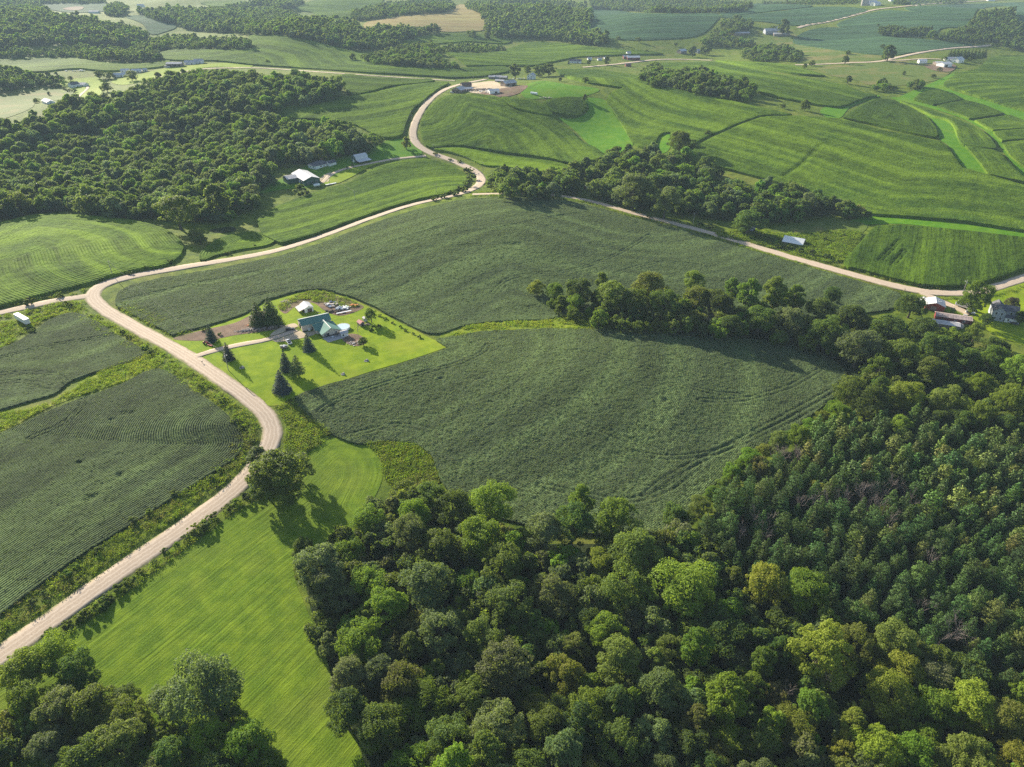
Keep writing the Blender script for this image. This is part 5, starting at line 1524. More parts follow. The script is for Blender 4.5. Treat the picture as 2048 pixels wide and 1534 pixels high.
for i, (px, py, w, tn) in enumerate([(62, 1206, 22, 'dark green'), (88, 1186, 20, 'dark green'), (130, 1150, 24, 'mid green'), (148, 1134, 20, 'bright green'), (195, 1100, 22, 'dark green'), (262, 1040, 22, 'mid green'), (300, 1022, 18, 'yellow green'), (350, 985, 20, 'mid green'), (420, 955, 18, 'mid green'), (440, 940, 16, 'bright green'),
                                     (468, 838, 20, 'mid green'), (482, 856, 18, 'dark green'), (500, 880, 18, 'mid green'), (440, 800, 18, 'bright green'), (400, 772, 16, 'mid green'), (300, 700, 18, 'dark green'), (290, 694, 16, 'mid green'), (255, 672, 14, 'dark green'), (242, 662, 12, 'mid green'), (180, 632, 10, 'mid green'),
                                     (130, 606, 16, 'dark green'), (142, 610, 14, 'dark green'), (60, 600, 24, 'dark green'), (118, 590, 16, 'mid green'), (52, 655, 12, 'mid green'), (64, 660, 16, 'dark green'), (258, 545, 12, 'mid green'), (290, 535, 12, 'mid green'), (340, 522, 14, 'dark green'), (455, 505, 12, 'dark green'), (510, 492, 12, 'dark green')]):
    zone = ('below the left soybean rows' if i < 6 else 'between the soybean rows and the lower road' if i < 10 else 'inside the sharp road bend' if i < 13 else 'along the road opposite the driveway' if i < 16 else 'between the trailer plot and the road' if i < 20 else
            'at the gravel junction' if i < 24 else 'beside the white trailer' if i < 26 else 'on the bank above the upper road')
    shrub(px, py, w, tn, f'{tn} bush {zone}', SHG['verge'])
for i, (px, py, w, tn) in enumerate([(938, 338, 22, 'dark green'), (940, 352, 24, 'mid green'), (936, 366, 24, 'dark green'), (925, 376, 22, 'mid green'), (908, 384, 20, 'dark green'), (890, 390, 18, 'mid green'), (868, 396, 16, 'dark green'), (918, 322, 10, 'mid green'), (900, 318, 8, 'mid green'), (870, 306, 10, 'olive')]):
    shrub(px, py, w, tn, f'{tn} shrub lining the {"inside of the upper road bend" if i < 5 else "road just below the upper bend" if i < 7 else "road above the upper bend"}', SHG['road'])
for i, (px, py, w, tn) in enumerate([(1600, 500, 20, 'dark green'), (1625, 505, 22, 'dark green'), (1560, 490, 18, 'mid green'), (1580, 494, 16, 'mid green'), (1656, 512, 18, 'dark green'), (1540, 478, 14, 'mid green'), (1524, 472, 12, 'olive'), (1300, 432, 12, 'mid green'), (1400, 446, 16, 'mid green'), (1420, 452, 16, 'dark green'), (1516, 468, 14, 'bright green'), (1650, 478, 14, 'mid green'), (1690, 470, 12, 'mid green')]):
    shrub(px, py, w, tn, f'{tn} bush {"on the bank below the tin roofed shed" if i in (0, 1, 2, 3, 4) else "beside the sloping road" if i in (7, 8, 9) else "left of the tin roofed shed" if i in (5, 6, 10) else "right of the tin roofed shed"}', 'bushes round the tin roofed shed')
for i, (px, py, w, tn) in enumerate([(770, 636, 9, 'dark green'), (786, 645, 8, 'mid green'), (800, 652, 8, 'mid green'), (812, 659, 9, 'dark green'), (826, 666, 8, 'mid green'), (838, 672, 10, 'dark green'), (758, 630, 9, 'mid green')]):
    shrub(px, py, w, tn, f'low {tn} shrub in the fence row right of the lawn', 'fence row shrubs of the home lawn')
shrub(757, 651, 10, 'dark green', 'round dark bush in the lawn garden bed', 'garden bushes of the home lot')
shrub(744, 655, 18, 'mid green', 'low spreading green plants in the lawn garden bed', 'garden bushes of the home lot')
shrub(680, 603, 7, 'dark green', 'small dark bush behind the scrap yard', 'garden bushes of the home lot')
shrub(406, 658, 12, 'olive', 'pale bush left of the dark spruce by the tractor', 'garden bushes of the home lot')
shrub(440, 668, 10, 'mid green', 'low bush right of the dark spruce by the tractor', 'garden bushes of the home lot')
shrub(602, 378, 34, 'mid green', 'big shrub at the foot of the wood beside the green shed', 'shrubs beside the green sided shed')
shrub(576, 330, 12, 'tan', 'pale dry bush behind the green shed', 'shrubs beside the green sided shed')
for (px, py) in [(105, 172), (118, 172), (128, 176), (138, 179), (148, 181)]:
    shrub(px, py, 11, 'dark green', 'dark hedge shrub left of the white house on the lawn', 'hedge beside the white woodland house')

# ---- roadside weeds and tall grass: far too many to count
WEED = []
for i in range(4):
    rng = np.random.default_rng(700 + i)
    n = 46
    Pw = np.column_stack([rng.normal(size=n) * 0.42, rng.normal(size=n) * 0.42, rng.random(n) * 0.75 + 0.05])
    Nw = unit(rng.normal(size=(n, 3)) * 0.6 + np.array([-0.3, 0.35, 0.7]))
    V, F, tt = leaf_quads(Pw, Nw, rng.uniform(0.10, 0.26, n), rng.random(n), 0.4, rng)
    WEED.append(mesh_np('weed', V, F, M['leaf_wood'], False, {'tint': tt}))
def weeds(label, pts, tones, smin=0.6, smax=1.5):
    if not len(pts):
        return
    out = [bpy.data.objects.new('weed_clump', m) for m in WEED]
    out.sort(key=lambda o: o.name)
    n = len(pts)
    z = HG(pts[:, 0], pts[:, 1]) + 0.02
    gn_scatter('roadside_weeds', label, 'weeds', np.column_stack([pts, z]), RNG.uniform(0, 6.28, n), RNG.uniform(smin, smax, n), RNG.integers(0, 4, n), out, tone_mix(n, tones, pts)[0])
def verge_pts(road, sides, lo, hi, dens, rng_=(0, 1e9), clear=True):
    c, w = ROADW[road]
    dist = np.hypot(c[:, 0], c[:, 1])
    c = c[(dist < rng_[1]) & (dist > rng_[0])]
    d = np.gradient(c, axis=0)
    d /= np.linalg.norm(d, axis=1)[:, None]
    nn = np.stack([-d[:, 1], d[:, 0]], 1)
    out = []
    for s in sides:
        k = int(len(c) * 4 * (hi - lo) * dens)
        i = RNG.integers(0, len(c), k)
        e = lo + (hi - lo) * RNG.random(k)
        out.append(c[i] + d[i] * RNG.uniform(-2, 2, k)[:, None] + nn[i] * (s * (w / 2 + e))[:, None])
    P_ = np.concatenate(out)
    ok, _ = cut_by_roads(P_, 0.8)
    P_ = P_[ok]
    P_ = P_[~inside(P_, HAY)]
    P_ = P_[~inside(P_, HOME)]
    px_ = to_px(np.column_stack([P_, HG(P_[:, 0], P_[:, 1])]))
    P_ = P_[vnoise(P_[:, 0], P_[:, 1], 5.0, 8) * 0.8 + 0.4 * RNG.random(len(P_)) > 0.42]
    return P_
VT = ['weed', 'weed', 'weed light', 'bright green', 'mid green', 'weed', 'tan']
weeds('tall green weeds along both verges of the gravel road', verge_pts('main', (1, -1), 1.6, 11.0, 0.9, (0, 430)), VT)
weeds('weeds along the narrow side road verge', verge_pts('west', (1, -1), 1.2, 7.0, 0.6), VT)
weeds('weeds along the sloping road verge', verge_pts('east', (1, -1), 1.2, 5.0, 0.5), VT)
SOYP = []
for i in range(4):
    rng = np.random.default_rng(760 + i)
    n = 11
    Pw = np.column_stack([rng.normal(size=n) * 0.24, rng.normal(size=n) * 0.24, rng.random(n) * 0.34 - 0.10])
    Nw = unit(rng.normal(size=(n, 3)) * 0.55 + np.array([0, 0, 0.7]))
    V, F, tt = leaf_quads(Pw, Nw, rng.uniform(0.13, 0.27, n), rng.random(n), 0.7, rng)
    SOYP.append(mesh_np('soybean_plant', V, F, M['leaf_wood'], False, {'tint': tt}))
TONE['soy'] = (0.088, 0.124, 0.064)
TONE['soy light'] = (0.112, 0.150, 0.078)
TONE['soy dark'] = (0.070, 0.100, 0.050)
for (o_, V_, F_, z_, r_, den, inrow, poly_) in PLANTS:
    a_ = area(poly_)
    n = int(a_ * den)
    ci_ = RNG.integers(0, len(F_), n)
    w_ = RNG.random((n, 2))
    q_ = F_[ci_]
    wt_ = np.stack([(1 - w_[:, 0]) * (1 - w_[:, 1]), w_[:, 0] * (1 - w_[:, 1]), w_[:, 0] * w_[:, 1], (1 - w_[:, 0]) * w_[:, 1]], 1)
    P_ = (V_[q_] * wt_[:, :, None]).sum(1)
    zz = (z_[q_] * wt_).sum(1)
    if inrow:
        rr_ = (r_[q_] * wt_).sum(1)
        k_ = np.cos(2 * PI * rr_ / inrow - PI / 2) > -0.1 + 0.5 * RNG.random(n)
        P_, zz = P_[k_], zz[k_]
    px_ = to_px(np.column_stack([P_, zz]))
    k_ = (px_[:, 0] > -60) & (px_[:, 0] < 2110)
    P_, zz = P_[k_], zz[k_]
    n = len(P_)
    out = [bpy.data.objects.new('soybean_plant', m_) for m_ in SOYP]
    out.sort(key=lambda o: o.name)
    g_ = gn_scatter('soybean_plants', 'plants', 'x', np.column_stack([P_, zz - 0.05]), RNG.uniform(0, 6.28, n), RNG.uniform(0.42, 0.72, n) if inrow else RNG.uniform(0.5, 0.92, n), RNG.integers(0, 4, n), out, tone_mix(n, ['soy', 'soy light', 'soy', 'soy dark'], P_)[0])
    g_.parent = o_
    del g_['category'], g_['label']
    print('SOY', n)
def patch_pts(px, n):
    poly_ = poly_world(px, True)
    lo_, hi_ = poly_.min(0), poly_.max(0)
    P_ = RNG.uniform(lo_, hi_, (n * 3, 2))
    P_ = P_[inside(P_, poly_)]
    P_ = P_[vnoise(P_[:, 0], P_[:, 1], 6.0, 18) + 0.5 * RNG.random(len(P_)) > 0.55]
    return P_[:n]
weeds('rank weeds in the corner by the road bend', patch_pts([(560, 815), (585, 800), (612, 830), (662, 868), (640, 890), (612, 905), (590, 920), (572, 890), (575, 855)], 1500), VT + ['tan'])
weeds('rank weeds between the meadow and the soybeans', patch_pts([(724, 884), (780, 886), (830, 890), (858, 912), (880, 960), (860, 985), (800, 985), (768, 950), (754, 905)], 1600), VT)
weeds('rank weeds in the draw between the soybean fields', patch_pts([(900, 676), (930, 655), (1000, 646), (1090, 642), (1150, 630), (1190, 642), (1250, 656), (1150, 660), (1040, 661), (950, 668)], 1500), ['weed', 'weed light', 'weed light'])
weeds('rank weeds filling the left grass waterway', patch_pts([(-60, 850), (100, 806), (200, 745), (290, 712), (318, 730), (240, 766), (160, 792), (100, 815), (0, 866), (-60, 886)], 1800), ['weed', 'bright green', 'weed light'])
weeds('scrub and weeds on the bank round the tin roofed shed', patch_pts([(1430, 470), (1500, 458), (1560, 468), (1640, 466), (1720, 466), (1690, 518), (1660, 526), (1590, 510), (1500, 486)], 2600), ['mid green', 'bright green', 'weed'], 0.8, 2.2)
weeds('weeds round the white trailer', patch_pts([(-30, 655), (30, 640), (110, 606), (160, 606), (175, 625), (100, 636), (60, 662), (0, 700), (-40, 710)], 900), VT)
weeds('weeds over the scrap yard', patch_pts([(556, 612), (600, 588), (640, 583), (700, 600), (720, 612), (680, 615), (640, 606), (600, 600), (570, 622)], 500), VT + ['tan'])
# trees of the small road loop wood behind the upper bend, on the hillside
# ------------------------------------------------------------------ small mesh builder
class MB:
    def __init__(s):
        s.v, s.f = [], []
    def add(s, vs, fs):
        o = len(s.v)
        s.v += [tuple(map(float, p)) for p in vs]
        s.f += [tuple(i + o for i in f) for f in fs]
        return s
    def box(s, c, d, rz=0.0, taper=1.0):
        x, y, z = d[0] / 2, d[1] / 2, d[2] / 2
        ca, sa = math.cos(rz), math.sin(rz)
        vs = []
        for k, t_ in ((-z, 1.0), (z, taper)):
            for a, b in ((-x, -y), (x, -y), (x, y), (-x, y)):
                a, b = a * t_, b * t_
                vs.append((c[0] + a * ca - b * sa, c[1] + a * sa + b * ca, c[2] + k))
        return s.add(vs, [(3, 2, 1, 0), (4, 5, 6, 7), (0, 1, 5, 4), (1, 2, 6, 5), (2, 3, 7, 6), (3, 0, 4, 7)])
    def prism(s, prof, y0, y1, axis='y'):
        """closed profile (a,z) pushed along an axis"""
        n = len(prof)
        if axis == 'y':
            vs = [(a, y0, z) for a, z in prof] + [(a, y1, z) for a, z in prof]
        else:
            vs = [(y0, a, z) for a, z in prof] + [(y1, a, z) for a, z in prof]
        fs = [(i, (i + 1) % n, n + (i + 1) % n, n + i) for i in range(n)]
        return s.add(vs, fs + [tuple(range(n))[::-1], tuple(range(n, 2 * n))])
    def tube(s, pts, r, n=8):
        V, F = tube(pts, r if isinstance(r, (list, tuple)) else [r] * len(pts), n)
        k = len(V) // n
        return s.add(V, [tuple(f) for f in F] + [tuple(range(n))[::-1], tuple((k - 1) * n + i for i in range(n))])
    def cyl(s, c, r, h, n=16, axis='z', r2=None):
        d = {'z': (0, 0, 1), 'x': (1, 0, 0), 'y': (0, 1, 0)}[axis]
        a = [c[i] - d[i] * h / 2 for i in range(3)]
        b = [c[i] + d[i] * h / 2 for i in range(3)]
        return s.tube([a, b], [r, r if r2 is None else r2], n)
    def build(s, name, mat, parent=None, smooth=False, bevel=0.0):
        me = bpy.data.meshes.new(name)
        me.from_pydata(s.v, [], s.f)
        me.materials.append(mat)
        import bmesh
        bm = bmesh.new()
        bm.from_mesh(me)
        bmesh.ops.recalc_face_normals(bm, faces=bm.faces)
        if bevel:
            bmesh.ops.bevel(bm, geom=[e for e in bm.edges if e.is_manifold and e.calc_face_angle(0) > 0.5], offset=bevel, segments=1, affect='EDGES')
        bm.to_mesh(me)
        bm.free()
        if smooth:
            for p_ in me.polygons:
                p_.use_smooth = True
        return link(name, me, parent)

C_ = {}
C_['green_roof'] = simple('green ribbed metal roof', (0.115, 0.235, 0.195), 0.75, 0.12, 0.10, 1.2, rib=0.9)
C_['white_roof'] = simple('white ribbed metal roof', (0.60, 0.595, 0.60), 0.75, 0.12, 0.08, 0.8, rib=0.9)
C_['tin'] = simple('old galvanised roof sheets', (0.52, 0.50, 0.50), 0.75, 0.12, 0.25, 1.6, rib=0.8)
C_['rusty_tin'] = simple('rust streaked roof sheets', (0.46, 0.36, 0.33), 0.75, 0.12, 0.35, 1.1, rib=0.8)
C_['shingle'] = simple('dark grey shingles', (0.12, 0.12, 0.135), 0.85, 0.2, 0.25, 6.0)
C_['brown_shingle'] = simple('brown shingles', (0.16, 0.11, 0.09), 0.85, 0.2, 0.25, 6.0)
C_['tan'] = simple('tan metal siding', (0.58, 0.50, 0.43), 0.6, 0.3, 0.06, 2.0, rib=0.5)
C_['white'] = simple('white painted siding', (0.82, 0.81, 0.79), 0.6, 0.3, 0.08, 2.0)
C_['cream'] = simple('cream trim', (0.76, 0.72, 0.66), 0.6, 0.3, 0.05)
C_['green'] = simple('dark green metal siding', (0.022, 0.085, 0.068), 0.5, 0.35, 0.1, 2.0, rib=0.6)
C_['red'] = simple('barn red boards', (0.30, 0.075, 0.055), 0.75, 0.2, 0.2, 3.0, rib=0.4)
C_['dark_red'] = simple('dark red boards', (0.17, 0.035, 0.035), 0.75, 0.2, 0.2, 3.0, rib=0.4)
C_['red_roof'] = simple('faded red roof', (0.42, 0.17, 0.16), 0.7, 0.2, 0.2, 2.0)
C_['grey'] = simple('blue grey clapboard', (0.34, 0.36, 0.41), 0.65, 0.3, 0.08, 2.0)
C_['wood'] = simple('weathered boards', (0.26, 0.21, 0.18), 0.85, 0.15, 0.3, 4.0)
C_['dark'] = simple('dark boards and painted doorway shade', (0.05, 0.045, 0.04), 0.9, 0.1)  # also fills open doorways, the shade inside put into the colour
C_['wainscot'] = simple('brown metal wainscot', (0.09, 0.075, 0.07), 0.6, 0.3)
C_['glass'] = simple('dark window glass', (0.03, 0.035, 0.045), 0.12, 0.6, 0.02)
C_['black'] = simple('black rubber', (0.02, 0.02, 0.02), 0.8, 0.3)
C_['blackpaint'] = simple('glossy black paint', (0.018, 0.018, 0.02), 0.2, 0.6, 0.02)
C_['whitepaint'] = simple('glossy white paint', (0.80, 0.80, 0.80), 0.25, 0.5, 0.03)
C_['silver'] = simple('silver paint', (0.45, 0.46, 0.48), 0.3, 0.6, 0.03)
C_['bluepaint'] = simple('dark blue paint', (0.025, 0.04, 0.13), 0.3, 0.5, 0.05)
C_['redpaint'] = simple('worn red paint', (0.42, 0.035, 0.03), 0.5, 0.4, 0.15)
C_['orange'] = simple('orange plastic', (0.62, 0.20, 0.04), 0.6, 0.3, 0.2)
C_['concrete'] = simple('concrete slab', (0.42, 0.40, 0.40), 0.85, 0.2, 0.12, 1.5)
C_['pole'] = simple('grey weathered pole wood', (0.34, 0.31, 0.28), 0.85, 0.15, 0.2, 3.0)
C_['water'] = simple('pool cover pale blue', (0.52, 0.66, 0.74), 0.15, 0.6, 0.04, 0.6)
C_['steel'] = simple('galvanised steel', (0.5, 0.5, 0.5), 0.4, 0.5, 0.1, metal=0.6)
C_['stone'] = simple('pale field stone', (0.46, 0.43, 0.40), 0.85, 0.2, 0.3, 2.0)
C_['log'] = simple('split firewood', (0.48, 0.42, 0.37), 0.9, 0.1, 0.3, 4.0)
C_['brick'] = simple('red brick chimney', (0.28, 0.12, 0.09), 0.85, 0.15, 0.25, 8.0)
C_['silo'] = simple('grey concrete staves', (0.40, 0.36, 0.36), 0.85, 0.2, 0.12, 1.0)
C_['light'] = simple('clear lamp plastic', (0.75, 0.72, 0.65), 0.2, 0.5, 0.02)
C_['taillight'] = simple('red lamp plastic', (0.35, 0.02, 0.02), 0.2, 0.5, 0.02)

def wang(p, q, off=0.0):
    a, b = G([p, q], off)
    return math.atan2(b[1] - a[1], b[0] - a[0])

def footing(px, py):
    return g1(px, py)

def profile_roof(prof, x0, x1, t_=0.14):
    m = MB()
    up = [(y_, z_ + t_) for y_, z_ in prof]
    m.prism(up + [(y_, z_) for y_, z_ in prof][::-1], x0, x1, 'x')
    return m

def house(name, label, cat, pos, ang, L, W, He, Hr, wall, roof, feats=(), over=0.45, group=None, hip=False, prof=None, low=None, base=-1.2, chimney=None, cap=None, open_end=None):
    """a building: walls, roof, doors and windows. local x along the ridge; sides S(-y) N(+y) W(-x) E(+x)"""
    z = min(float(HG(pos[0] + dx_, pos[1] + dy_)) for dx_ in (-L / 3, 0, L / 3) for dy_ in (-W / 3, 0, W / 3)) + 0.12
    z = 0.5 * z + 0.5 * float(HG(pos[0], pos[1]))
    r = empty(name, (pos[0], pos[1], z), ang)
    tag(r, label, cat, group)
    m = MB()
    l, w = L / 2, W / 2
    P = prof or [(-w, He), (0, Hr), (w, He)]
    # side walls
    m.add([(-l, -w, base), (l, -w, base), (l, -w, P[0][1]), (-l, -w, P[0][1])], [(0, 1, 2, 3)])
    m.add([(l, w, base), (-l, w, base), (-l, w, P[-1][1]), (l, w, P[-1][1])], [(0, 1, 2, 3)])
    ends = [(-w, base), (w, base)] + [p_ for p_ in P][::-1]
    if hip:
        ends = [(-w, base), (w, base), (w, He), (-w, He)]
    for sx, nm in ((-1, 'W'), (1, 'E')):
        if nm == open_end:
            o0, o1, oh = -w * 0.50, w * 0.50, He * 0.80
            m.add([(sx * l, -w, base), (sx * l, o0, base), (sx * l, o0, oh), (sx * l, -w, oh)], [(0, 1, 2, 3)])
            m.add([(sx * l, o1, base), (sx * l, w, base), (sx * l, w, oh), (sx * l, o1, oh)], [(0, 1, 2, 3)])
            top = [(-w, oh), (w, oh)] + [p_ for p_ in P][::-1]
            m.add([(sx * l, a, b) for a, b in top], [tuple(range(len(top)))])
        else:
            m.add([(sx * l, a, b) for a, b in ends], [tuple(range(len(ends)))])
    m.build('wall', wall, r)
    if low:
        q = MB()
        q.box((0, 0, low / 2 - 0.5), (L + 0.08, W + 0.08, low + 1.0))
        if open_end:
            q = MB()
            q.box((0, -w - 0.02, low / 2), (L + 0.04, 0.06, low)).box((0, w + 0.02, low / 2), (L + 0.04, 0.06, low))
        q.build('wainscot', C_['wainscot'], r)
    if hip:
        o = over
        h = MB()
        d_ = min(w, l * 0.8)
        A = [(-l - o, -w - o, He), (l + o, -w - o, He), (l + o, w + o, He), (-l - o, w + o, He), (-l + d_, 0, Hr), (l - d_ if hip != 'W' else l + o, 0, Hr)]
        fs = [(0, 1, 5, 4), (2, 3, 4, 5), (3, 0, 4), (0, 3, 2, 1)]
        fs.append((1, 2, 5))
        h.add(A, fs)
        ro = h.build('roof', roof, r)
    else:
        s0 = (P[1][1] - P[0][1]) / max(1e-6, P[1][0] - P[0][0])
        s1 = (P[-2][1] - P[-1][1]) / max(1e-6, P[-1][0] - P[-2][0])
        PP = [(P[0][0] - over, P[0][1] - over * min(s0, 1.2))] + list(P[1:-1]) + [(P[-1][0] + over, P[-1][1] - over * min(s1, 1.2))]
        ro = profile_roof(PP, -l - over, l + over).build('roof', roof, r)
    if cap:
        MB().box((0, 0, Hr + 0.19), (L + 0.7 if not hip else L * 0.6, 0.42, 0.12)).build('ridge_cap', cap, ro)
    if chimney:
        MB().box((chimney[0], chimney[1], Hr + 0.35), (0.8, 0.8, 1.7)).build('chimney', C_['brick'], ro)
    for ft in feats:
        typ, side, u_, z0, fw, fh = ft[:6]
        nx_, ny_ = {'S': (0, -1), 'N': (0, 1), 'W': (-1, 0), 'E': (1, 0)}[side]
        dist_ = (w if ny_ else l)
        cx, cy_ = (u_, ny_ * dist_) if ny_ else (nx_ * dist_, u_)
        def slab(off, ww, hh, th_):
            c = (cx + nx_ * off, cy_ + ny_ * off, z0 + fh / 2)
            return MB().box(c, (ww, th_, hh) if ny_ else (th_, ww, hh))
        if typ == 'window':
            f_ = slab(0.03, fw + 0.24, fh + 0.24, 0.10).build('window', ft[6] if len(ft) > 6 else C_['white'], r)
            slab(0.06, fw, fh, 0.09).build('pane', C_['glass'], f_)
        else:
            f_ = slab(0.03, fw, fh, 0.10).build('door', ft[6] if len(ft) > 6 else C_['white'], r)  # on open fronts a flat dark panel stands in for the shaded inside
            slab(0.07, 0.12, 0.12, 0.10).build('handle', C_['steel'], f_)
    return r

def off2(p, ang, a, b=0.0):
    return (p[0] + math.cos(ang) * a - math.sin(ang) * b, p[1] + math.sin(ang) * a + math.cos(ang) * b)

# ================================================================== the house lot
D29, D119 = math.radians(29), math.radians(119)
c0 = g1(605.4, 664.5)
bc = off2(c0, D29, 7.9, 4.2)
house('pole_barn', 'long tan pole barn with green metal roof and open end door', 'barn', bc, D29, 15.8, 8.4, 4.3, 6.0, C_['tan'], C_['green_roof'],
      [('door', 'S', -4.3, 0, 1.1, 2.1, C_['white']), ('door', 'S', -1.8, 0.0, 2.0, 2.0, C_['dark']), ('window', 'N', 3.0, 1.4, 1.0, 0.9), ('window', 'E', 0.0, 1.4, 1.0, 0.9)], 0.35, low=1.0, cap=C_['cream'], open_end='W', base=-0.9)
h0 = g1(646.0, 675.5)
AX = math.radians(-57)
hc = off2(h0, AX, -5.4, 4.7)
hr_ = house('farmhouse', 'low tan house with green metal roof joined to the pole barn', 'house', hc, AX, 10.8, 9.4, 2.6, 4.7, C_['tan'], C_['green_roof'],
            [('window', 'E', 2.7, 1.1, 0.8, 0.9), ('door', 'E', -1.9, 0, 1.7, 2.1, C_['glass']), ('window', 'E', -3.4, 1.0, 0.8, 1.0), ('window', 'S', 2.2, 1.1, 1.3, 0.9), ('window', 'S', -0.6, 1.1, 1.3, 0.9), ('door', 'S', -3.4, 0, 1.0, 2.1), ('window', 'N', 1.5, 1.1, 1.2, 0.9), ('window', 'N', -2.0, 1.1, 1.2, 0.9)],
            0.75, low=0.8, cap=C_['cream'], base=-0.9)
# cross wing of the same house, its ridge parallel to the barn
wing = MB()
wl = 7.6
wc = (-3.2, -5.2)
prof = [(-4.6 + wc[0], 2.65), (-0.3 + wc[0], 4.68), (4.0 + wc[0], 2.65)]
mW = MB()
mW.prism([(p_[0], p_[1] + 0.16) for p_ in prof] + prof[::-1], wc[1] - 1.6, -0.2, 'y')
mW.build('cross_roof', C_['green_roof'], hr_)
MB().box((wc[0] - 0.3, wc[1] + 1.5, 1.3 - 0.45), (7.4, 4.6, 3.4)).build('wing_wall', C_['tan'], hr_)
tag(MB().add([(*off2(h0, AX, 0.6, -0.5), float(HG(h0.x, h0.y)) + 0.20), (*off2(h0, AX, 0.6, 9.6), float(HG(h0.x, h0.y)) + 0.20), (*off2(h0, AX, 6.0, 9.6), float(HG(h0.x, h0.y)) + 0.16), (*off2(h0, AX, 6.6, 0.5), float(HG(h0.x, h0.y)) + 0.16),
              (*off2(h0, AX, 0.6, -0.5), float(HG(h0.x, h0.y)) - 0.8), (*off2(h0, AX, 0.6, 9.6), float(HG(h0.x, h0.y)) - 0.8), (*off2(h0, AX, 6.0, 9.6), float(HG(h0.x, h0.y)) - 0.8), (*off2(h0, AX, 6.6, 0.5), float(HG(h0.x, h0.y)) - 0.8)],
             [(0, 1, 2, 3), (0, 4, 5, 1), (1, 5, 6, 2), (2, 6, 7, 3), (3, 7, 4, 0)]).build('patio', C_['concrete']), 'grey concrete patio at the gable end of the green roofed house', 'patio', kind='structure')
# patio furniture
pp = off2(h0, AX, 3.2, 4.2)
pz = float(HG(h0.x, h0.y)) + 0.19
tb = tag(empty('patio_table', (*pp, pz), 0.4), 'white round patio table on the concrete patio', 'table')
MB().cyl((0, 0, 0.72), 0.6, 0.05, 12).build('tabletop', C_['whitepaint'], tb)
MB().cyl((0, 0, 0.36), 0.05, 0.7, 8).cyl((0, 0, 0.03), 0.3, 0.05, 10).build('pedestal', C_['whitepaint'], tb)
gr = tag(empty('barbecue_grill', (*off2(h0, AX, 2.2, 6.8), pz), 0.2), 'black barbecue grill on the patio by the wall', 'grill')
MB().box((0, 0, 0.8), (1.1, 0.55, 0.35)).box((0, 0, 1.05), (1.0, 0.5, 0.2), 0, 0.7).build('firebox', C_['blackpaint'], gr)
MB().box((-0.4, 0, 0.32), (0.06, 0.45, 0.62)).box((0.4, 0, 0.32), (0.06, 0.45, 0.62)).build('leg', C_['black'], gr)
# white summerhouse
sp_ = g1(688, 673)
house('summerhouse', 'small white summerhouse with pale roof beside the patio', 'summerhouse', (sp_.x, sp_.y + 0.8), D29, 3.6, 3.0, 2.3, 2.9, C_['white'], C_['tin'],
      [('window', 'S', -0.9, 0.8, 0.8, 1.0), ('door', 'S', 0.6, 0, 0.9, 2.0, C_['cream']), ('window', 'W', 0.0, 0.8, 1.0, 1.0)], 0.3, base=-0.6)
# pool
pl = g1(685.5, 659)
pool = tag(empty('swimming_pool', (pl.x, pl.y + 1.0, pl.z)), 'round above-ground pool with pale blue cover behind the house', 'swimming pool')
MB().tube([(0, 0, -0.3), (0, 0, 1.25)], [3.65, 3.65], 28).build('pool_wall', C_['whitepaint'], pool)
rim = MB()
n = 28
for i in range(n):
    a, b = 2 * PI * i / n, 2 * PI * (i + 1) / n
    rim.add([(3.5 * math.cos(a), 3.5 * math.sin(a), 1.36), (3.5 * math.cos(b), 3.5 * math.sin(b), 1.36), (3.85 * math.cos(b), 3.85 * math.sin(b), 1.36), (3.85 * math.cos(a), 3.85 * math.sin(a), 1.36)], [(0, 1, 2, 3)])
rim.build('rim', C_['steel'], pool)
MB().tube([(0, 0, 1.26), (0, 0, 1.31)], [3.5, 3.4], 28).build('cover', C_['water'], pool)
tag(MB().box((0, 0, 0.5), (0.9, 0.7, 1.0)).cyl((0, 0, 1.15), 0.25, 0.5, 10).build('pool_pump', C_['blackpaint']), 'black pump box at the left side of the pool', 'pump').location = (*off2((pl.x, pl.y + 1.0), PI, 4.3), pl.z)
# grey shed
gs = g1(613, 622)
sh = house('shed', 'grey white metal shed with a lean-to on its left', 'shed', (gs.x, gs.y + 1.5), math.radians(-57), 7.4, 5.0, 2.7, 3.9, C_['white'], C_['white_roof'], [('door', 'E', 0.4, 0, 2.6, 2.3, C_['wainscot'])], 0.25, base=-0.6)
MB().prism([(-5.6, 1.7), (-2.5, 2.55), (-2.5, 2.65), (-5.6, 1.82)], -3.6, 3.4, 'x').build('lean_to_roof', C_['tin'], sh)
for x_ in (-3.4, 0, 3.2):
    MB().box((x_, -5.4, 0.8), (0.15, 0.15, 1.9)).build('post', C_['wood'], sh)
MB().box((0, -2.62, 1.0), (7.0, 0.06, 2.0)).build('back_boards', C_['dark'], sh)
# red roofed hut
rh = g1(722, 650)
house('hut', 'small hut with a faded red roof under the leafy tree', 'hut', (rh.x, rh.y), math.radians(-50), 3.6, 2.6, 1.8, 2.6, C_['wood'], C_['red_roof'], [('door', 'E', 0, 0, 0.9, 1.6, C_['dark']), ('window', 'S', 0.2, 0.7, 0.7, 0.6)], 0.25, base=-0.6)
cb = g1(730, 642)
house('hut', 'tiny grey storage box hut half hidden by the leafy tree', 'hut', (cb.x, cb.y), math.radians(-50), 2.2, 1.8, 1.9, 2.3, C_['silver'], C_['tin'], [('door', 'E', 0, 0, 0.8, 1.5, C_['white'])], 0.15, base=-0.6)

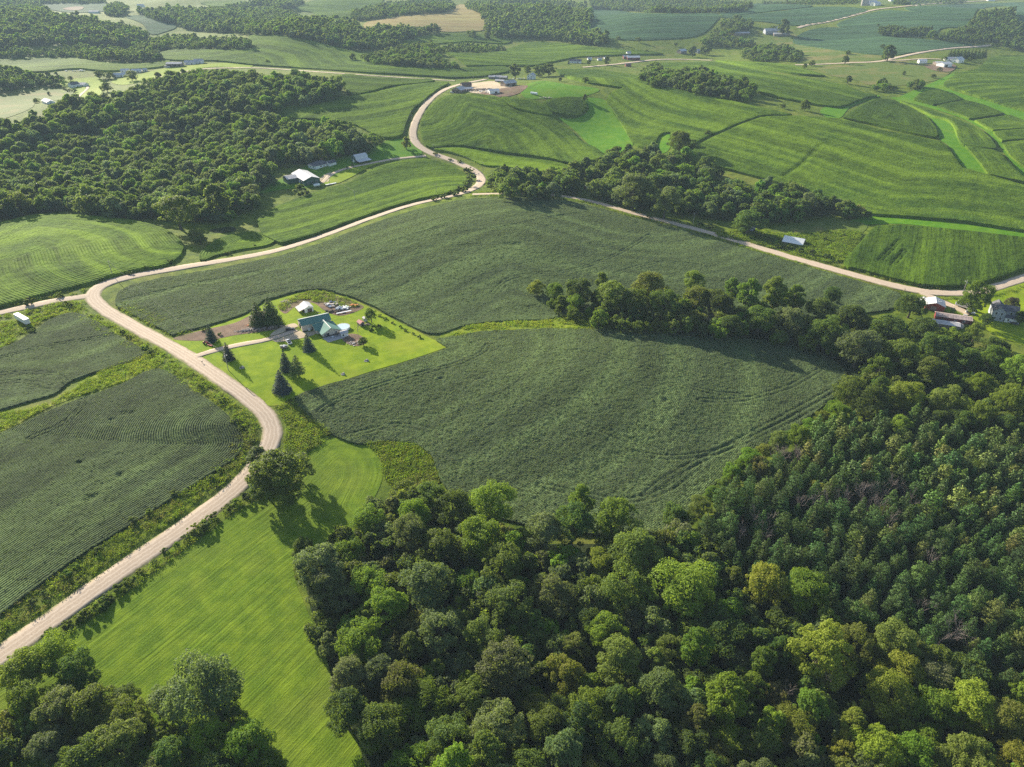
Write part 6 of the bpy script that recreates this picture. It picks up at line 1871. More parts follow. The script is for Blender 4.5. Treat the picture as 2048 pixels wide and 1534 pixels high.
# ------------------------------------------------------------------ vehicles
def car(name, label, cat, pos, ang, paint, L=4.6, W=1.8, suv=True, cat_group=None):
    z = float(HG(pos[0], pos[1])) + 0.14
    r = tag(empty(name, (pos[0], pos[1], z), ang), label, cat, cat_group)
    h = 0.95 if suv else 0.82
    l = L / 2
    MB().prism([(-l, 0.35), (-l + 0.1, h - 0.08), (-l * 0.5, h), (l * 0.35, h), (l * 0.92, h - 0.16), (l, 0.55), (l * 0.98, 0.3)], -W / 2, W / 2).build('body', paint, r, bevel=0.06)
    rt = 1.65 if suv else 1.42
    x0, x1 = (-l * 0.92, l * 0.30) if suv else (-l * 0.62, l * 0.36)
    MB().prism([(x0, h - 0.01), (x0 + 0.28, rt - 0.06), (x1 - 0.75, rt - 0.06), (x1, h - 0.01)], -W / 2 + 0.08, W / 2 - 0.08).build('window', C_['glass'], r)
    MB().prism([(x0 + 0.22, rt - 0.055), (x0 + 0.30, rt + 0.02), (x1 - 0.80, rt + 0.02), (x1 - 0.70, rt - 0.055)], -W / 2 + 0.12, W / 2 - 0.12).build('roof', paint, r)
    for sx in (-0.62, 0.64):
        for sy in (-1, 1):
            w_ = MB().cyl((sx * l, sy * (W / 2 - 0.10), 0.33), 0.33, 0.24, 14, 'y').build('wheel', C_['black'], r)
            MB().cyl((sx * l, sy * (W / 2 + 0.025), 0.33), 0.2, 0.02, 10, 'y').build('rim', C_['steel'], w_)
    for sy in (-1, 1):
        MB().box((l - 0.03, sy * W * 0.36, h - 0.28), (0.12, 0.4, 0.16)).build('headlight', C_['light'], r)
        MB().box((-l + 0.03, sy * W * 0.40, h - 0.2), (0.10, 0.22, 0.26)).build('taillight', C_['taillight'], r)
    return r

def pickup(label, pos, ang, paint, bedm):
    z = float(HG(pos[0], pos[1])) + 0.10
    r = tag(empty('pickup_truck', (pos[0], pos[1], z), ang), label, 'pickup')
    MB().prism([(-0.1, 0.45), (-0.1, 1.05), (1.5, 1.05), (2.7, 0.98), (2.75, 0.45)], -0.95, 0.95).build('body', paint, r, bevel=0.05)
    MB().prism([(-0.05, 1.04), (0.1, 1.75), (1.0, 1.75), (1.6, 1.04)], -0.86, 0.86).build('window', C_['glass'], r)
    MB().prism([(0.05, 1.74), (0.1, 1.82), (0.95, 1.82), (1.05, 1.74)], -0.82, 0.82).build('roof', paint, r)
    b = MB()
    b.box((-1.5, 0, 0.6), (2.7, 1.9, 0.12))
    b.box((-1.5, 0.92, 0.85), (2.7, 0.08, 0.6)).box((-1.5, -0.92, 0.85), (2.7, 0.08, 0.6)).box((-2.83, 0, 0.85), (0.08, 1.9, 0.6))
    b.build('bed', paint, r)
    MB().box((-1.5, 0, 0.69), (2.5, 1.7, 0.04)).build('bed_liner', bedm, r)
    for sx in (-1.7, 1.75):
        for sy in (-1, 1):
            w_ = MB().cyl((sx, sy * 0.88, 0.36), 0.38, 0.26, 14, 'y').build('wheel', C_['black'], r)
            MB().cyl((sx, sy * 1.02, 0.36), 0.2, 0.02, 10, 'y').build('rim', C_['steel'], w_)
    for sy in (-1, 1):
        MB().box((2.74, sy * 0.7, 0.82), (0.08, 0.35, 0.18)).build('headlight', C_['light'], r)
    return r
p = g1(580.5, 660.5)
car('parked_car', 'black sport utility car parked on the gravel before the pole barn', 'car', (p.x, p.y), math.radians(18), C_['blackpaint'])
p = g1(578, 686)
pickup('white pickup with a black bed parked on the lawn edge', (p.x, p.y), math.radians(122), C_['whitepaint'], C_['blackpaint'])
p = g1(684, 609)
car('scrap_car', 'old dark blue car among the scrap behind the lot', 'car', (p.x - 6, p.y + 1), math.radians(25), C_['bluepaint'], 4.8, 1.85, False)
p = g1(672, 612)
car('scrap_car', 'rusting white car left of the blue one in the scrap yard', 'car', (p.x - 4, p.y - 1), math.radians(-40), C_['whitepaint'], 4.4, 1.75, False)

def flat_trailer(label, px, py, ang, L, W, mat, wheels=2, sides=0.0, zoff=0.0):
    p_ = g1(px, py)
    r = tag(empty('utility_trailer', (p_.x, p_.y, p_.z + 0.08), ang), label, 'trailer')
    MB().box((0, 0, 0.6), (L, W, 0.14)).build('deck', mat, r)
    if sides:
        m_ = MB()
        for sy in (-1, 1):
            m_.box((0, sy * W / 2, 0.67 + sides / 2), (L, 0.06, sides))
        m_.box((-L / 2, 0, 0.67 + sides / 2), (0.06, W, sides))
        m_.build('side_rail', mat, r)
    MB().prism([(L / 2, 0.55), (L / 2 + 1.2, 0.5), (L / 2 + 1.2, 0.6), (L / 2, 0.65)], -0.06, 0.06).build('drawbar', C_['steel'], r)
    for sx in ([-0.5, 0.4] if wheels == 4 else [-0.1]):
        for sy in (-1, 1):
            MB().cyl((sx, sy * (W / 2 + 0.12), 0.32), 0.34, 0.2, 12, 'y').build('wheel', C_['black'], r)
    return r
flat_trailer('long pale trailer bed lying at the front of the scrap yard', 688, 626, math.radians(27), 8.5, 1.0, C_['whitepaint'], 4)
flat_trailer('white boat trailer in the middle of the scrap yard', 678, 618, math.radians(60), 4.5, 1.7, C_['whitepaint'], 2, 0.5)
tr = flat_trailer('small open trailer heaped with junk on the lawn', 568, 697, math.radians(15), 3.4, 1.7, C_['wood'], 2, 0.4)

def heap(name, label, cat, px, py, n, rx, ry, mats, smin, smax, logs=False, ang=0.0, kind='stuff'):
    """a pile nobody could count: boards, logs and bits dropped on each other"""
    c = g1(px, py)
    m = MB()
    rng = random.Random(int(px * 31 + py))
    for i in range(n):
        u_, v_ = rng.gauss(0, 0.45), rng.gauss(0, 0.45)
        x_, y_ = off2((0, 0), ang, u_ * rx, v_ * ry)
        hgt = max(0.0, 1 - u_ * u_ - v_ * v_) * smax * 0.5 * rng.random()
        s_ = rng.uniform(smin, smax)
        if logs:
            a = rng.uniform(0, PI)
            m.tube([(x_ - math.cos(a) * s_, y_ - math.sin(a) * s_, 0.12 + hgt), (x_ + math.cos(a) * s_, y_ + math.sin(a) * s_, 0.12 + hgt + rng.uniform(-0.1, 0.2))], rng.uniform(0.07, 0.16), 5)
        else:
            m.box((x_, y_, 0.1 + hgt + s_ * 0.2), (s_, s_ * rng.uniform(0.3, 1), s_ * rng.uniform(0.2, 0.7)), rng.uniform(0, PI))
    o = m.build(name, mats, None)
    o.location = (c.x, c.y, c.z + 0.05)
    tag(o, label, cat, kind=kind)
    return o
heap('log_pile', 'scattered grey logs and branches on the brown strip by the driveway', 'logs', 494, 661, 110, 9, 2.0, C_['log'], 0.5, 1.5, True, 0.5)
heap('log_pile', 'dark old timber heap in front of the scattered logs', 'timber', 512, 663, 30, 5, 1.0, C_['wood'], 0.6, 1.8, True, 0.5)
heap('scrap_heap', 'grey scrap boards beside the two big dark pines', 'scrap', 540, 657, 40, 6, 1.6, C_['wood'], 0.4, 1.4, False, 0.4)
heap('scrap_heap', 'orange red plastic bits under the big dark pines', 'scrap', 548, 641, 18, 4, 1.0, C_['orange'], 0.3, 0.9, False, 0.4)
heap('scrap_heap', 'reddish rubble on the brown strip by the pine', 'rubble', 505, 650, 50, 5, 1.4, C_['orange'], 0.2, 0.6, False, 0.5)
heap('scrap_heap', 'pale junk and branches at the upper left of the scrap yard', 'scrap', 572, 605, 50, 3, 3, C_['log'], 0.4, 1.4, True)
heap('scrap_heap', 'white appliances and boxes heaped in the scrap yard', 'scrap', 690, 617, 34, 4, 2.5, C_['whitepaint'], 0.5, 1.5)
heap('scrap_heap', 'dark tyres and engine parts at the scrap yard front', 'scrap', 664, 624, 40, 6, 2.0, C_['black'], 0.4, 1.2)
heap('scrap_heap', 'pale boards strewn over the middle of the scrap yard', 'scrap', 660, 610, 40, 6, 3, C_['log'], 0.4, 1.6)
heap('scrap_heap', 'orange barrels and tarp at the right end of the scrap yard', 'scrap', 708, 612, 16, 3, 1.0, C_['orange'], 0.5, 1.3)
heap('scrap_heap', 'odd boxes under the lean-to of the grey shed', 'scrap', 604, 622, 16, 2.2, 1.5, C_['wood'], 0.4, 1.1)
heap('stone_border', 'pale stones and pots round the planting bed', 'stones', 706, 687, 40, 5, 2.2, C_['stone'], 0.25, 0.7)
heap('junk_load', 'white and black junk on the small lawn trailer', 'junk', 568, 695, 22, 2, 1.2, C_['whitepaint'], 0.3, 0.9).location.z += 0.75
heap('scrap_heap', 'junk beside the red roofed hut under the tree', 'scrap', 733, 650, 22, 2.6, 1.4, C_['wood'], 0.3, 0.9)

# tractor
def tractor(label, px, py, ang, paint):
    p_ = g1(px, py)
    r = tag(empty('tractor', (p_.x, p_.y, p_.z + 0.08), ang), label, 'tractor')
    MB().box((0.7, 0, 1.0), (1.7, 0.65, 0.6), 0, 0.85).build('hood', paint, r, bevel=0.05)
    MB().box((-0.3, 0, 0.75), (2.4, 0.5, 0.35)).build('chassis', C_['black'], r)
    MB().box((-0.65, 0, 1.15), (0.5, 0.5, 0.12)).box((-0.9, 0, 1.4), (0.1, 0.5, 0.5)).build('seat', C_['black'], r)
    for sy in (-1, 1):
        MB().cyl((-0.8, sy * 0.8, 0.68), 0.68, 0.38, 16, 'y').build('rear_wheel', C_['black'], r)
        MB().cyl((1.2, sy * 0.6, 0.38), 0.38, 0.24, 14, 'y').build('front_wheel', C_['black'], r)
        MB().prism([(-1.5, 1.2), (-1.2, 1.5), (-0.5, 1.5), (-0.2, 1.2)], sy * 0.8 - 0.2, sy * 0.8 + 0.2).build('fender', paint, r)
    MB().tube([(0.9, 0.2, 1.3), (0.9, 0.2, 2.0)], 0.05, 6).build('exhaust', C_['black'], r)
tractor('red tractor parked beside the dark spruce by the road', 413, 688, math.radians(-25), C_['redpaint'])
flat_trailer('low red implement behind the red tractor', 421, 692, math.radians(-30), 3.0, 1.2, C_['redpaint'], 2)
# rings of stones on the lawn
def fire_ring(label, px, py, R_=1.0, blk=True):
    p_ = g1(px, py)
    r = tag(empty('stone_ring', (p_.x, p_.y, p_.z)), label, 'stone ring')
    rng = random.Random(int(px))
    for i in range(10):
        a = 2 * PI * i / 10
        m = MB().box((R_ * math.cos(a), R_ * math.sin(a), 0.2), (0.5, 0.42, 0.42), a + rng.uniform(-0.3, 0.3), 0.75)
        m.build('stone', C_['stone'], r, bevel=0.08)
    MB().cyl((0, 0, 0.16), R_ * 0.75, 0.2, 10).build('ash_bed', C_['dark'], r)
    if blk:
        MB().box((0.3, 0.2, 0.6), (0.9, 0.7, 0.8), 0.5, 0.8).build('boulder', C_['stone'], r, bevel=0.1)
fire_ring('ring of pale stones near the pole on the lawn', 484, 736)
fire_ring('small stone ring alone on the lower lawn', 686, 749, 0.8)
fire_ring('stone ring with a boulder on the right hand lawn', 733, 722, 1.0)
# bare sapling
p = g1(716, 673)
r = tag(empty('bare_tree', (p.x, p.y, p.z)), 'thin bare sapling between the pool and the clipped tree', 'tree')
r.scale = (0.62, 0.62, 0.72)
link('trunk', DEAD[1], r)
for (px, py, sc, lb) in [(1424, 672, 0.95, 'pale grey dead tree leaning out of the tree belt'), (1410, 664, 0.75, 'smaller dead snag at the front of the tree belt'), (1654, 1405, 1.0, 'tall bare grey dead tree in the foreground wood'), (233, 436, 0.9, 'leaning bare tree at the front of the dark left wood'),
                         (1130, 1330, 0.8, 'reddish dead tree in a gap of the foreground wood'), (1560, 1420, 0.8, 'bare dead tree beside the tan one in the foreground wood')]:
    p = g1(px, py)
    r = tag(empty('dead_tree', (p.x, p.y, p.z - 0.1), random.uniform(0, 6)), lb, 'dead tree')
    r.scale = (sc * 1.1,) * 3
    link('trunk', DEAD[int(px) % 4], r)

# ------------------------------------------------------------------ poles and wires
POLES = {}
def pole(key, px, py, label, hgt=10.5, arm=True, lamp=False, group='utility poles along the roads', ang=0.4):
    p_ = g1(px, py)
    r = tag(empty('utility_pole', (p_.x, p_.y, p_.z), ang), label, 'utility pole', group)
    MB().tube([(0, 0, -0.6), (0, 0, hgt)], [0.19, 0.13], 8).build('shaft', C_['pole'], r)
    if arm:
        c = MB().box((0, 0, hgt - 0.7), (2.2, 0.12, 0.14)).build('crossarm', C_['pole'], r)
        for x_ in (-1.0, 0, 1.0):
            MB().cyl((x_, 0, hgt - 0.5 if x_ else hgt + 0.12), 0.06, 0.26, 6).build('insulator', C_['light'], c)
    if lamp:
        MB().cyl((0.3, 0, hgt - 1.9), 0.24, 0.9, 10).build('transformer', C_['silver'], r)
        l_ = MB().tube([(0, 0, hgt - 0.9), (-1.4, 0, hgt - 0.5)], 0.05, 6).build('lamp_arm', C_['steel'], r)
        MB().cyl((-1.5, 0, hgt - 0.6), 0.22, 0.25, 10).build('lamp_head', C_['light'], l_)
    POLES[key] = Vector((p_.x, p_.y, p_.z + hgt - 0.1))
pole('home', 457, 741, 'white grey pole with lamp and transformer on the home lawn', 9.5, False, True, ang=2.6)
pole('bank', 226, 553, 'grey pole on the bank above the upper road left of the junction')
pole('corn1', 711, 404, 'pole in the bright cornfield beside the green farm', 9.5)
pole('corn2', 873, 391, 'pole near the shrubs inside the upper road bend', 10)
pole('lawn_green', 660, 370, 'pole beside the white pipe at the green sided shed', 9)
pole('e1', 1024, 388, 'pale pole at the start of the sloping road', 10)
pole('b1', 868, 309, 'pole at the upper road bend by the corn strip', 10)
pole('b2', 966, 343, 'pole above the tight road bend', 9)
pole('r1', 809, 268, 'pole left of the winding road below the hedge', 10)
pole('r2', 823, 240, 'pole left of the winding road halfway up', 10)
pole('r3', 849, 208, 'pole left of the winding road near the hilltop', 9)
pole('r4', 882, 181, 'pole at the hilltop road corner', 9)
pole('r5', 912, 162, 'pole at the ridge road end', 8)
pole('r6', 947, 163, 'pole beside the hilltop farm entrance', 8)
pole('e2', 1386, 449, 'dark pole in the bushes beside the sloping road', 9)
pole('e3', 1925, 588, 'pole with lamp beside the big bright maple', 9, False, True)
pole('f1', 1703, 66, 'pole in the far soybean field', 9)
pole('f2', 1836, 78, 'pole in front of the far hill tree clump', 9)
pole('f3', 1948, 95, 'pole at the far road by the dark wood', 8)
pole('f4', 1616, 50, 'pole beside the climbing far road', 8)
pole('f5', 1925, 97, 'pole beside the far road above the evergreen row', 8)
def wire(a, b, label, sag=1.2, dx=0.0):
    A, B = POLES[a], POLES[b]
    d = (B - A).normalized()
    n_ = Vector((-d.y, d.x, 0)) * dx
    pts = []
    for i in range(13):
        f = i / 12
        q = A.lerp(B, f) + n_
        pts.append((q.x, q.y, q.z - 4 * sag * f * (1 - f)))
    o = MB().tube(pts, 0.035, 4).build('overhead_wire', C_['pole'])
    tag(o, label, 'wire', 'overhead wires')
wire('bank', 'home', 'overhead wire crossing the soybean corner to the lawn pole', 3.0, 0.3)
wire('lawn_green', 'corn1', 'overhead wire from the green shed into the cornfield', 0.8)
wire('corn1', 'corn2', 'overhead wire across the bright cornfield', 2.5)
wire('corn2', 'e1', 'overhead wire over the upper road bend', 2.2)
wire('b1', 'b2', 'upper overhead wire along the corn strip at the bend', 1.0, 0.6)
wire('b1', 'b2', 'lower overhead wire along the corn strip at the bend', 1.6, -0.6)
wire('r1', 'r2', 'overhead wire beside the lower winding road', 1.0)
wire('r2', 'r3', 'overhead wire beside the middle of the winding road', 1.0)
wire('r3', 'r4', 'overhead wire beside the top of the winding road', 1.0)
def mailbox(px, py, label):
    p_ = g1(px, py)
    r = tag(empty('mailbox', (p_.x, p_.y, p_.z)), label, 'mailbox')
    MB().box((0, 0, 0.5), (0.1, 0.1, 1.1)).build('post', C_['wood'], r)
    MB().prism([(-0.25, 1.05), (-0.25, 1.25), (-0.12, 1.4), (0.12, 1.4), (0.25, 1.25), (0.25, 1.05)], -0.3, 0.3).build('box', C_['black'], r)
mailbox(405, 727, 'black mailbox beside the driveway mouth')
mailbox(1809, 582, 'dark mailbox on the sloping road verge by the red barn')

# ------------------------------------------------------------------ semitrailer
p = g1(47, 645)
an = wang((31, 633), (62, 651))
r = tag(empty('semitrailer', (p.x, p.y, p.z + 0.05), an), 'long white box semitrailer parked in the weeds at the left', 'semitrailer')
MB().box((0, 0, 2.45), (12.6, 2.5, 2.8)).build('box', C_['whitepaint'], r, bevel=0.05)
MB().box((6.34, -0.62, 2.4), (0.06, 1.18, 2.6)).build('door', C_['cream'], r)
MB().box((6.34, 0.62, 2.4), (0.06, 1.18, 2.6)).build('door', C_['cream'], r)
MB().box((0, 0, 0.95), (12.0, 0.9, 0.2)).build('chassis', C_['steel'], r)
for sx in (3.6, 4.9):
    for sy in (-1, 1):
        MB().cyl((sx, sy * 0.95, 0.5), 0.5, 0.5, 14, 'y').build('wheel', C_['black'], r)
for sy in (-1, 1):
    MB().box((-3.6, sy * 0.7, 0.45), (0.14, 0.14, 0.95)).build('landing_leg', C_['steel'], r)
p = g1(60, 627)
r = tag(empty('tipped_trough', (p.x, p.y, p.z), 0.3), 'dark feed trough lying behind the white trailer', 'trough')
MB().prism([(-0.6, 0.6), (-0.4, 0.05), (0.4, 0.05), (0.6, 0.6), (0.5, 0.6), (0.34, 0.14), (-0.34, 0.14), (-0.5, 0.6)], -2.2, 2.2).build('tub', C_['dark'], r)
MB().box((0, -2.2, 0.3), (1.0, 0.08, 0.5)).box((0, 2.2, 0.3), (1.0, 0.08, 0.5)).build('end_plate', C_['dark'], r)

# ================================================================== green farm
nearc = g1(625, 369)
ga = wang((590.4, 331.5), (622, 350.9), 6.5)
gc = off2(nearc, ga, -14.5)
gsh = house('long_shed', 'long shed with dark green walls and white metal roof', 'shed', gc, ga, 29, 15.0, 4.6, 7.2, C_['green'], C_['white_roof'],
            [('window', 'E', -3.6, 1.2, 1.2, 2.0), ('window', 'E', 0.2, 1.2, 1.2, 2.0), ('window', 'E', 4.0, 1.2, 1.2, 2.0), ('door', 'S', 4.0, 0, 2.2, 2.8), ('window', 'S', 9.0, 1.2, 1.4, 1.4), ('window', 'S', 0.5, 1.2, 1.4, 1.4), ('door', 'S', -4.0, 0, 1.2, 2.2)], 0.4, base=-2.5)
mW = MB()
mW.prism([(-12.5, 4.0), (-6.2, 5.6), (0.5, 4.0), (0.5, 4.16), (-6.2, 5.78), (-12.5, 4.16)], -17.5, -7.0, 'y')
mW.build('wing_roof', C_['tin'], gsh)
MB().box((-6.0, -12.0, 1.0), (11.8, 9.9, 6.0)).build('wing_wall', C_['green'], gsh)
ha = wang((636, 341), (656, 334.5))
hp = g1(636, 336)
house('house', 'white walled house with dark grey hip roof beside the green shed', 'house', off2(hp, ha, 3.5, 2.5), ha, 17, 11, 3.0, 5.8, C_['white'], C_['shingle'],
      [('window', 'W', -2.5, 1.2, 1.2, 1.1), ('window', 'W', 2.0, 1.2, 1.2, 1.1), ('window', 'S', -2, 1.0, 1.6, 1.2), ('door', 'S', 1.5, 0, 1.2, 2.2, C_['wood']), ('window', 'S', 5, 1.0, 1.6, 1.2)], 0.7, hip=True, base=-1.5, chimney=(4.0, 0.5))
hp2 = g1(664, 331)
house('garage', 'white garage with grey roof right of the hip roofed house', 'garage', off2(hp2, ha, 0.5, 2.5), ha, 8, 7.5, 2.8, 4.4, C_['white'], C_['shingle'], [('door', 'S', -1.8, 0, 2.6, 2.2, C_['cream']), ('door', 'S', 1.6, 0, 2.6, 2.2, C_['cream'])], 0.4, base=-1.2)
ba = wang((709.9, 308.7), (730.4, 303.4), 6.5)
bp = g1(722, 323)
w = 4.3
arc = [(-w, 2.2), (-w * 0.98, 3.6), (-w * 0.85, 4.9), (-w * 0.55, 6.1), (0, 6.9), (w * 0.55, 6.1), (w * 0.85, 4.9), (w * 0.98, 3.6), (w, 2.6)]
bpos = off2(bp, ba, 0.0, 2.0)
bar = house('arched_barn', 'white arched barn with dark green end wall and lean-to', 'barn', bpos, ba, 13.5, 2 * w, 2.2, 6.9, C_['green'], C_['white_roof'],
            [('door', 'W', 0.2, 0, 2.6, 2.6, C_['white']), ('window', 'W', 0.2, 3.6, 1.2, 1.4)], 0.15, prof=arc, base=-1.5)
MB().prism([(-w - 6.2, 2.0), (-w - 0.1, 2.7), (-w - 0.1, 2.85), (-w - 6.2, 2.15)], -6.8, 7.2, 'x').build('lean_to_roof', C_['white_roof'], bar)
for x_ in (-6.3, -2, 2.4, 6.8):
    MB().box((x_, -w - 5.9, 0.5), (0.2, 0.2, 3.1)).build('post', C_['wood'], bar)
MB().box((0.2, -w - 0.12, 0.8), (13.2, 0.08, 3.0)).build('back_boards', C_['dark'], bar)
p = g1(634, 373.5)
an = wang((628, 374), (641, 371.5))
r = tag(empty('propane_tank', (p.x, p.y, p.z + 0.1), an), 'white cylindrical propane tank in front of the green shed', 'propane tank')
MB().tube([(-2.9, 0, 1.5), (-2.6, 0, 1.5), (-2.2, 0, 1.5), (2.2, 0, 1.5), (2.6, 0, 1.5), (2.9, 0, 1.5)], [0.4, 0.95, 1.2, 1.2, 0.95, 0.4], 14).build('tank', C_['whitepaint'], r, True)
for x_ in (-1.6, 1.6):
    MB().box((x_, 0, 0.3), (0.4, 1.6, 0.7)).build('cradle', C_['concrete'], r)
MB().cyl((0, 0, 2.75), 0.3, 0.3, 10).build('valve_dome', C_['silver'], r)
flat_trailer('long white pontoon frame lying by the pole at the cornfield', 662, 369, wang((654, 370.5), (673, 366)), 10, 2.0, C_['whitepaint'], 4)
for (px, py, lb) in [(694, 338, 'small round young tree beside the grassy driveway'), (705, 333, 'second young tree farther along the grassy driveway')]:
    lone(px, py - 4, 5, 'mid green', lb, 'round', MID)

# ================================================================== red barn farm
ra = wang((1868, 611), (1878, 600.5), 5)
rp = g1(1868, 621)
ra = math.radians(66)
rb = house('red_barn', 'square red barn with white metal roof beside the dirt lane', 'barn', off2(rp, ra, 4.0), ra, 8.6, 9.6, 3.0, 4.7, C_['red'], C_['white_roof'], [('door', 'W', 0.6, 0, 3.0, 2.4, C_['wood']), ('window', 'S', 0.5, 1.2, 0.9, 0.8), ('door', 'S', -2.4, 0, 1.1, 2.1, C_['dark_red'])], 0.4, base=-1.0)
for i, y_ in enumerate((-1.0, -1.0, -1.9)):
    MB().box((-1.0 + 2.0 * (i % 2), y_ - 0.6, 4.5), (0.6, 0.5, 0.3)).build('roof_vent', C_['silver'], rb)
house('shed', 'small blue grey roofed shed behind the red barn', 'shed', off2(rp, ra, 7.5, 5.5), ra, 4, 3.6, 2.3, 3.1, C_['grey'], C_['tin'], [('door', 'E', 0, 0, 1.2, 1.9)], 0.25, base=-1.0)
la = math.radians(-21)
lp = g1(1905, 643)
house('long_shed', 'long dark red shed with pale tan roof below the red barn', 'shed', off2(lp, la, 0, 1.5), la, 17.5, 5.6, 2.6, 3.5, C_['dark_red'], C_['rusty_tin'], [('door', 'S', -5.5, 0, 1.2, 2.0, C_['dark']), ('window', 'S', 1, 1.0, 1.0, 0.7), ('window', 'S', 5, 1.0, 1.0, 0.7), ('door', 'E', 0, 0, 1.6, 2.1, C_['wood'])], 0.3, base=-1.2)
lp2 = g1(1884, 653)
house('long_shed', 'low grey shed with streaked metal roof nearest the tree belt', 'shed', off2(lp2, la, 0, 1.0), la, 16, 5.0, 2.2, 3.0, C_['wood'], C_['tin'], [('door', 'S', 4, 0, 1.4, 1.9, C_['dark']), ('window', 'S', -3, 0.9, 0.9, 0.7)], 0.3, base=-1.2)
heap('lumber_pile', 'pale boards stacked at the end of the low grey shed', 'lumber', 1918, 654, 26, 2.4, 2.4, C_['log'], 0.8, 2.2, False, -0.4)
p = g1(1927, 616)
an = wang((1914, 612), (1940, 620))
r = tag(empty('camper_trailer', (p.x, p.y, p.z + 0.1), an), 'white camper trailer parked beside the big bright maple', 'camper')
MB().prism([(-4.4, 0.7), (-4.4, 2.4), (-3.9, 3.1), (3.6, 3.1), (4.4, 2.3), (4.4, 1.4), (3.6, 0.7)], -1.2, 1.2).build('body', C_['whitepaint'], r, bevel=0.08)
for x_ in (-3.0, -0.8, 1.6):
    MB().box((x_, -1.22, 2.0), (1.0, 0.06, 0.6)).build('window', C_['glass'], r)
MB().box((0.5, -1.22, 1.65), (0.7, 0.07, 1.8)).build('door', C_['cream'], r)
MB().box((-1.5, 0, 3.2), (0.9, 0.7, 0.25)).build('roof_unit', C_['silver'], r)
for sx in (-0.9, 0.1):
    for sy in (-1, 1):
        MB().cyl((sx, sy * 1.05, 0.36), 0.36, 0.25, 12, 'y').build('wheel', C_['black'], r)
MB().box((5.0, 0, 0.6), (1.4, 0.12, 0.12)).build('drawbar', C_['steel'], r)
p = g1(1940, 627)
car('parked_car', 'white car parked at the end of the dirt lane', 'car', (p.x, p.y), math.radians(-28), C_['whitepaint'], 4.8, 1.85, True)
p = g1(1946, 623)
car('parked_car', 'black car parked under the big bright maple', 'car', (p.x, p.y + 0.8), math.radians(-35), C_['blackpaint'], 4.7, 1.85, True)
p = g1(1930, 634)
car('parked_car', 'silver car beside the long dark red shed', 'car', (p.x, p.y), math.radians(60), C_['silver'], 4.4, 1.8, False)
hp = g1(2003, 643)
hg = house('house', 'two storey blue grey house with dark roof and white trim', 'house', off2(hp, ra, 5.0, 2.5), ra, 11, 6.2, 5.6, 8.0, C_['grey'], C_['shingle'],
           [('window', 'W', -1.3, 3.7, 0.9, 1.4), ('window', 'W', 1.3, 3.7, 0.9, 1.4), ('window', 'W', -1.3, 0.9, 0.9, 1.4), ('window', 'W', 1.3, 0.9, 0.9, 1.4), ('window', 'S', -3.0, 3.7, 0.9, 1.4)], 0.35, base=-1.2)
m = MB().prism([(-3.1, 5.5), (0, 7.7), (3.1, 5.5), (3.1, 5.66), (0, 7.88), (-3.1, 5.66)], -9.5, 0.0, 'y')
m.build('cross_roof', C_['shingle'], hg)
MB().prism([(-2.9, -1.2), (-2.9, 5.5), (0, 7.6), (2.9, 5.5), (2.9, -1.2)], -9.2, -3.0, 'y').build('wing_wall', C_['grey'], hg)
for x_, z_ in ((-1.2, 3.7),):
    f_ = MB().box((-2.93, -6.0, 4.3), (0.10, 1.3, 1.6)).build('window', C_['white'], hg)
    MB().box((-2.96, -6.0, 4.3), (0.10, 1.0, 1.3)).build('pane', C_['glass'], f_)
MB().prism([(-5.6, 2.5), (-2.92, 3.2), (-2.92, 3.35), (-5.6, 2.65)], -9.4, -3.2, 'y').build('porch_roof', C_['shingle'], hg)
MB().box((-4.2, -6.3, 0.6), (2.4, 5.6, 3.7)).build('porch_wall', C_['white'], hg)
f_ = MB().box((-5.43, -5.2, 1.5), (0.08, 1.0, 1.2)).build('window', C_['white'], hg)
MB().box((-5.46, -5.2, 1.5), (0.08, 0.8, 1.0)).build('pane', C_['glass'], f_)
p = g1(2027, 648)
r = tag(empty('trampoline', (p.x, p.y, p.z + 0.05)), 'round dark blue trampoline on the lawn right of the grey house', 'trampoline')
MB().cyl((0, 0, 0.85), 1.75, 0.03, 20).build('mat', C_['black'], r)
rim = MB()
for i in range(20):
    a, b = 2 * PI * i / 20, 2 * PI * (i + 1) / 20
    rim.add([(1.75 * math.cos(a), 1.75 * math.sin(a), 0.9), (1.75 * math.cos(b), 1.75 * math.sin(b), 0.9), (2.2 * math.cos(b), 2.2 * math.sin(b), 0.9), (2.2 * math.cos(a), 2.2 * math.sin(a), 0.9)], [(0, 1, 2, 3)])
rim.build('pad', C_['bluepaint'], r)
for i in range(6):
    a = 2 * PI * i / 6
    MB().tube([(2.1 * math.cos(a), 2.1 * math.sin(a), 0), (2.1 * math.cos(a), 2.1 * math.sin(a), 0.9)], 0.05, 6).build('leg', C_['steel'], r)
# sheds by the sloping road
p = g1(1589, 489)
an = wang((1573, 483), (1606, 488), 3)
house('shed', 'low shed with big pale tin roof in the scrub above the road', 'shed', (p.x, p.y + 2), an, 13, 9, 2.0, 4.6, C_['wood'], C_['white'], [('door', 'S', -3, 0, 2.0, 1.8, C_['dark']), ('window', 'S', 3, 0.8, 0.9, 0.7)], 0.5, base=-1.5)
p = g1(1494, 463)
an = wang((1483, 456), (1506, 461), 3)
r = tag(empty('shelter', (p.x, p.y, p.z), an), 'open shelter with blue sheet roof in front of bushy trees', 'shelter')
MB().prism([(-2.6, 2.2), (2.6, 3.2), (2.6, 3.34), (-2.6, 2.34)], -5.0, 5.0, 'x').build('roof', simple('blue grey roof sheet', (0.20, 0.22, 0.36), 0.4, 0.5), r)
for x_ in (-4.6, 0, 4.6):
    for y_, z_ in ((-2.4, 2.2), (2.4, 3.1)):
        MB().box((x_, y_, z_ / 2 - 0.3), (0.18, 0.18, z_ + 0.6)).build('post', C_['wood'], r)
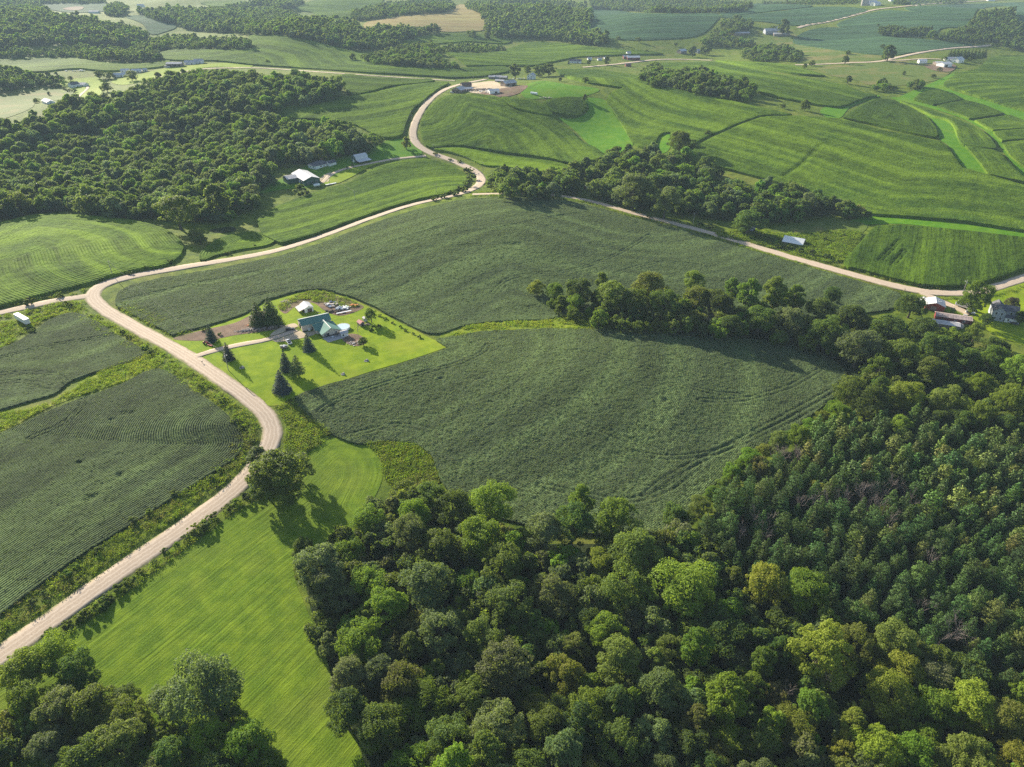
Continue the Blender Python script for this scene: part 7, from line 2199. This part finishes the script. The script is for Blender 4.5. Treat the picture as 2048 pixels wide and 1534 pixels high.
MB().box((0, 2.45, 1.3), (9.6, 0.08, 3.4)).build('back_boards', C_['dark'], r)
p = g1(1491, 474)
tag(MB().box((0, 0, 0.5), (1.6, 0.9, 0.9), 0.3, 0.8).cyl((0.2, 0, 1.0), 0.3, 0.5, 8).build('white_tank', C_['whitepaint']), 'small white tank in the weeds before the blue shelter', 'tank').location = (p.x, p.y, p.z)
p = g1(1178, 379)
house('shed', 'small brown shed with pale roof tucked in the valley wood', 'shed', (p.x, p.y + 1), wang((1169, 372), (1187, 371), 3), 7, 5.5, 2.8, 4.2, C_['dark_red'], C_['white_roof'], [('door', 'S', 0, 0, 2.0, 2.1, C_['wood'])], 0.4, base=-1.5)

# ================================================================== hilltop farm and the far places
def small(name, label, cat, px, py, L, W, He, Hr, q1, q2, wall, roof, feats=None, **kw):
    p_ = g1(px, py)
    a = wang(q1, q2, He) if isinstance(q1, tuple) else math.radians(q1)
    if feats is None:
        feats = [('door', 'S', L * 0.2, 0, 1.6, 2.2, C_['dark']), ('window', 'S', -L * 0.25, 1.0, 1.3, 1.2), ('window', 'W', 0, 1.0, 1.3, 1.2), ('window', 'E', 0, 1.0, 1.3, 1.2)]
    return house(name, label, cat, (p_.x, p_.y + W * 0.3), a, L, W, He, Hr, wall, roof, feats, kw.pop('over', 0.5), base=-2.5, **kw)
small('barn', 'dark brown open fronted barn at the hilltop road corner', 'barn', 918, 185, 13, 13, 3.6, 6.4, 62, 0, C_['wood'], C_['tin'], [('door', 'W', -1.5, 0, 3.2, 2.6, C_['dark']), ('door', 'W', 3.5, 0, 2.0, 2.4, C_['dark'])])
small('barn', 'brown roofed barn section behind the hilltop corner barn', 'barn', 932, 176, 12, 9, 4.0, 6.6, 20, 0, C_['wood'], C_['brown_shingle'], None, chimney=(-1, 0))
small('shed', 'white roofed lean shed right of the hilltop corner barn', 'shed', 936, 182, 10, 6, 3.0, 4.0, 20, 0, C_['wood'], C_['white_roof'])
small('barn', 'grey hall with metal roof in the middle of the hilltop yard', 'barn', 1017, 172, 17, 11, 4.2, 6.6, 35, 0, C_['wood'], C_['tin'], [('door', 'S', 4, 0, 3.5, 3.0, C_['dark']), ('door', 'S', -4, 0, 3.5, 3.0, C_['dark'])])
small('shed', 'white roofed shed standing free below the hilltop yard', 'shed', 987, 187, 12, 8, 3.4, 4.8, 20, 0, C_['white'], C_['white_roof'], [('door', 'W', 0, 0, 2.6, 2.4, C_['dark']), ('door', 'S', 2, 0, 2.6, 2.4, C_['dark'])])
small('shed', 'left one of the small pale roofed sheds behind the hilltop yard', 'shed', 984, 158, 9, 7, 3.2, 4.6, -10, 0, C_['wood'], C_['tin'])
small('shed', 'middle small shed with bluish roof behind the hilltop yard', 'shed', 995, 158, 11, 8, 3.4, 5.0, -10, 0, C_['grey'], C_['tin'])
small('shed', 'right small shed behind the hilltop yard, near the trees', 'shed', 1008, 159, 10, 8, 3.4, 5.0, -15, 0, C_['wood'], C_['tin'])
small('shed', 'low long white roof in front of the small hilltop sheds', 'shed', 1000, 164, 13, 6, 2.4, 3.2, -15, 0, C_['wood'], C_['white_roof'])
small('house', 'white two storey hilltop house among dark trees', 'house', 1063, 159, 11, 9, 6.0, 9.0, 65, 0, C_['white'], C_['tin'], [('window', 'W', -2, 1.0, 1.1, 1.5), ('window', 'W', 2, 1.0, 1.1, 1.5), ('window', 'W', -2, 4.0, 1.1, 1.5), ('window', 'W', 2, 4.0, 1.1, 1.5), ('window', 'S', 2, 1, 1.1, 1.5), ('window', 'S', -2, 4, 1.1, 1.5)])
p = g1(1068, 189)
r = tag(empty('culvert_tank', (p.x, p.y, p.z), math.radians(-35)), 'white cylinder tank lying in the hilltop paddock', 'tank')
MB().tube([(-4.5, 0, 1.4), (4.5, 0, 1.4)], 1.3, 14).build('tank', C_['whitepaint'], r, False)
MB().box((-2.5, 0, 0.2), (0.5, 2.2, 0.8)).box((2.5, 0, 0.2), (0.5, 2.2, 0.8)).build('cradle', C_['wood'], r)
p = g1(904, 186)
car('parked_car', 'white van parked below the hilltop corner barn', 'van', (p.x, p.y), math.radians(-10), C_['whitepaint'], 5.2, 1.9, True)
heap('scrap_heap', 'long heap of dark scrap across the hilltop yard', 'scrap', 970, 180, 130, 22, 6, C_['wood'], 0.6, 2.2)
heap('scrap_heap', 'pale junk scattered about the hilltop yard', 'scrap', 975, 183, 60, 24, 8, C_['whitepaint'], 0.5, 1.3)
heap('hay_bales', 'pale round bales and junk at the paddock corner', 'bales', 1092, 196, 24, 8, 2, C_['log'], 0.6, 1.4)
heap('scrap_heap', 'bits of white junk behind the white hilltop house', 'scrap', 1040, 158, 24, 12, 4, C_['whitepaint'], 0.6, 1.5)
# cows
def cow(px, py, ang, mat, label):
    p_ = g1(px, py)
    r = tag(empty('cow', (p_.x, p_.y, p_.z), ang), label, 'cow', 'cows grazing behind the hilltop farm')
    b = MB()
    b.tube([(-1.05, 0, 1.05), (-0.95, 0, 1.1), (-0.4, 0, 1.05), (0.4, 0, 1.08), (0.8, 0, 1.15), (1.15, 0, 1.25), (1.45, 0, 1.1), (1.7, 0, 0.8)], [0.1, 0.34, 0.42, 0.42, 0.38, 0.24, 0.17, 0.10], 8)
    for sx, sy in ((-0.8, -0.2), (-0.8, 0.2), (0.7, -0.2), (0.7, 0.2)):
        b.tube([(sx, sy, 0.95), (sx + 0.03, sy, 0.5), (sx, sy, 0.0)], [0.14, 0.08, 0.07], 6)
    b.tube([(-1.05, 0, 1.2), (-1.15, 0, 0.5)], 0.03, 4)
    b.build('body', mat, r, True)
cowm = simple('black cow hide', (0.03, 0.025, 0.025), 0.8, 0.2, 0.2)
for i, (px, py) in enumerate([(985, 142.5), (988, 142), (997, 139.5), (1001, 141.5), (1008, 139)]):
    cow(px, py, i * 1.3, cowm, 'tiny black cow standing in the green field above the hilltop farm')
# far left houses
small('house', 'long white ranch house at the left wood edge', 'house', 95, 207, 22, 9, 3.0, 5.0, (81, 197), (110, 203), C_['white'], C_['white_roof'])
small('house', 'white two part house with grey roof on the bright lawn', 'house', 147, 175, 12, 9, 4.2, 7.0, 60, 0, C_['white'], C_['shingle'])
small('garage', 'pale roofed garage attached right of the lawn house', 'garage', 164, 173, 14, 9, 3.0, 5.0, -10, 0, C_['white'], C_['tin'])
small('house', 'white cottage between two trees on the ridge', 'house', 238, 154, 18, 8, 3.2, 5.4, 8, 0, C_['white'], C_['white_roof'])
small('shed', 'white shed behind the ridge cottage', 'shed', 250, 145, 12, 8, 3.4, 5.2, 8, 0, C_['white'], C_['white_roof'])
small('shed', 'white shed partly behind the big ridge tree', 'shed', 273, 145, 14, 8, 3.2, 5.0, 8, 0, C_['white'], C_['white_roof'])
small('shed', 'tiny white hut on the ridge lawn', 'hut', 290, 143, 6, 5, 3, 4.4, 8, 0, C_['white'], C_['white_roof'])
small('shed', 'big open fronted shed with grey roof on the ridge', 'shed', 349, 134, 24, 12, 5.0, 7.0, 4, 0, C_['wood'], C_['tin'], [('door', 'S', -6, 0, 4, 4, C_['dark']), ('door', 'S', 1, 0, 6, 4, C_['dark']), ('door', 'S', 8, 0, 4, 4, C_['dark'])])
p = g1(336, 135)
car('motorhome', 'white motorhome beside the big open fronted shed', 'motorhome', (p.x, p.y - 2), 0.1, C_['whitepaint'], 9.5, 2.6, True).scale = (1, 1, 1.8)
small('house', 'long white ridge house with grey roof, left part', 'house', 380, 129, 17, 10, 3.4, 5.8, 5, 0, C_['white'], C_['tin'])
small('house', 'right part of the ridge house pair with tall gable', 'house', 397, 127, 14, 10, 3.6, 6.6, 5, 0, C_['white'], C_['tin'])
heap('scrap_heap', 'pale junk in the weedy lot behind the left houses', 'scrap', 155, 142, 30, 22, 8, C_['whitepaint'], 0.8, 2.0)
# valley road places
small('house', 'pale house with dark roof beside small spruces', 'house', 1151, 126, 20, 9, 3.4, 5.6, -6, 0, C_['white'], C_['shingle'])
small('red_shed', 'long red shed with white metal roof beside the thin road', 'shed', 1266, 120, 23, 12, 4.5, 6.6, 8, 0, C_['dark_red'], C_['white_roof'])
small('red_shed', 'small red annex left of the long red shed', 'shed', 1252, 118, 10, 9, 4.0, 5.8, 8, 0, C_['dark_red'], C_['tin'])
small('red_shed', 'little dark red hut on the near side of the thin road', 'hut', 1256, 133, 9, 7, 3.2, 4.6, 10, 0, C_['dark_red'], C_['brown_shingle'])
small('house', 'small white silo house behind the long red shed', 'shed', 1257, 110, 7, 7, 4.0, 6.0, 10, 0, C_['white'], C_['tin'])
for (px, py, lb) in [(1179, 120, 'white boxy shed in the weeds by the valley house'), (1199, 121, 'white camper-like shed left of the pair in the weeds'), (1212, 118, 'white tarp shed, right one in the weeds')]:
    small('shed', lb, 'shed', px, py, 7, 5, 2.4, 3.6, 15, 0, C_['white'], C_['white_roof'], [('door', 'S', 0, 0, 1.5, 1.9, C_['dark'])])
heap('scrap_heap', 'weedy lot full of junk behind the valley house', 'scrap', 1195, 116, 50, 40, 8, C_['wood'], 0.8, 2.2)
small('house', 'far white barn with pale roof by the dark trees', 'barn', 1364, 107, 16, 11, 4.5, 7.5, 35, 0, C_['wood'], C_['white_roof'])
small('house', 'far grey house hidden between two dark trees', 'house', 1396, 106, 10, 9, 4.0, 6.5, 35, 0, C_['grey'], C_['tin'])
# grey barns on the rise
small('long_shed', 'long grey shed standing apart on the far rise', 'shed', 1484, 70, 32, 10, 4.0, 5.6, 10, 0, C_['wood'], C_['tin'])
small('barn', 'grey barn with pale roof on the far rise', 'barn', 1541, 68, 25, 14, 6.0, 10.0, 5, 0, C_['grey'], C_['tin'])
small('house', 'white gabled farmhouse behind the grey barn', 'house', 1558, 61, 16, 12, 6.0, 10.0, 60, 0, C_['white'], C_['tin'])
small('long_shed', 'white roofed dark shed in front of the grey barn', 'shed', 1563, 72, 32, 11, 4.0, 5.8, -3, 0, C_['wood'], C_['white_roof'])
# white farm on the right
small('white_shed', 'round topped white shed at the lane to the white farm', 'shed', 1845, 127, 11, 8, 3.6, 5.4, -5, 0, C_['white'], C_['white_roof'], [('door', 'S', 0, 0, 2.4, 2.4, C_['white'])])
small('white_shed', 'big white open shed on the brown lot', 'shed', 1890, 134, 17, 13, 4.6, 6.4, 25, 0, C_['white'], C_['white_roof'], [('door', 'S', -3.5, 0, 6.0, 3.4, C_['dark'])])
small('white_shed', 'white lean roof left of the big white open shed', 'shed', 1877, 130, 12, 8, 3.6, 4.4, 10, 0, C_['wood'], C_['white_roof'], [('door', 'S', 0, 0, 8.0, 2.6, C_['dark'])])
small('house', 'white gabled house in front of the evergreen row', 'house', 1917, 125, 16, 11, 4.0, 7.4, 35, 0, C_['white'], C_['white_roof'])
small('house', 'low white house wing with grey roof by the evergreens', 'house', 1903, 122, 18, 9, 3.2, 5.4, 0, 0, C_['white'], C_['tin'])
# silos
for (px, lb) in [(1725.5, 'left one of two grey concrete silos at the top edge'), (1732, 'right one of two grey concrete silos at the top edge')]:
    p = g1(px, 11)
    r = tag(empty('silo', (p.x, p.y, p.z - 1)), lb, 'silo', 'pair of silos')
    MB().tube([(0, 0, -1), (0, 0, 24)], 4.4, 20).build('shaft', C_['silo'], r, False)
    MB().tube([(0, 0, 24), (0, 0, 25.6), (0, 0, 27)], [4.5, 3.6, 0.6], 20).build('dome', C_['tin'], r)
    MB().box((0, -4.6, 12), (1.2, 0.8, 24)).build('chute', C_['tin'], r)
small('long_shed', 'long white roofed barn right of the silos', 'barn', 1742, 10, 28, 16, 6, 10, 5, 0, C_['white'], C_['white_roof'])
small('long_shed', 'second white barn beside the silos', 'barn', 1752, 11, 22, 14, 5, 8, 30, 0, C_['white'], C_['white_roof'])
small('long_shed', 'wide white shed at the top edge right of the silos', 'shed', 1795, 2, 50, 16, 6, 9, 0, 0, C_['white'], C_['white_roof'])
small('house', 'far white building on the climbing road at the top edge', 'house', 1982, 2, 24, 12, 5, 8, 0, 0, C_['white'], C_['white_roof'])
small('house', 'tiny far white house above the hazy oval field', 'house', 281, 14, 20, 12, 5, 8, 0, 0, C_['white'], C_['white_roof'])
small('house', 'tiny far pale farm left of the hazy tree clump', 'house', 188, 27, 26, 12, 5, 7, 0, 0, C_['white'], C_['tin'])

# fence of the hilltop paddock
def fence(label, pix, step=9.0, hgt=1.4):
    L = resample(G(np.array(pix, dtype=float))[:, :2], step)
    c = L.mean(0)
    z0 = float(HG(c[0], c[1]))
    r = tag(empty('paddock_fence', (c[0], c[1], z0)), label, 'fence')
    pts = [(q[0] - c[0], q[1] - c[1], float(HG(q[0], q[1])) - z0) for q in L]
    pm = MB().box((0, 0, hgt / 2 - 0.2), (0.22, 0.22, hgt + 0.4)).build('post', C_['wood'], r)
    for i, q in enumerate(pts):
        o = pm if i == 0 else pm.copy()
        if i:
            COL.objects.link(o)
        o.location = q
    for h in (0.55, 1.15):
        MB().tube([(q[0], q[1], q[2] + h) for q in pts], 0.06, 4).build('rail', C_['wood'], r)
fence('weathered rail fence along the lower side of the hilltop yard', [(905, 188), (940, 190), (990, 194), (1040, 197), (1090, 199), (1106, 198)])
fence('rail fence between the hilltop lot and the paddock', [(1056, 177), (1070, 170), (1090, 164)])

# ------------------------------------------------------------------ haze
zmin = float(Z.min()) - 1.0
xw = float(hw.max()) + 20
hz = MB()
y0, y1, zt = float(ys[0]) - 20, float(ys[-1]) + 20, CAM_H + 4.0
hz.add([(-xw, y0, zmin), (xw, y0, zmin), (xw, y1, zmin), (-xw, y1, zmin), (-xw, y0, zt), (xw, y0, zt), (xw, y1, zt), (-xw, y1, zt)],
       [(3, 2, 1, 0), (4, 5, 6, 7), (0, 1, 5, 4), (1, 2, 6, 5), (2, 3, 7, 6), (3, 0, 4, 7)])
hm = bpy.data.materials.new('summer haze')
hm.use_nodes = True
hm.node_tree.nodes.clear()
ho = hm.node_tree.nodes.new('ShaderNodeOutputMaterial')
pv = hm.node_tree.nodes.new('ShaderNodeVolumePrincipled')
pv.inputs['Color'].default_value = (0.60, 0.80, 1.0, 1)
pv.inputs['Density'].default_value = 0.000072
pv.inputs['Anisotropy'].default_value = 0.0
hm.node_tree.links.new(pv.outputs[0], ho.inputs['Volume'])
haze = hz.build('haze', hm)
tag(haze, 'pale summer haze thickening towards the far hills', 'haze', kind='stuff')
print('CROPS', sum(c[1] for c in CROPS), 'TRIS', sum(len(m.loops) - 2 * len(m.polygons) for m in bpy.data.meshes))
print('WOODS', sum(n for _, n in NW), 'COUNT', COUNT)
# ------------------------------------------------------------------ look-alikes are told apart by their place in their row
ORD = ['leftmost', 'second from left', 'third from left', 'fourth from left', 'fifth from left', 'sixth from left', 'seventh from left']
same = {}
for o in SC.objects:
    if o.parent is None and 'label' in o and o.name.split('.')[0] in ('broadleaf_tree', 'pine_tree', 'shrub', 'dead_tree', 'bush'):
        same.setdefault(o['label'], []).append(o)
for lab, os_ in same.items():
    if 2 <= len(os_) <= 7:
        P_ = to_px(np.array([tuple(o.location) for o in os_]))
        rank = np.argsort(P_[:, 0])
        for i, k in enumerate(rank):
            w_ = 'rightmost' if i == len(os_) - 1 else ORD[i]
            os_[k]['label'] = f'{lab}, {w_}'
for o in SC.objects:
    if 'label' in o and len(o['label'].replace('-', ' ').split()) > 16:
        print('LONG', o.name, o['label'])
